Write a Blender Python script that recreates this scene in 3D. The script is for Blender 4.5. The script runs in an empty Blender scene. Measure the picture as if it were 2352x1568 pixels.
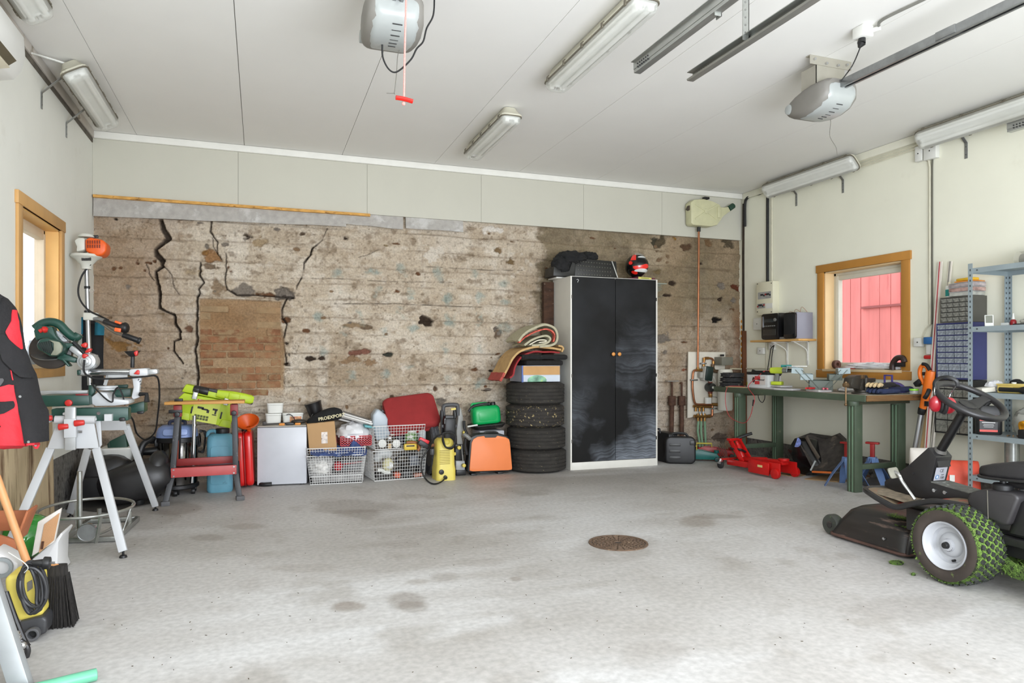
import bpy,bmesh,math,random
import numpy as np
from mathutils import Vector,Matrix,Euler,noise
sc=bpy.context.scene
COL=sc.collection
random.seed(7)
rng=np.random.RandomState(11)
# ---------------------------------------------------------------- camera
FPX,CX,CY,CAMH,YAW=1598.0,1176.0,825.0,1.15,math.radians(19.9)
cam=bpy.data.cameras.new('camera')
cam.sensor_width=36.0
cam.lens=FPX/2352*36.0
cam.shift_y=(CY-784.0)/2352
cam.clip_start=0.02
camo=bpy.data.objects.new('camera',cam)
COL.objects.link(camo)
camo.location=(0,0,CAMH)
camo.rotation_euler=(math.pi/2,0,-YAW)
sc.camera=camo
# ---------------------------------------------------------------- light
XL,XR,YB,YF,H=-1.397,5.56,7.1,-1.1,3.17
world=bpy.data.worlds.new('overcast_sky')
sc.world=world
world.use_nodes=True
bgn=world.node_tree.nodes['Background']
bgn.inputs['Color'].default_value=(0.93,0.97,1.0,1)
bgn.inputs['Strength'].default_value=2.3
def area(name,loc,rot,sx,sy,power,col=(1,1,1)):
    l=bpy.data.lights.new(name,'AREA')
    l.shape='RECTANGLE';l.size=sx;l.size_y=sy;l.energy=power;l.color=col
    o=bpy.data.objects.new(name,l);COL.objects.link(o)
    o.location=loc;o.rotation_euler=rot
    return o
# daylight entering through the two open garage doors behind the camera
area('daylight_door_a',(0.4,YF-0.15,1.35),(math.radians(92),0,0),2.9,2.4,74,(.91,.957,1.03))
area('daylight_door_b',(3.6,YF-0.15,1.35),(math.radians(92),0,0),2.9,2.4,74,(.91,.957,1.03))
# added fill lamp behind the camera, aimed up-forward to brighten ceiling and walls
area('added_fill',(1.8,-.5,1.2),(math.radians(132),0,0),2.6,1.4,185,(.905,.953,1.035))
sc.view_settings.view_transform='Standard'
sc.view_settings.look='None'
sc.view_settings.exposure=0.20
sc.view_settings.gamma=1.0
sc.view_settings.use_curve_mapping=False
sc.cycles.use_denoising=True
sc.cycles.max_bounces=10
sc.cycles.diffuse_bounces=6
sc.cycles.sample_clamp_indirect=6.0
# ---------------------------------------------------------------- where a measured sight line meets a plane of the room
_F=(math.sin(YAW),math.cos(YAW));_R=(math.cos(YAW),-math.sin(YAW))
def _ray(u,v):
    a=(u-CX)/FPX
    return (_F[0]+a*_R[0],_F[1]+a*_R[1],(CY-v)/FPX)
def pz(u,v,z=0.0):
    r=_ray(u,v);s=(z-CAMH)/r[2];return Vector((r[0]*s,r[1]*s,z))
def py(u,v,y):
    r=_ray(u,v);s=y/r[1];return Vector((r[0]*s,y,CAMH+r[2]*s))
def px(u,v,x):
    r=_ray(u,v);s=x/r[0];return Vector((x,r[1]*s,CAMH+r[2]*s))
# ---------------------------------------------------------------- materials
def lin(c):
    return tuple(((x/255)/12.92 if x/255<=.04045 else ((x/255+.055)/1.055)**2.4) for x in c[:3])
_mats={}
def M(key,rgb=(128,128,128),rough=.5,metal=0.,var=.1,vs=9.,bump=0.,bs=70.,spec=.5,dirt=None,trans=0.,alpha=1.,attr=None,coat=0.,stretch=None):
    if key in _mats:return _mats[key]
    m=bpy.data.materials.new(key);m.use_nodes=True
    nt=m.node_tree;N=nt.nodes;L=nt.links
    b=N['Principled BSDF']
    b.inputs['Roughness'].default_value=rough
    b.inputs['Metallic'].default_value=metal
    b.inputs['Specular IOR Level'].default_value=spec
    b.inputs['Transmission Weight'].default_value=trans
    b.inputs['Alpha'].default_value=alpha
    b.inputs['Coat Weight'].default_value=coat
    tc=N.new('ShaderNodeTexCoord')
    src=tc.outputs['Object']
    if stretch:
        mp=N.new('ShaderNodeMapping');mp.inputs['Scale'].default_value=stretch
        L.new(src,mp.inputs['Vector']);src=mp.outputs['Vector']
    c=lin(rgb)
    n1=N.new('ShaderNodeTexNoise');n1.inputs['Scale'].default_value=vs;n1.inputs['Detail'].default_value=5
    L.new(src,n1.inputs['Vector'])
    mx=N.new('ShaderNodeMix');mx.data_type='RGBA'
    if attr:
        at=N.new('ShaderNodeAttribute');at.attribute_name=attr
        mul=N.new('ShaderNodeMapRange');mul.inputs['From Min'].default_value=.3;mul.inputs['From Max'].default_value=.7
        mul.inputs['To Min'].default_value=1-var;mul.inputs['To Max'].default_value=1+var
        L.new(n1.outputs['Fac'],mul.inputs['Value'])
        vm=N.new('ShaderNodeVectorMath');vm.operation='SCALE'
        L.new(at.outputs['Color'],vm.inputs[0]);L.new(mul.outputs['Result'],vm.inputs['Scale'])
        out=vm.outputs['Vector']
    else:
        mx.inputs[6].default_value=tuple(max(0,x*(1-var)) for x in c)+(1,)
        mx.inputs[7].default_value=tuple(min(1,x*(1+var)) for x in c)+(1,)
        mr=N.new('ShaderNodeMapRange');mr.inputs['From Min'].default_value=.3;mr.inputs['From Max'].default_value=.7
        L.new(n1.outputs['Fac'],mr.inputs['Value']);L.new(mr.outputs['Result'],mx.inputs[0])
        out=mx.outputs[2]
    if dirt:
        dc,dth,dsc=dirt[:3]
        n2=N.new('ShaderNodeTexNoise');n2.inputs['Scale'].default_value=dsc;n2.inputs['Detail'].default_value=8;n2.inputs['Roughness'].default_value=.65
        L.new(src,n2.inputs['Vector'])
        r2=N.new('ShaderNodeMapRange');r2.inputs['From Min'].default_value=dth;r2.inputs['From Max'].default_value=dth+(dirt[3] if len(dirt)>3 else .08)
        L.new(n2.outputs['Fac'],r2.inputs['Value'])
        m2=N.new('ShaderNodeMix');m2.data_type='RGBA'
        L.new(r2.outputs['Result'],m2.inputs[0]);L.new(out,m2.inputs[6]);m2.inputs[7].default_value=lin(dc)+(1,)
        out=m2.outputs[2]
    L.new(out,b.inputs['Base Color'])
    if bump:
        n3=N.new('ShaderNodeTexNoise');n3.inputs['Scale'].default_value=bs;n3.inputs['Detail'].default_value=4
        L.new(src,n3.inputs['Vector'])
        bp=N.new('ShaderNodeBump');bp.inputs['Strength'].default_value=bump;bp.inputs['Distance'].default_value=.01
        L.new(n3.outputs['Fac'],bp.inputs['Height']);L.new(bp.outputs['Normal'],b.inputs['Normal'])
    _mats[key]=m
    return m
# ---------------------------------------------------------------- mesh builder
def R3(rx=0,ry=0,rz=0):
    return Euler((math.radians(rx),math.radians(ry),math.radians(rz))).to_matrix().to_4x4()
def T3(x,y=0,z=0):
    return Matrix.Translation(Vector(x) if hasattr(x,'__len__') else Vector((x,y,z)))
def frame(o,xd,yd=None,zd=None):
    """matrix with origin o, local x along xd and local y near yd"""
    x=Vector(xd).normalized()
    if yd is None:yd=(0,0,1) if abs(x.z)<.9 else (0,1,0)
    z=x.cross(Vector(yd)).normalized();y=z.cross(x)
    m=Matrix.Identity(4)
    for i in range(3):
        m[i][0],m[i][1],m[i][2],m[i][3]=x[i],y[i],z[i],o[i]
    return m
class MB:
    def __init__(s,M=None):s.v=[];s.f=[];s.M=M or Matrix.Identity(4)
    def add(s,vs,fs,m=None):
        k=len(s.v);t=s.M@m if m is not None else s.M
        s.v+=[t@Vector(p) for p in vs];s.f+=[tuple(i+k for i in q) for q in fs];return s
    def box(s,c,d,r=None):
        m=T3(c)@(R3(*r) if isinstance(r,tuple) else r if r is not None else Matrix.Identity(4))
        x,y,z=d[0]/2,d[1]/2,d[2]/2
        return s.add([(-x,-y,-z),(x,-y,-z),(x,y,-z),(-x,y,-z),(-x,-y,z),(x,-y,z),(x,y,z),(-x,y,z)],
                     [(0,3,2,1),(4,5,6,7),(0,1,5,4),(1,2,6,5),(2,3,7,6),(3,0,4,7)],m)
    def b2(s,a,b):
        return s.box([(a[i]+b[i])/2 for i in range(3)],[abs(b[i]-a[i]) for i in range(3)])
    def bar(s,p,q,w,h,up=(0,0,1)):
        p,q=Vector(p),Vector(q);d=q-p
        if abs(d.normalized().dot(Vector(up).normalized()))>.98:up=(0,1,0)
        m=frame((p+q)/2,d,up)
        return s.add(*_box(d.length,h,w),m)
    def cyl(s,p,q,r,r2=None,n=14,cap=True):
        return s.tube([p,q],[r,r if r2 is None else r2],n,cap=cap)
    def tube(s,pts,r,n=8,closed=False,cap=True,flat=1.0,up=None):
        P=[Vector(p) for p in pts];k=len(P);rs=r if hasattr(r,'__len__') else [r]*k
        t=[]
        for i in range(k):
            a=P[(i-1)%k] if (closed or i>0) else P[i];b=P[(i+1)%k] if (closed or i<k-1) else P[i]
            d=b-a
            t.append(d.normalized() if d.length>1e-9 else Vector((0,0,1)))
        u=Vector(up) if up else (Vector((0,0,1)) if abs(t[0].z)<.9 else Vector((1,0,0)))
        u=(u-t[0]*u.dot(t[0])).normalized();vs=[];fs=[]
        for i in range(k):
            u=(u-t[i]*u.dot(t[i]))
            u=u.normalized() if u.length>1e-6 else t[i].orthogonal().normalized()
            w=t[i].cross(u)
            for j in range(n):
                a=2*math.pi*j/n
                vs.append(P[i]+(u*math.cos(a)*flat+w*math.sin(a))*rs[i])
        for i in range(k if closed else k-1):
            for j in range(n):
                a,b=i*n+j,i*n+(j+1)%n;i2=(i+1)%k
                fs.append((a,b,i2*n+(j+1)%n,i2*n+j))
        if cap and not closed:
            fs.append(tuple(range(n-1,-1,-1)));fs.append(tuple(range((k-1)*n,k*n)))
        return s.add(vs,fs)
    def lathe(s,prof,m=None,n=24,arc=None):
        """profile of (r, z) turned about local z"""
        k=len(prof);vs=[];fs=[];full=arc is None;cnt=n if full else n+1
        for i in range(cnt):
            a=(2*math.pi if full else arc)*i/n
            for r,z in prof:vs.append((r*math.cos(a),r*math.sin(a),z))
        for i in range(n):
            for j in range(k-1):
                a=i*k+j;b=((i+1)%cnt)*k+j
                fs.append((a,b,b+1,a+1))
        if full:
            if prof[0][0]>1e-6:fs.append(tuple(i*k for i in range(n-1,-1,-1)))
            if prof[-1][0]>1e-6:fs.append(tuple(i*k+k-1 for i in range(n)))
        return s.add(vs,fs,m)
    def ring(s,prof,m=None,n=24):
        """closed profile turned about local z (torus-like body)"""
        k=len(prof);vs=[];fs=[]
        for i in range(n):
            a=2*math.pi*i/n
            for r,z in prof:vs.append((r*math.cos(a),r*math.sin(a),z))
        for i in range(n):
            for j in range(k):
                fs.append((i*k+j,((i+1)%n)*k+j,((i+1)%n)*k+(j+1)%k,i*k+(j+1)%k))
        return s.add(vs,fs,m)
    def prism(s,poly,d,m=None,z0=0.):
        n=len(poly)
        A=sum(poly[i][0]*poly[(i+1)%n][1]-poly[(i+1)%n][0]*poly[i][1] for i in range(n))
        if A<0:poly=poly[::-1]
        vs=[(p[0],p[1],z0) for p in poly]+[(p[0],p[1],z0+d) for p in poly]
        fs=[tuple(range(n-1,-1,-1)),tuple(range(n,2*n))]+[(i,(i+1)%n,n+(i+1)%n,n+i) for i in range(n)]
        return s.add(vs,fs,m)
    def loft(s,rings,m=None,cap=True,closed=True):
        n=len(rings[0]);vs=[p for r in rings for p in r];fs=[]
        for i in range(len(rings)-1):
            for j in range(n if closed else n-1):
                fs.append((i*n+j,i*n+(j+1)%n,(i+1)*n+(j+1)%n,(i+1)*n+j))
        if cap and closed:
            fs.append(tuple(range(n-1,-1,-1)));fs.append(tuple(range((len(rings)-1)*n,len(rings)*n)))
        return s.add(vs,fs,m)
    def ball(s,c,r,m=None,n=14,k=8):
        r=r if hasattr(r,'__len__') else (r,r,r)
        vs=[];fs=[]
        for i in range(1,k):
            t=math.pi*i/k
            for j in range(n):
                a=2*math.pi*j/n
                vs.append((r[0]*math.sin(t)*math.cos(a),r[1]*math.sin(t)*math.sin(a),-r[2]*math.cos(t)))
        b=len(vs);vs+=[(0,0,-r[2]),(0,0,r[2])]
        for i in range(k-2):
            for j in range(n):fs.append((i*n+j,i*n+(j+1)%n,(i+1)*n+(j+1)%n,(i+1)*n+j))
        for j in range(n):
            fs.append((b,(j+1)%n,j));fs.append((b+1,(k-2)*n+j,(k-2)*n+(j+1)%n))
        return s.add(vs,fs,T3(c)@m if m is not None else T3(c))
    def surf(s,fn,nu,nv,m=None,cu=False):
        vs=[fn(i/(nu-(0 if cu else 1)),j/(nv-1)) for i in range(nu) for j in range(nv)]
        fs=[]
        for i in range(nu if cu else nu-1):
            for j in range(nv-1):
                a,b=i*nv+j,((i+1)%nu)*nv+j
                fs.append((a,b,b+1,a+1))
        return s.add(vs,fs,m)
    def slab(s,fn,nu,nv,th,m=None):
        """sheet with thickness: fn(u, v) -> point, th along the computed normal"""
        P=[[Vector(fn(i/(nu-1),j/(nv-1))) for j in range(nv)] for i in range(nu)]
        vs=[];top=[]
        for i in range(nu):
            for j in range(nv):
                du=P[min(i+1,nu-1)][j]-P[max(i-1,0)][j];dv=P[i][min(j+1,nv-1)]-P[i][max(j-1,0)]
                nn=du.cross(dv);nn=nn.normalized() if nn.length>1e-9 else Vector((0,0,1))
                top.append(P[i][j]+nn*th)
        bot=[P[i][j] for i in range(nu) for j in range(nv)]
        k=nu*nv;fs=[]
        for i in range(nu-1):
            for j in range(nv-1):
                a,b=i*nv+j,(i+1)*nv+j
                fs.append((k+a,k+b,k+b+1,k+a+1));fs.append((a,a+1,b+1,b))
        for i in range(nu-1):
            a,b=i*nv,(i+1)*nv;fs.append((a,b,k+b,k+a))
            a,b=i*nv+nv-1,(i+1)*nv+nv-1;fs.append((b,a,k+a,k+b))
        for j in range(nv-1):
            fs.append((j+1,j,k+j,k+j+1));a=(nu-1)*nv+j;fs.append((a,a+1,k+a+1,k+a))
        return s.add(bot+top,fs,m)
def _box(a,b,c):
    x,y,z=a/2,b/2,c/2
    return ([(-x,-y,-z),(x,-y,-z),(x,y,-z),(-x,y,-z),(-x,-y,z),(x,-y,z),(x,y,z),(-x,y,z)],
            [(0,3,2,1),(4,5,6,7),(0,1,5,4),(1,2,6,5),(2,3,7,6),(3,0,4,7)])
def rrect(w,h,r,n=4,cx=0.,cy=0.):
    """rounded rectangle outline"""
    out=[];r=min(r,w/2-1e-4,h/2-1e-4)
    for qx,qy,a0 in ((1,1,0),(-1,1,90),(-1,-1,180),(1,-1,270)):
        for i in range(n+1):
            a=math.radians(a0+90*i/n)
            out.append((cx+qx*(w/2-r)+r*math.cos(a),cy+qy*(h/2-r)+r*math.sin(a)))
    return out
def spline(pts,n=8,closed=False):
    P=[Vector(p) for p in pts];k=len(P);out=[]
    for i in range(k if closed else k-1):
        g=(lambda j:P[j%k]) if closed else (lambda j:P[max(0,min(k-1,j))])
        a,b,c,d=g(i-1),g(i),g(i+1),g(i+2)
        for t in range(n):
            t /= n
            out.append(.5*((2*b)+(c-a)*t+(2*a-5*b+4*c-d)*t*t+(3*b-a-3*c+d)*t**3))
    if not closed:out.append(P[-1].copy())
    return out
# ---------------------------------------------------------------- object makers
def thing(name,label,cat,loc=(0,0,0),rotz=0.,group=None):
    o=bpy.data.objects.new(name,None);COL.objects.link(o)
    o.empty_display_size=.05
    o.location=loc;o.rotation_euler=(0,0,math.radians(rotz))
    o['label']=label;o['category']=cat
    if group:o['group']=group
    return o
def wmat(o):
    m=Matrix.LocRotScale(o.location,o.rotation_euler,o.scale)
    return wmat(o.parent)@m if o.parent else m
def obj(name,mb,mat,parent=None,world=False,bev=0.,seg=2,ang=35,smooth=True,mirror=None):
    me=bpy.data.meshes.new(name)
    vs=mb.v
    if world and parent is not None:
        inv=wmat(parent).inverted();vs=[inv@v for v in vs]
    me.from_pydata([tuple(v) for v in vs],[],mb.f)
    bm=bmesh.new();bm.from_mesh(me)
    bmesh.ops.recalc_face_normals(bm,faces=bm.faces)
    if bev:
        es=[e for e in bm.edges if len(e.link_faces)==2 and e.calc_face_angle(0)>math.radians(ang)]
        bmesh.ops.bevel(bm,geom=es,offset=bev,segments=seg,affect='EDGES',profile=.5,clamp_overlap=True)
    bm.to_mesh(me);bm.free()
    if smooth:
        me.polygons.foreach_set('use_smooth',[True]*len(me.polygons))
        me.set_sharp_from_angle(angle=math.radians(ang))
    me.materials.append(mat)
    o=bpy.data.objects.new(name,me);COL.objects.link(o)
    if parent is not None:o.parent=parent
    return o
def solo(name,label,cat,mb,mat,group=None,loc=None,**k):
    """a thing that is one mesh; origin moved to its base"""
    if loc is None:
        xs=[v.x for v in mb.v];ys=[v.y for v in mb.v];zs=[v.z for v in mb.v]
        loc=Vector(((min(xs)+max(xs))/2,(min(ys)+max(ys))/2,min(zs)))
    mb.v=[v-Vector(loc) for v in mb.v]
    o=obj(name,mb,mat,**k);o.location=loc
    o['label']=label;o['category']=cat
    if group:o['group']=group
    return o
def struct(name,mb,mat,parent=None,**k):
    o=obj(name,mb,mat,parent,**k)
    if parent is None:o['kind']='structure'
    return o
def dup(root,loc=None,rotz=None,label=None):
    r=root.copy();COL.objects.link(r)
    if loc is not None:r.location=loc
    if rotz is not None:r.rotation_euler=(0,0,math.radians(rotz))
    if label:r['label']=label
    for ch in root.children:
        c=ch.copy();COL.objects.link(c);c.parent=r
        for g in ch.children:
            d=g.copy();COL.objects.link(d);d.parent=c
    return r
def piece(o,parent,loc=None,rot=None):
    """another copy of a part, sharing its mesh"""
    c=o.copy();COL.objects.link(c);c.parent=parent
    if loc is not None:c.location=loc
    if rot is not None:c.rotation_euler=rot
    return c
def text(s,size,m,mat,parent,name='lettering',world=True,bold=0.,ext=.0004,ax='CENTER'):
    cu=bpy.data.curves.new(name,'FONT');cu.body=s;cu.size=size
    cu.align_x=ax;cu.align_y='CENTER';cu.extrude=ext;cu.offset=bold;cu.resolution_u=2
    t=bpy.data.objects.new(name,cu)
    me=t.to_mesh();me2=me.copy();t.to_mesh_clear();bpy.data.objects.remove(t)
    me2.name=name;me2.materials.clear();me2.materials.append(mat)
    if world:m=wmat(parent).inverted()@m
    me2.transform(m)
    o=bpy.data.objects.new(name,me2);COL.objects.link(o);o.parent=parent
    return o
def up_frame(o,right,up):
    """matrix for flat things: local x = right, local y = up, local z = towards the viewer"""
    return frame(o,right,up)
# shared materials
white_paint=M('white_paint',(226,225,218),.6,var=.03)
black_plastic=M('black_plastic',(26,26,27),.45,var=.25,vs=14)
grey_steel=M('grey_steel',(150,152,152),.38,metal=.85,var=.12,vs=20)
chrome=M('chrome',(205,206,208),.16,metal=1.,var=.04)
brass=M('brass',(150,112,62),.35,metal=.8,var=.25,vs=40)
copper=M('copper',(160,106,74),.33,metal=.75,var=.15,vs=12)
rubber=M('rubber',(24,23,22),.8,var=.3,vs=20,bump=.15)
red_paint=M('red_paint',(196,22,20),.35,var=.12,dirt=((120,20,18),.62,14))
cable_black=M('cable_black',(20,20,21),.5,var=.2)
white_plastic=M('white_plastic',(216,216,210),.45,var=.04)
clear_plastic=M('clear_plastic',(205,208,205),.2,var=.05,alpha=.45)
# ================================================================ the room
def fbm(nx,ny,cx,cy,octs,seed):
    r=np.random.RandomState(seed);out=np.zeros((nx,ny));amp=1.;tot=0.
    for o in range(octs):
        gx,gy=max(cx/2**o,1.),max(cy/2**o,1.)
        a,b=int(nx/gx)+3,int(ny/gy)+3
        g=r.rand(a,b)
        xs=np.arange(nx)/gx;ys=np.arange(ny)/gy
        xi=xs.astype(int);yi=ys.astype(int);fx=xs-xi;fy=ys-yi
        fx=(fx*fx*(3-2*fx))[:,None];fy=(fy*fy*(3-2*fy))[None,:]
        v=(g[np.ix_(xi,yi)]*(1-fx)*(1-fy)+g[np.ix_(xi+1,yi)]*fx*(1-fy)+g[np.ix_(xi,yi+1)]*(1-fx)*fy+g[np.ix_(xi+1,yi+1)]*fx*fy)
        out+=v*amp;tot+=amp;amp*=.55
    return out/tot
def sheet(name,pts,nx,ny,cols,mat,parent=None,smooth=True):
    me=bpy.data.meshes.new(name)
    i,j=np.meshgrid(np.arange(nx-1),np.arange(ny-1),indexing='ij')
    a=(i*ny+j).ravel();f=np.stack([a,a+ny,a+ny+1,a+1],1)
    me.vertices.add(nx*ny);me.vertices.foreach_set('co',pts.reshape(-1).astype(np.float32))
    me.loops.add(f.size);me.loops.foreach_set('vertex_index',f.ravel().astype(np.int32))
    me.polygons.add(len(f));me.polygons.foreach_set('loop_start',(np.arange(len(f))*4).astype(np.int32))
    me.polygons.foreach_set('loop_total',np.full(len(f),4,np.int32))
    me.update(calc_edges=True)
    if smooth:me.polygons.foreach_set('use_smooth',np.ones(len(f),bool))
    ca=me.color_attributes.new('Col','FLOAT_COLOR','POINT')
    rgba=np.ones((nx*ny,4),np.float32);rgba[:,:3]=cols.reshape(-1,3)
    ca.data.foreach_set('color',rgba.ravel())
    me.materials.append(mat)
    o=bpy.data.objects.new(name,me);COL.objects.link(o)
    if parent is None:o['kind']='structure'
    else:o.parent=parent
    return o
def L3(c):return np.array(lin(c))
def mixc(c,col,w):return c+(L3(col)[None,None,:]-c)*w[...,None]
# ---- floor: concrete slab with stains
nx,ny=350,420
gx=np.linspace(XL-.05,XR+.05,nx);gy=np.linspace(YF-.3,YB+.1,ny)
X,Y=np.meshgrid(gx,gy,indexing='ij')
n1=fbm(nx,ny,60,60,5,1);n2=fbm(nx,ny,14,14,4,2);n3=fbm(nx,ny,90,22,5,3)
c=np.zeros((nx,ny,3))+L3((186,184,182))
c=mixc(c,(160,156,151),np.clip((n1-.42)*3.2,0,1)*.8)
c=mixc(c,(202,202,202),np.clip((n3-.52)*4,0,1)*.8)
c=mixc(c,(144,138,130),np.clip((n2-.63)*6,0,1)*.45)
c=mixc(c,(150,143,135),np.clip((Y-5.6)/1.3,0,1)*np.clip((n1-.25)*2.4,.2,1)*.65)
def blot(u,v,ru,rv,col,k,seed):
    global c
    p=pz(u,v);q=pz(u+ru,v);q2=pz(u,v+rv)
    a=Vector((q-p)[:2]);b=Vector((q2-p)[:2])
    det=a.x*b.y-a.y*b.x;dx=X-p.x;dy=Y-p.y
    s=(dx*b.y-dy*b.x)/det;t=(a.x*dy-a.y*dx)/det
    d=np.sqrt(s*s+t*t)+(n2-.5)*1.8
    c=mixc(c,col,np.clip((1.15-d)*2.5,0,1)*k)
for k,(u,v,ru,rv,kk) in enumerate([(795,1390,42,14,.55),(935,1375,50,18,.45),(920,1250,60,12,.2),(1020,1325,40,12,.35),(960,1335,30,7,.3),(950,1393,35,12,.4),(800,1165,90,16,.35),(830,1180,60,10,.4),(1595,1195,45,10,.4),(1650,1185,60,6,.35),(400,1165,50,12,.45),(330,1190,60,20,.3),(1185,1328,20,6,.4),(480,1235,30,7,.35),(1420,1250,90,30,.3),(1500,1500,60,30,.18),(700,1305,80,10,.18),(1900,1180,120,30,.2),(1100,1290,50,9,.2),(2050,1400,120,40,.25),(570,1210,40,6,.3)]):
    blot(u,v,ru,rv,(118,108,97) if k%4 else (112,96,78),kk,k)
pts=np.stack([X,Y,np.zeros_like(X)],-1)
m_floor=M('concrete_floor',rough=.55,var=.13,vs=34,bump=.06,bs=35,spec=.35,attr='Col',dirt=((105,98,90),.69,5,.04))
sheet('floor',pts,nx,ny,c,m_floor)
# ---- back wall: old board-cast concrete, cracked, patched
ZW=2.78
nx,ny=1000,400
gx=np.linspace(XL-.02,XR+.02,nx);gz=np.linspace(-.02,ZW,ny)
X,Z=np.meshgrid(gx,gz,indexing='ij')
def wp(u,v):p=py(u,v,YB);return p.x,p.z
fa=fbm(nx,ny,157.3,71.5,6,21);fb=fbm(nx,ny,42.9,14.3,5,22);fc=fbm(nx,ny,8.6,7.1,3,23);fd=fbm(nx,ny,25.7,85.8,5,24);fe=fbm(nx,ny,57.2,57.2,5,25);fg=fbm(nx,ny,14.3,11.4,4,27);fh=fbm(nx,ny,4.6,3.7,2,28);wv=fbm(nx,ny,85.8,42.9,4,26)
hgt=(fa-.5)*.06+(fb-.5)*.034+(fg-.5)*.022+(fc-.5)*.014+(fh-.5)*.006
c=np.zeros((nx,ny,3))+L3((184,171,151))
c=mixc(c,(206,197,181),np.clip((fb-.48)*4.5,0,1)*.7)
c=mixc(c,(152,134,110),np.clip((fa-.47)*4.5,0,1)*.75)
c=mixc(c,(134,116,94),np.clip((fc-.62)*5,0,1)*.5)
c=mixc(c,(212,205,192),np.clip((fd-.56)*6,0,1)*.4)
c=mixc(c,(112,94,72),np.clip((fg-.64)*7,0,1)*.6);c=mixc(c,(214,207,194),np.clip((.36-fg)*6,0,1)*.5);pit=np.clip((fh-.74)*9,0,1);hgt-=pit*.012;c=mixc(c,(88,72,55),pit*.4)
# left end browner, foot paler, right bay dark and mossy
xl,_=wp(470,700);c=mixc(c,(150,126,101),np.clip((xl-X)/.5,0,1)*np.clip(.9-(fe-.3)*1.2,.2,.8))
c=mixc(c,(198,188,176),np.clip((.75-Z)/.6+(fe-.5)*2,0,1)*.55)
xr,_=wp(1235,600);xr2,zr2=wp(1235,720)
edge=X+(fb-.5)*.35+np.clip((Z-1.75),-1,1)*-.05
darkm=np.clip((edge-xr+.02)*14,0,1)*np.clip((Z-zr2+.25)*3+(fe-.5)*2,0,1)
c=mixc(c,(126,113,88),darkm*.85)
c=mixc(c,(104,92,74),darkm*np.clip((fb-.5)*5,0,1)*.6)
c=mixc(c,(178,163,138),darkm*np.clip((fe-.55)*7,0,1)*.6)
hgt-=darkm*.02
xq,_=wp(1515,700);rb=np.clip((X-xq)*6,0,1)
c=mixc(c,(150,130,104),rb*np.clip((fe-.3)*2.2,0,1)*.75)
xq,_=wp(1660,700);c=mixc(c,(142,98,66),np.clip((X-xq+(fe-.5)*.5)*5,0,1)*np.clip((1.95-Z)*2,0,1)*.7)
# board marks
for k in range(1,15):
    z0=.02+k*.172+random.uniform(-.02,.02)
    d=np.abs(Z-z0-(wv-.5)*.07)
    g=np.clip(1-d/.011,0,1)*np.clip((fd-.36)*5,0,1)
    hgt-=g*.014;c=mixc(c,(120,103,82),g*.5)
    hgt+=np.where(Z>z0,1,-1)*np.clip(1-d/.08,0,1)*.006*(1 if k%2 else-1)
# hairline crazing
crz=np.abs(fbm(nx,ny,48,34,5,31)-.5);g=np.clip(1-crz/.008,0,1)*np.clip((fe-.42)*6,0,1)
hgt-=g*.012;c=mixc(c,(112,95,74),g*.55)
def chip(u,v,ru,rv,col,depth,soft=3.,k=1.):
    global c,hgt
    x,z=wp(u,v);sx=abs(wp(u+ru,v)[0]-x);sz=abs(wp(u,v+rv)[1]-z)
    rot=math.sin(u*12.9)*.25;xx,zz_=(X-x)+(Z-z)*rot,(Z-z)-(X-x)*rot*.4
    d=np.sqrt((xx/sx)**2+(zz_/sz)**2)+(fb-.5)*2.6+(fc-.5)*2.0+(fg-.5)*1.6
    w=np.clip((.95-d)*soft,0,1)
    hgt-=w*depth
    if col is not None:c=mixc(c,col,w*k)
a6=lambda x,y:(200+x/3.137,440+y/3.137)
a7=lambda x,y:(640+x/3.267,480+y/3.267)
a2=lambda x,y:(1490+x/2.374,440+y/2.374)
DK,BR,GS,OC,TN=(58,47,38),(104,74,52),(122,114,104),(142,108,66),(160,142,114)
for x,y,rx,ry,col,dp in [(1165,325,40,34,DK,.05),(205,195,18,9,DK,.03),(365,490,20,30,BR,.03),(430,512,45,14,BR,.03),(485,500,20,20,BR,.03),(290,685,22,18,GS,.01),(190,550,22,18,BR,.015),(240,548,12,10,BR,.01),(900,470,65,34,(146,112,78),.03),(845,437,20,14,OC,.01),(910,690,90,62,(140,122,100),.012),(900,540,90,22,(120,104,86),.02),(1130,712,85,42,GS,.01),(1290,742,75,16,BR,.02),(1450,735,42,34,GS,.02),(1380,715,25,20,GS,.01),(1430,918,26,18,BR,.025),(740,1002,34,30,(112,84,66),.02),(1440,1092,28,10,DK,.03),(210,1095,105,40,OC,.01),(520,1195,32,14,DK,.02),(575,1172,20,10,DK,.015),(1540,310,65,18,(110,94,74),.02),(1000,377,34,16,GS,.01),(1235,370,60,40,TN,.02),(685,1345,20,12,GS,.01),(540,880,34,12,(112,94,64),.01),(770,590,60,45,(166,150,124),.008),(1020,545,22,28,BR,.015),(1430,1240,40,14,DK,.02),(1600,1200,40,18,GS,.015),(1400,1600,40,20,GS,.01)]:
    chip(*a6(x,y),rx/3.137,ry/3.137,col,dp)
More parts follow.
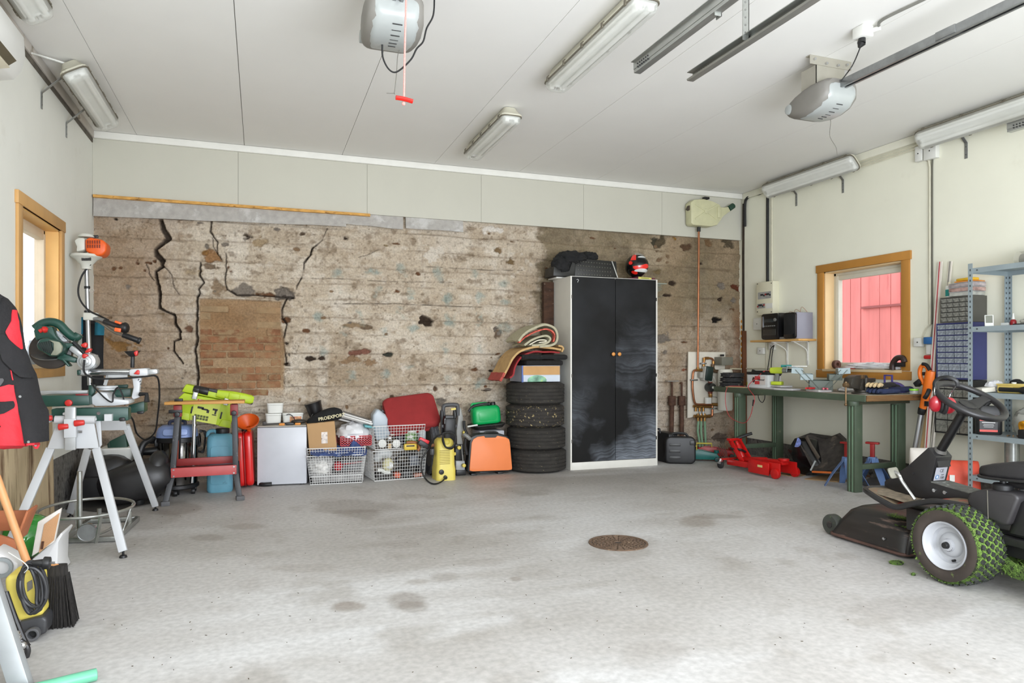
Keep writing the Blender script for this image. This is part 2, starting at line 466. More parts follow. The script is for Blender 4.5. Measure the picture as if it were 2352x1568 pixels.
for x,y,rx,ry,col,dp in [(1130,835,46,26,DK,.05),(195,186,88,17,(112,96,78),.02),(490,215,32,18,DK,.02),(810,276,34,12,(120,104,72),.012),(1050,482,18,12,BR,.02),(815,1092,30,12,(60,62,54),.03),(640,1066,88,20,(124,86,72),.02),(1640,935,20,24,(112,96,80),.015),(1480,1205,30,14,BR,.02),(1590,1212,12,8,DK,.02),(1180,1352,18,22,(96,76,60),.02),(1365,1355,12,14,(96,76,60),.02),(1220,1438,36,26,GS,.015),(1550,1362,46,9,DK,.015),(1520,1468,36,12,(98,74,60),.02),(850,1410,16,14,(96,76,60),.02),(240,1125,50,18,DK,.015),(320,1120,24,12,DK,.015),(660,1145,120,22,(140,116,90),.014),(500,1150,40,20,(140,116,90),.01),(1750,245,30,10,(100,80,60),.015),(1640,310,30,22,(120,100,74),.012),(1740,385,30,20,(110,92,66),.012),(1600,150,90,30,(206,200,190),-.01),(1130,340,70,40,(202,194,180),-.004),(670,890,44,14,(110,94,76),.012),(545,870,60,16,(140,120,94),.01),(40,640,60,40,GS,.015)]:
    chip(*a7(x,y),rx/3.267,ry/3.267,col,dp)
for x,y,rx,ry,col,dp in [(40,272,26,24,(70,66,54),.02),(78,265,20,20,(92,82,64),.015),(210,300,40,20,(92,72,54),.025),(326,290,32,30,(116,92,66),.015),(70,356,40,28,(118,98,76),.012),(40,432,30,25,(120,104,74),.012),(132,495,22,10,DK,.03),(115,566,22,9,DK,.03),(495,530,28,22,(92,52,36),.02),(362,698,22,13,(34,30,26),.035),(392,695,10,9,(34,30,26),.03),(400,585,9,13,DK,.015),(405,520,13,14,GS,.015),(468,590,16,16,GS,.02),(80,802,28,30,GS,.012),(90,872,16,16,GS,.01),(185,972,16,9,(132,82,60),.012),(360,1266,14,10,DK,.02),(235,1320,20,9,GS,.012),(430,290,24,26,(96,86,68),.02),(140,255,16,12,(150,110,40),-.03),(288,390,12,10,DK,.015),(395,1330,60,30,(110,98,88),.01)]:
    chip(*a2(x,y),rx/2.374,ry/2.374,col,dp)
for x,y in [(240,470),(440,475),(690,460),(930,470),(1205,490),(1480,510),(1690,570),(455,670),(730,640),(975,660),(1270,670),(1505,665),(1710,700),(310,800),(610,795),(930,795),(1285,845),(1520,820),(1710,865),(490,935),(790,920),(1000,920),(320,1045),(1250,1065),(1510,1060),(1010,1150),(540,1260),(800,1240),(1260,1270),(1500,1310),(2700,760),(2850,600),(2740,900)]:
    chip(*a7(x,y),random.uniform(30,46)/3.267,random.uniform(38,56)/3.267,(122,146,142),0,1.0,random.uniform(.45,.75))
for k in range(80):
    chip(random.uniform(225,1690),random.uniform(500,1000),random.uniform(2,9),random.uniform(1.5,4),random.choice((BR,GS,(120,98,74),(130,108,84))),random.uniform(.004,.02))
def crack(pxs,w,depth,taper=True):
    global c,hgt
    P=[wp(*p) for p in pxs];jit=(fc-.5)*.016+(fb-.5)*.012
    best=np.full((nx,ny),9.);wid=np.zeros((nx,ny))
    for i in range(len(P)-1):
        (x0,z0),(x1,z1)=P[i],P[i+1];dx,dz=x1-x0,z1-z0
        t=np.clip(((X-x0)*dx+(Z-z0)*dz)/(dx*dx+dz*dz),0,1)
        d=np.hypot(X-x0-t*dx+jit,Z-z0-t*dz+jit*.5)
        ww=w[i]+(w[i+1]-w[i])*t if hasattr(w,'__len__') else w
        k=d<best;best=np.where(k,d,best);wid=np.where(k,ww,wid)
    g=np.clip((wid-best)/.006+.5,0,1)
    hgt-=g*depth;c=mixc(c,(52,42,34),g*.9)
    hgt+=np.clip(1-best/.06,0,1)*.006
crack([a6(*p) for p in [(530,205),(545,260),(585,335),(545,370),(490,415),(500,455),(545,500),(545,540),(490,575),(505,650),(520,720),(520,835),(560,860),(625,885),(640,960),(675,1010),(675,1060),(622,1080),(625,1140),(690,1240)]],[.016,.018,.022,.015,.012,.02,.02,.012,.009,.011,.013,.011,.006,.009,.010,.008,.007,.005,.006,.004],.10)
crack([a6(*p) for p in [(898,210),(888,285),(940,360),(935,440),(970,485)]],[.007,.006,.004,.003,.004],.05)
crack([a6(*p) for p in [(905,330),(910,400),(935,440)]],.003,.03)
crack([a6(*p) for p in [(820,510),(810,600),(843,655),(810,700),(815,730),(793,760),(797,860),(790,1000),(798,1060),(783,1130),(790,1230),(803,1300),(795,1410)]],[.005,.007,.006,.006,.006,.009,.008,.008,.010,.008,.009,.011,.009],.07)
crack([a6(*p) for p in [(1000,440),(1005,560),(995,620),(1005,700),(1080,745),(1210,745),(1330,755),(1410,755),(1490,765)]],[.003,.005,.005,.005,.007,.006,.005,.008,.008],.05)
crack([a6(*p) for p in [(1440,770),(1405,850),(1410,910),(1440,960),(1415,1060),(1420,1120),(1440,1240),(1395,1250),(1400,1310),(1425,1380)]],[.006,.007,.008,.006,.007,.005,.006,.004,.004,.004],.05)
crack([a6(*p) for p in [(550,530),(610,600),(625,690),(660,740)]],.003,.03)
crack([a6(*p) for p in [(430,520),(445,590),(480,640)]],.003,.03)
crack([a6(*p) for p in [(1630,400),(1610,455),(1565,520),(1560,600),(1510,680)]],[.005,.006,.004,.003,.003],.03)
crack([a7(*p) for p in [(365,145),(330,235),(250,300),(240,340),(190,400),(195,470),(130,600)]],[.003,.004,.006,.007,.004,.003,.003],.04)
crack([a7(*p) for p in [(0,520),(400,520),(850,545),(1300,550)]],.0025,.02)
crack([a7(*p) for p in [(420,710),(900,710),(1300,730),(1520,735)]],.004,.025)
crack([a7(*p) for p in [(1830,460),(1600,460),(1100,430)]],.003,.02)
crack([a7(*p) for p in [(600,360),(650,350),(760,300)]],.003,.02)
# bricked-up opening: mortar bed set back, the bricks come as parts
bx0,bz1=wp(456,684);bx1,bz0=wp(652,912)
ib=np.clip((X-bx0)*60,0,1)*np.clip((bx1-X+(fe-.5)*.08)*40,0,1)*np.clip((bz1-Z+(fe-.5)*.03)*60,0,1)*np.clip((Z-bz0)*9,0,1)
c=c+(L3((154,128,96))[None,None]*(1+(fb-.5)[...,None]*.8)-c)*(ib*.9)[...,None]
c=mixc(c,(138,106,74),ib*np.clip((fa-.45)*5,0,1)*.7)
hgt=hgt*(1-ib)+(-.012+(fc-.5)*.012+(fb-.5)*.01)*ib
c*=np.array([.93,.912,.912])
pts=np.stack([X,YB-hgt,Z],-1)
m_old=M('old_concrete',rough=.92,var=.19,vs=55,bump=.8,bs=90,spec=.15,attr='Col',dirt=((120,104,82),.63,16,.08))
wall_back=sheet('wall_back',pts,nx,ny,c,m_old)
bricks=[]
bms=[]
for k,col in enumerate([(132,92,66),(142,104,76),(124,86,62),(148,120,90),(152,128,98)]):
    bms.append(M('brick_%d'%k,col,.92,var=.22,vs=16,bump=.6,bs=60,spec=.15,dirt=((146,122,92),.47,9,.16)))
row=0;z=bz0+.02
while z<bz1-.05:
    x=bx0+.015+(0 if row%2 else-.13)
    while x<bx1-.06:
        w=random.uniform(.215,.245);x0=max(x,bx0+.015);x1=min(x+w,bx1-.03);x+=w+.014
        if x1-x0<.06:continue
        if random.random()<(.16 if z<bz0+.6 else .5):continue
        mb=MB();n=6
        zz=z+random.uniform(-.004,.004);hh=random.uniform(.052,.060)
        out=[(px_+random.uniform(-.004,.004),pz_+random.uniform(-.004,.004)) for px_,pz_ in rrect(x1-x0,hh,.008,2)]
        mb.prism(out,.05,frame(((x0+x1)/2,YB+.052-random.uniform(-.006,.007),zz+hh/2),(1,0,0),(0,0,1)))
        t=random.random();mat=bms[min(4,int(t*3)+(0 if z<bz0+.55 else 2) if t<.9 else 4)]
        bricks.append(obj('brick',mb,mat,wall_back,bev=.004,seg=1))
    z+=.072;row+=1
# ---- side walls with window openings
m_wallL=M('painted_board_left',(224,224,216),.75,var=.02,vs=3,dirt=((208,206,196),.6,2.2,.2))
m_wallR=M('painted_board_right',(230,229,212),.75,var=.02,vs=3,dirt=((218,216,198),.62,2.2,.2))
m_plinth=M('dark_plinth',(112,109,104),.9,var=.35,vs=30,bump=.6,bs=60,dirt=((54,50,46),.55,9))
lw=(5.08,5.97,1.11,2.10)     # opening: y0 y1 z0 z1
rw=(4.80,5.74,1.045,2.06)
def side_wall(name,x,out,w,mat,zb):
    y0,y1,z0,z1=w;t=out*.10;mb=MB()
    mb.b2((x,YF,zb),(x+t,y0,H+.02));mb.b2((x,y1,zb),(x+t,YB+.15,H+.02))
    mb.b2((x,y0,zb),(x+t,y1,z0));mb.b2((x,y0,z1),(x+t,y1,H+.02))
    o=struct(name,mb,mat,smooth=False)
    pb=MB().b2((x+out*.025,YF,-.02),(x+t,YB+.15,zb+.01))
    obj('plinth',pb,m_plinth,o,smooth=False)
    return o
wall_left=side_wall('wall_left',XL,-1,lw,m_wallL,.43)
wall_right=side_wall('wall_right',XR,1,rw,m_wallR,.20)
# ---- ceiling of long painted panels
m_ceil=M('ceiling_board',(227,226,222),.7,var=.012,vs=2.5)
ceil=struct('ceiling',MB().b2((XL-.1,YF,H+.012),(XR+.1,YB+.15,H+.06)),M('ceiling_gap',(120,118,112),.9),smooth=False)
xs=[XL-.06,-1.045,-.14,.762,1.69,2.62,3.55,4.48,XR+.06]
for a,b in zip(xs[:-1],xs[1:]):
    g=.0022 if abs(b+.14)<.01 or abs(a+.14)<.01 else .0013
    obj('ceiling_panel',MB().b2((a+g,YF,H),(b-g,YB+.12,H+.02)),m_ceil,ceil,smooth=False)
# ---- white board band over the old wall, osb edge, vapour membrane
m_band=M('band_board',(190,188,175),.7,var=.015,vs=3)
zb=py(700,482,YB-.03).z
band=struct('wall_band',MB().b2((XL,YB-.012,zb+.01),(XR,YB+.12,H)),M('band_back',(90,84,74),.9),smooth=False)
us=[214,547,843,1105,1340,1520,1703]
xb=[py(u,450,YB-.035).x for u in us];xb[0]=XL;xb[-1]=XR-.02
for a,b in zip(xb[:-1],xb[1:]):
    obj('wall_panel',MB().b2((a+.0012,YB-.04,zb),(b-.0012,YB-.01,H-.055)),m_band,band,smooth=False)
trim=MB().b2((XL,YB-.075,H-.065),(XR,YB-.008,H-.002))
struct('trim_1',trim,white_paint,bev=.006)
trim=MB().b2((XR-.032,4.3,H-.075),(XR,YB-.08,H-.002))
struct('trim_2',trim,M('trim_cream',(216,214,198),.6,var=.03),bev=.005)
trim=MB().b2((XL,YF+.3,H-.07),(XL+.02,YB-.08,H-.002))
struct('trim_3',trim,M('trim_raw',(196,190,182),.7,var=.08,vs=6,dirt=((140,130,112),.62,7)),bev=.003)
trim=MB().b2((XL,YF+.3,H-.105),(XL+.008,YB-.06,H-.07))
struct('trim_4',trim,M('trim_gap',(92,86,76),.9,var=.3,vs=12),smooth=False)
m_osb=M('osb_edge',(196,148,78),.85,var=.3,vs=45,bump=.3,stretch=(.3,1,1),dirt=((120,80,36),.58,40))
x1=py(849,490,YB-.03).x
struct('trim_5',MB().b2((XL+.01,YB-.075,zb-.026),(x1,YB-.0,zb-.001)),m_osb,smooth=False)
m_memb=M('membrane',(164,160,154),.55,var=.14,vs=18,bump=.35,bs=130,dirt=((186,184,180),.54,6,.1))
def membrane(u0,u1,v0,v1,seed):
    a=py(u0,v0,YB-.05);b=py(u1,v1,YB-.05)
    def fn(s,t):
        x=a.x+(b.x-a.x)*s;zl=a.z+(b.z-a.z)*s
        z=zb-.004+(zl-zb+.004)*t+noise.noise((x*3,seed,t))*.008*t
        return (x,YB-.040-.012*t-noise.noise((x*5,t*3,seed))*.012*t,z)
    return MB().slab(fn,30,5,-.003)
mem=membrane(214,795,496,520,1)
struct('trim_6',mem,m_memb)
struct('trim_7',membrane(792,926,513,527,5),m_memb)
struct('trim_8',membrane(932,1064,524,533,9),m_memb)
# ---- windows
m_case=M('varnished_casing',(194,150,92),.5,var=.10,vs=5,stretch=(1,1,.4))
m_case2=M('varnished_casing_warm',(178,124,54),.5,var=.08,vs=5,stretch=(1,1,.4))
m_reveal=M('pale_reveal',(226,196,150),.5,var=.06,vs=4)
m_glass=bpy.data.materials.new('window_glass');m_glass.use_nodes=True
_nt=m_glass.node_tree;_nt.nodes.remove(_nt.nodes['Principled BSDF'])
_tr=_nt.nodes.new('ShaderNodeBsdfTransparent');_gl=_nt.nodes.new('ShaderNodeBsdfGlossy');_mx=_nt.nodes.new('ShaderNodeMixShader');_lw=_nt.nodes.new('ShaderNodeLayerWeight')
_gl.inputs['Roughness'].default_value=.02;_lw.inputs['Blend'].default_value=.15;_mu=_nt.nodes.new('ShaderNodeMath');_mu.operation='MULTIPLY';_mu.inputs[1].default_value=.22;_nt.links.new(_lw.outputs['Fresnel'],_mu.inputs[0])
_nt.links.new(_mu.outputs[0],_mx.inputs[0]);_nt.links.new(_tr.outputs[0],_mx.inputs[1]);_nt.links.new(_gl.outputs[0],_mx.inputs[2])
_nt.links.new(_mx.outputs[0],_nt.nodes['Material Output'].inputs['Surface'])
def window(name,x,out,w,mc,mr,mf,dep,fw,head,sill):
    y0,y1,z0,z1=w;xi=x-out*.018
    t=struct(name,MB().b2((x,y0-.10,z0-.085),(xi,y1+.10,z0-.006)),mc,bev=.003)   # apron
    t.name=name
    obj('casing',MB().b2((x,y0-.085,z1),(xi,y1+.085,z1+.08)).b2((x,y0-.10,z1),(x-out*.022,y1+.10,z1+.08)),mc,t,bev=.002)
    for a,b in ((y0-.085,y0+.0),(y1-.0,y1+.085)):
        obj('casing',MB().b2((x,a,z0),(xi,b,z1)),mc,t,bev=.002)
    xo=x+out*dep
    for a,b in ((y0-.004,y0+.012),(y1-.012,y1+.004)):
        obj('reveal_board',MB().b2((x,a,z0),(xo+out*.05,b,z1)),mr,t,smooth=False)
    obj('reveal_board',MB().b2((x,y0,z1-.012),(xo+out*.05,y1,z1+.004)),mr,t,smooth=False)
    obj('sill_board',MB().b2((x-out*.024,y0-.01,z0-.02),(xo+out*.05,y1+.01,z0+.006)),M('sill_board',(214,190,152),.45,var=.06),t,bev=.003)
    fr=MB()
    for a,b,cc,d in ((y0+.012,y0+.012+fw,z0,z1),(y1-.012-fw,y1-.012,z0,z1)):fr.b2((xo,a,cc),(xo+out*.06,b,d))
    fr.b2((xo,y0+.012,z0),(xo+out*.06,y1-.012,z0+fw));fr.b2((xo,y0+.012,z1-.012-fw),(xo+out*.06,y1-.012,z1-.012))
    obj('window_frame',fr,mf,t,bev=.002)
    a,b,cc,d=y0+.012+fw,y1-.012-fw,z0+fw,z1-.012-fw;sw=.045;sx=xo-out*.012;sa=MB()
    for e in ((a,a+sw,cc,d),(b-sw,b,cc,d),(a+sw,b-sw,cc,cc+sw),(a+sw,b-sw,d-sw,d)):
        sa.b2((sx,e[0],e[2]),(sx+out*.055,e[1],e[3]))
    s=obj('sash',sa,mf,t,bev=.004)
    obj('pane',MB().b2((sx+out*.03,a+sw-.004,cc+sw-.004),(sx+out*.034,b-sw+.004,d-sw+.004)),m_glass,t,smooth=False)
    return t
w1=window('window_1',XL,-1,lw,m_case,M('reveal_left',(222,176,108),.5,var=.08,vs=4),M('window_frame_left',(206,190,166),.5,var=.05),.085,.03,0,0)
w2=window('window_2',XR,1,rw,m_case2,m_reveal,M('window_frame_right',(206,204,190),.5,var=.03),.115,.028,0,0)
obj('handle',MB().box((XR+.085,4.98,rw[2]+.055),(.012,.16,.012)),M('handle_grey',(150,150,146),.4,metal=.4),w2,bev=.003)
# ---- outside: yard, red barn beyond the right window, pale wall beyond the left one
struct('ground_outside',MB().b2((-30,-30,-.30),(40,40,-.12)),M('yard_gravel',(176,172,160),.9,var=.2,vs=3),smooth=False)
barn=thing('barn','red board barn with window haze in its pink colour, seen through the window over the workbench','building',(8.2,6.5,-.12))
m_barn=M('barn_red_hazed',(214,128,126),.9,var=.14,vs=6,stretch=(1,1,.15),dirt=((176,92,92),.6,8,.15))  # the pink is overexposed window haze put into the boards' base colour
y=3.2;k=0
while y<8.35:
    w=random.uniform(.13,.19)
    o=obj('board',MB().b2((8.2+random.uniform(0,.012),y,-.1),(8.26,y+w-.008,4.2)),m_barn,barn,world=True,smooth=False);y+=w
obj('backing',MB().b2((8.25,3.2,-.12),(11.5,8.32,4.2)),M('barn_gap',(120,46,46),.9),barn,world=True,smooth=False)
obj('hinge',MB().b2((8.17,6.75,1.88),(8.2,7.75,1.91)).b2((8.17,6.75,1.85),(8.2,6.78,1.96)),M('barn_hinge',(150,84,84),.8),barn,world=True)
obj('corner_post',MB().b2((8.15,6.15,-.1),(8.2,6.35,4.2)),m_barn,barn,world=True)
# ================================================================ ceiling and high wall fittings
m_tray=M('lamp_tray',(196,193,176),.5,var=.06,dirt=((150,146,122),.62,9))
m_refl=M('lamp_reflector',(232,232,226),.5,var=.03)
m_diff=M('lamp_diffuser',(236,238,232),.3,var=.05,vs=6,alpha=.42,dirt=((170,168,150),.66,7,.2))
m_tube=M('fluorescent_tube',(236,236,232),.3,var=.02)
m_clip=M('lamp_clip',(104,98,84),.5,var=.2)
def luminaire(label,p0,p1,nrm,L=None):
    p0,p1=Vector(p0),Vector(p1);d=(p1-p0).normalized();Ln=L or (p1-p0).length
    t=thing('fluorescent_lamp',label,'ceiling lamp',p0)
    yd=Vector(nrm).cross(d)
    m=frame(p0+d*Ln/2,d,yd); 
    if (m.to_3x3()@Vector((0,0,1))).dot(Vector(nrm))<0:m=frame(p0+d*Ln/2,d,-yd)
    m=wmat(t).inverted()@m
    rings=lambda spec:[[(x,y,z) for x,y in rrect(Ln-e,w,r,3)] for z,w,e,r in spec]
    mb=MB(m).loft(rings([(-.03,.10,.10,.03),(0,.125,.06,.035),(.03,.165,.01,.04),(.034,.178,.0,.045),(.052,.178,.0,.045)]))
    obj('housing',mb,m_tray,t,ang=30)
    mb=MB(m).box((0,0,.055),(Ln-.06,.13,.006))
    obj('reflector',mb,m_refl,t)
    for s in (-1,1):
        tb=obj('tube',MB(m).cyl((-Ln/2+.05,s*.038,.078),(Ln/2-.05,s*.038,.078),.013,n=10),m_tube,t)
    for e in (-1,1):
        mb=MB(m)
        for s in (-1,1):mb.box((e*(Ln/2-.04),s*.038,.075),(.028,.034,.036))
        mb.box((e*(Ln/2-.04),0,.066),(.02,.05,.016))
        o=obj('lamp_holder',mb,white_plastic,t,bev=.004)
        mb=MB(m).box((e*(Ln/2-.035),.012,.078),(.022,.005,.012)).box((e*(Ln/2-.035),-.008,.078),(.022,.005,.012))
        obj('starter_contact',mb,m_clip,o)
    mb=MB(m).loft(rings([(.05,.168,.012,.042),(.075,.164,.016,.042),(.098,.146,.034,.04),(.108,.118,.066,.035),(.111,.06,.13,.02)]))
    obj('diffuser',mb,m_diff,t,ang=40)
    g=MB(m).loft(rings([(.046,.181,-.003,.046),(.054,.181,-.003,.046)]))
    obj('gasket',g,m_clip,t)
    first=None
    for k in range(5):
        for s in (-1,1):
            x=-Ln/2+.09+k*(Ln-.18)/4
            o=obj('clip',MB(m).box((x,s*.091,.045),(.022,.008,.034)).box((x,s*.086,.03),(.03,.008,.012)),m_clip,t,bev=.002)
    return t,m
zc=H-.062
a=pz(1273,190,zc);luminaire('long twin tube lamp on the ceiling, nearest the steel door tracks',(a.x,a.y,H-.035),(a.x,a.y-1.27,H-.035),(0,0,-1))
b=pz(1100,352,zc);bn=pz(1178,258,zc)
luminaire('short looking twin tube lamp on the ceiling, nearest the cracked back wall',(bn.x,b.y,H-.035),(bn.x,bn.y,H-.035),(0,0,-1))
nl=Vector((.5,0,-.87))
a=pz(158,168,H-.12);b2_=pz(248,292,H-.12)
luminaire('twin tube lamp on two bent brackets in the corner over the left window',(a.x,a.y,H-.05),(a.x,b2_.y,H-.05),nl)
b=pz(72,44,H-.12)
luminaire('dusty lamp cut off in the top left corner, above the air conditioner',(a.x,b.y-1.27,H-.05),(a.x,b.y,H-.05),nl)
nr=Vector((-.75,0,-.66))
a=px(1752,436,XR-.17);b=px(1962,374,XR-.17)
luminaire('twin tube lamp on the right wall above the fuse box',(XR-.10,a.y,a.z+.015),(XR-.10,b.y,a.z+.015),nr)
a2z=a.z
a=px(2102,325,XR-.17)
luminaire('twin tube lamp on the right wall above the metal shelving',(XR-.10,a.y,a2z+.015),(XR-.10,a.y-1.57,a2z+.015),nr)
# bent lamp brackets
def bracket(pts,w,label,up):
    pts=[Vector(p) for p in pts]
    mb=MB()
    for p,q in zip(pts[:-1],pts[1:]):mb.bar(p,q,.028,.004,up)
    o=thing('lamp_bracket',label,'bracket',pts[0],group='steel lamp brackets')
    obj('strap',mb,grey_steel,o,world=True,bev=.001,seg=1)
    for k in (.25,.75):c_=pts[0].lerp(pts[1],k);obj('bolt',MB().cyl(c_-Vector(up)*.0025,c_+Vector(up)*.0030,.004,n=8),M('bolt_dark',(60,58,54),.5,metal=.6),o,world=True)
for (uv,l) in (((96,250),'steel lamp bracket on the left wall, nearer the air conditioner'),((153,316),'steel lamp bracket on the left wall, nearer the back corner')):
    p=px(uv[0],uv[1],XL+.004);q=Vector((XL+.004,p.y,p.z+.11))
    bracket([p,q,(XL+.14,p.y,H-.075)],.028,l,(1,0,.001))
for (uv,l) in (((1829,473),'steel bracket under the right wall lamp, nearer the fuse box conduit'),((1936,443),'steel bracket under the right wall lamp, at its end by the junction boxes'),((2219,364),'steel bracket under the lamp above the metal shelving')):
    p=px(uv[0],uv[1],XR-.004);q=Vector((XR-.004,p.y,p.z+.13))
    bracket([p,q,(XR-.10,p.y,q.z+.10)],.028,l,(1,0,.001))
# ---- garage door openers
m_og=M('opener_grey',(122,119,113),.5,var=.04)
m_lens=M('opener_lens',(158,162,160),.3,var=.03)
m_slot=M('slot_dark',(40,40,40),.7)
def opener(label,x,yn,z):
    t=thing('garage_door_opener',label,'door opener',(x,yn,z))
    prof=[(0,.105,0,-.11),(.02,.125,.004,-.135),(.07,.135,.004,-.165),(.14,.138,.002,-.182),(.22,.136,-.008,-.185),(.29,.13,-.02,-.176),(.35,.12,-.036,-.158),(.39,.105,-.055,-.135),(.405,.085,-.072,-.115)]
    rings=[]
    for y,w,zt,zb_ in prof:
        hh=zt-zb_
        rings.append([(a,y,b+(zt+zb_)/2) for a,b in rrect(2*w,hh,min(.045,hh*.45),4)])
    obj('housing',MB().loft(rings),m_og,t,ang=45)
    rings=[]
    for y,w,zt,zb_ in [(-.006,.085,-.03,-.095),(.0,.10,-.03,-.125),(.05,.112,-.05,-.166),(.13,.114,-.07,-.1895),(.2,.11,-.09,-.192),(.26,.10,-.12,-.186),(.285,.085,-.15,-.181)]:
        hh=zt-zb_
        rings.append([(a,y,b+(zt+zb_)/2) for a,b in rrect(2*w,hh,min(.035,hh*.45),4)])
    ln=obj('lens',MB().loft(rings),m_lens,t,ang=45)
    for k in range(6):
        y=.03+k*.034;zz=[-.152,-.168,-.180,-.187,-.1905,-.1915][k]
        obj('slot',MB().box((0.005,y,zz-.002),(.045-k*.002,.004,.004)),m_slot,ln)
    obj('release_button',MB().cyl((-.1,.345,-.10),(-.128,.345,-.10),.034,n=20),m_lens,t,bev=.003)
    rl=MB();y0,y1=YF+.2-yn,.03
    rl.b2((-.024,y0,-.012),(.024,y1,-.008));rl.b2((-.024,y0,-.055),(-.020,y1,-.012));rl.b2((.020,y0,-.055),(.024,y1,-.012))
    rl.b2((-.024,y0,-.058),(-.010,y1,-.054));rl.b2((.010,y0,-.058),(.024,y1,-.054))
    obj('rail',rl,grey_steel,t)
    obj('belt',MB().b2((-.007,y0,-.05),(.007,y1,-.045)),black_plastic,t)
    for yy in (-.75,-1.5):
        obj('rail_sleeve',MB().b2((-.028,yy-.06,-.052),(.028,yy+.06,-.005)),grey_steel,t,bev=.002)
    bk=MB();dz=H-z
    bk.b2((-.16,.10,dz-.006),(.16,.14,dz-.001));bk.b2((-.16,.10,dz-.06),(.16,.104,dz-.006));bk.b2((-.11,.104,-.02),(.11,.108,dz-.05));bk.b2((-.11,.104,-.02),(-.106,.24,dz-.06))
    o=obj('hanger_plate',bk,M('hanger_plate',(168,164,152),.45,metal=.4,var=.06),t)
    for xx,zz in ((-.13,-.03),(.12,-.03),(-.04,-.045),(.05,-.045)):
        obj('bolt',MB().cyl((xx,.085,dz+zz),(xx,.104,dz+zz),.009,n=6),chrome,o)
    return t
p=py(898,100,3.62);zop=H-.18
op1=opener('grey door opener near the top edge, red release handle hanging beside it',.645,3.46,zop);op1.scale.x=1.1
op2=opener('grey door opener between the steel tracks and the right wall',3.60,3.56,zop);op2.scale.x=1.1
# release rope and handle
t=thing('release_handle','red emergency release handle hanging on a red and white cord','handle',(0,0,0))
yr=3.33;h=py(928,230,yr);t.location=h
obj('cord',MB().tube(spline([(h.x+.012,yr,zop-.03),py(930,110,yr),(h.x,yr,h.z+.005)],8),.0045,6),M('cord_pink',(226,150,142),.8,var=.2,vs=200),t,world=True)
hl=py(909,224,yr);hr=py(948,233,yr)
obj('grip',MB().tube(spline([hl,h+Vector((0,0,.006)),hr],4),[.013]*9,10,flat=.8),M('handle_red',(214,30,18),.4),t,world=True)
obj('knot',MB().ball(py(927,238,yr),.009,n=8,k=6),M('cord_pink'),t,world=True)
def cable(label,pts,r,mat,name='cable',n=6,group=None,world_pts=True):
    return solo(name,label,'cable',MB().tube(spline(pts,7),r,n),mat,group=group)
yc=3.66
cable('black cord looping under the opener near the top edge',[py(878,100,yc),py(879,130,yc),py(890,155,yc),py(905,166,yc),py(922,158,yc),py(945,135,yc),py(957,112,yc),py(972,95,yc),py(980,65,yc),py(995,35,yc),py(998,-10,yc),py(1000,-60,yc)],.0045,cable_black)
cable('thin bent aerial wire under the opener near the top edge',[py(925,100,3.7),py(914,125,3.7),py(911,165,3.7),py(906,212,3.7),py(905,214,3.7),py(888,214,3.7)],.0018,M('wire_grey',(110,108,100),.5,metal=.4))
q=py(1904,246,3.76)
cable('thin aerial wire dangling from the opener by the right wall',[q]+[py(u,v,3.76) for u,v in [(1904,258),(1908,280),(1906,312),(1920,338),(1923,356)]],.0018,M('wire_grey'))
# ---- socket on the ceiling with plug
t=thing('ceiling_socket','white socket box on the ceiling with a black plug','socket',(0,0,0))
c0=pz(1982,62,H);t.location=c0
obj('box',MB().box((0,0,-.035),(.085,.085,.07)),white_plastic,t,bev=.008)
obj('gland',MB().cyl((.03,-.03,-.03),(.06,-.075,-.03),.014),white_plastic,t)
obj('plug',MB().cyl((-.005,0,-.065),(-.012,.0,-.10),.019,.024).cyl((-.012,0,-.10),(-.02,.01,-.125),.026,.008),black_plastic,t)
cable('black cord from the ceiling socket down to the opener by the right wall',[c0+Vector((-.018,0,-.12)),py(1963,140,c0.y),py(1950,162,c0.y-.03),(3.66,3.66,zop+.015),(3.62,3.70,zop+.004)],.004,cable_black)
e=pz(2125,-8,H)
cable('grey conduit running over the ceiling to the white socket box',[c0+Vector((.05,-.07,-.02)),c0.lerp(e,.35)+Vector((0,0,-.014)),e+Vector((0,0,-.014)),e+(e-c0)*.8+Vector((0,0,-.014))],.009,M('conduit_grey',(120,119,112),.5))
# ---- steel tracks of the sectional doors
def track(label,u,v,flip,z=H-.36):
    p=pz(u,v,z);t=thing('door_track',label,'door track',(p.x,p.y,z))
    s=-1 if flip else 1;Ly=p.y-YF-.3
    poly=[(0,0),(.042,0),(.046,.010),(.042,.012),(.039,.004),(.004,.004),(.004,.048),(.042,.048),(.042,.052),(0,.052)]
    m=frame((0,0,0),(s,0,0),(0,0,1));d=m.to_3x3()@Vector((0,0,1)); 
    obj('channel',MB().prism(poly,Ly if d.y<0 else-Ly,m),M('galvanised',(172,174,170),.32,metal=.8,var=.12,vs=30,stretch=(1,.2,1)),t)
    an=MB().b2((-.003*s,-Ly,.02),(0,0,.062)).b2((-.02*s,-Ly,.060),(0,0,.063))
    obj('angle',an,M('galvanised'),t)
    hm=MB()
    for k in range(6):
        for zz in (.018,.036):hm.cyl((-.0065*s,-.05-k*.022,zz),(.0055*s,-.05-k*.022,zz),.005,n=8)
    obj('holes',hm,M('slot_dark'),t)['kind']='stuff'
    return t,p
def hanger(label,x,y,z0):
    t=thing('track_hanger',label,'track hanger',(x,y,z0))
    obj('angle',MB().b2((-.02,0,-.04),(.02,.004,H-z0)).b2((.016,0,-.04),(.02,.04,H-z0)),M('galvanised'),t)
    n=int((H-z0)/.04)-1
    hm=MB()
    for k in range(n):hm.cyl((-.004,-.001,.0+k*.04),(-.004,.005,k*.04),.006,n=8)
    obj('holes',hm,M('hole_light',(120,120,116),.6),t)['kind']='stuff'
t1,p1=track('steel door track left of the pair, its end over the wardrobe',1456,168,False)
hanger('perforated hanger of the left steel track',p1.x+.03,p1.y-.75,p1.z+.03)
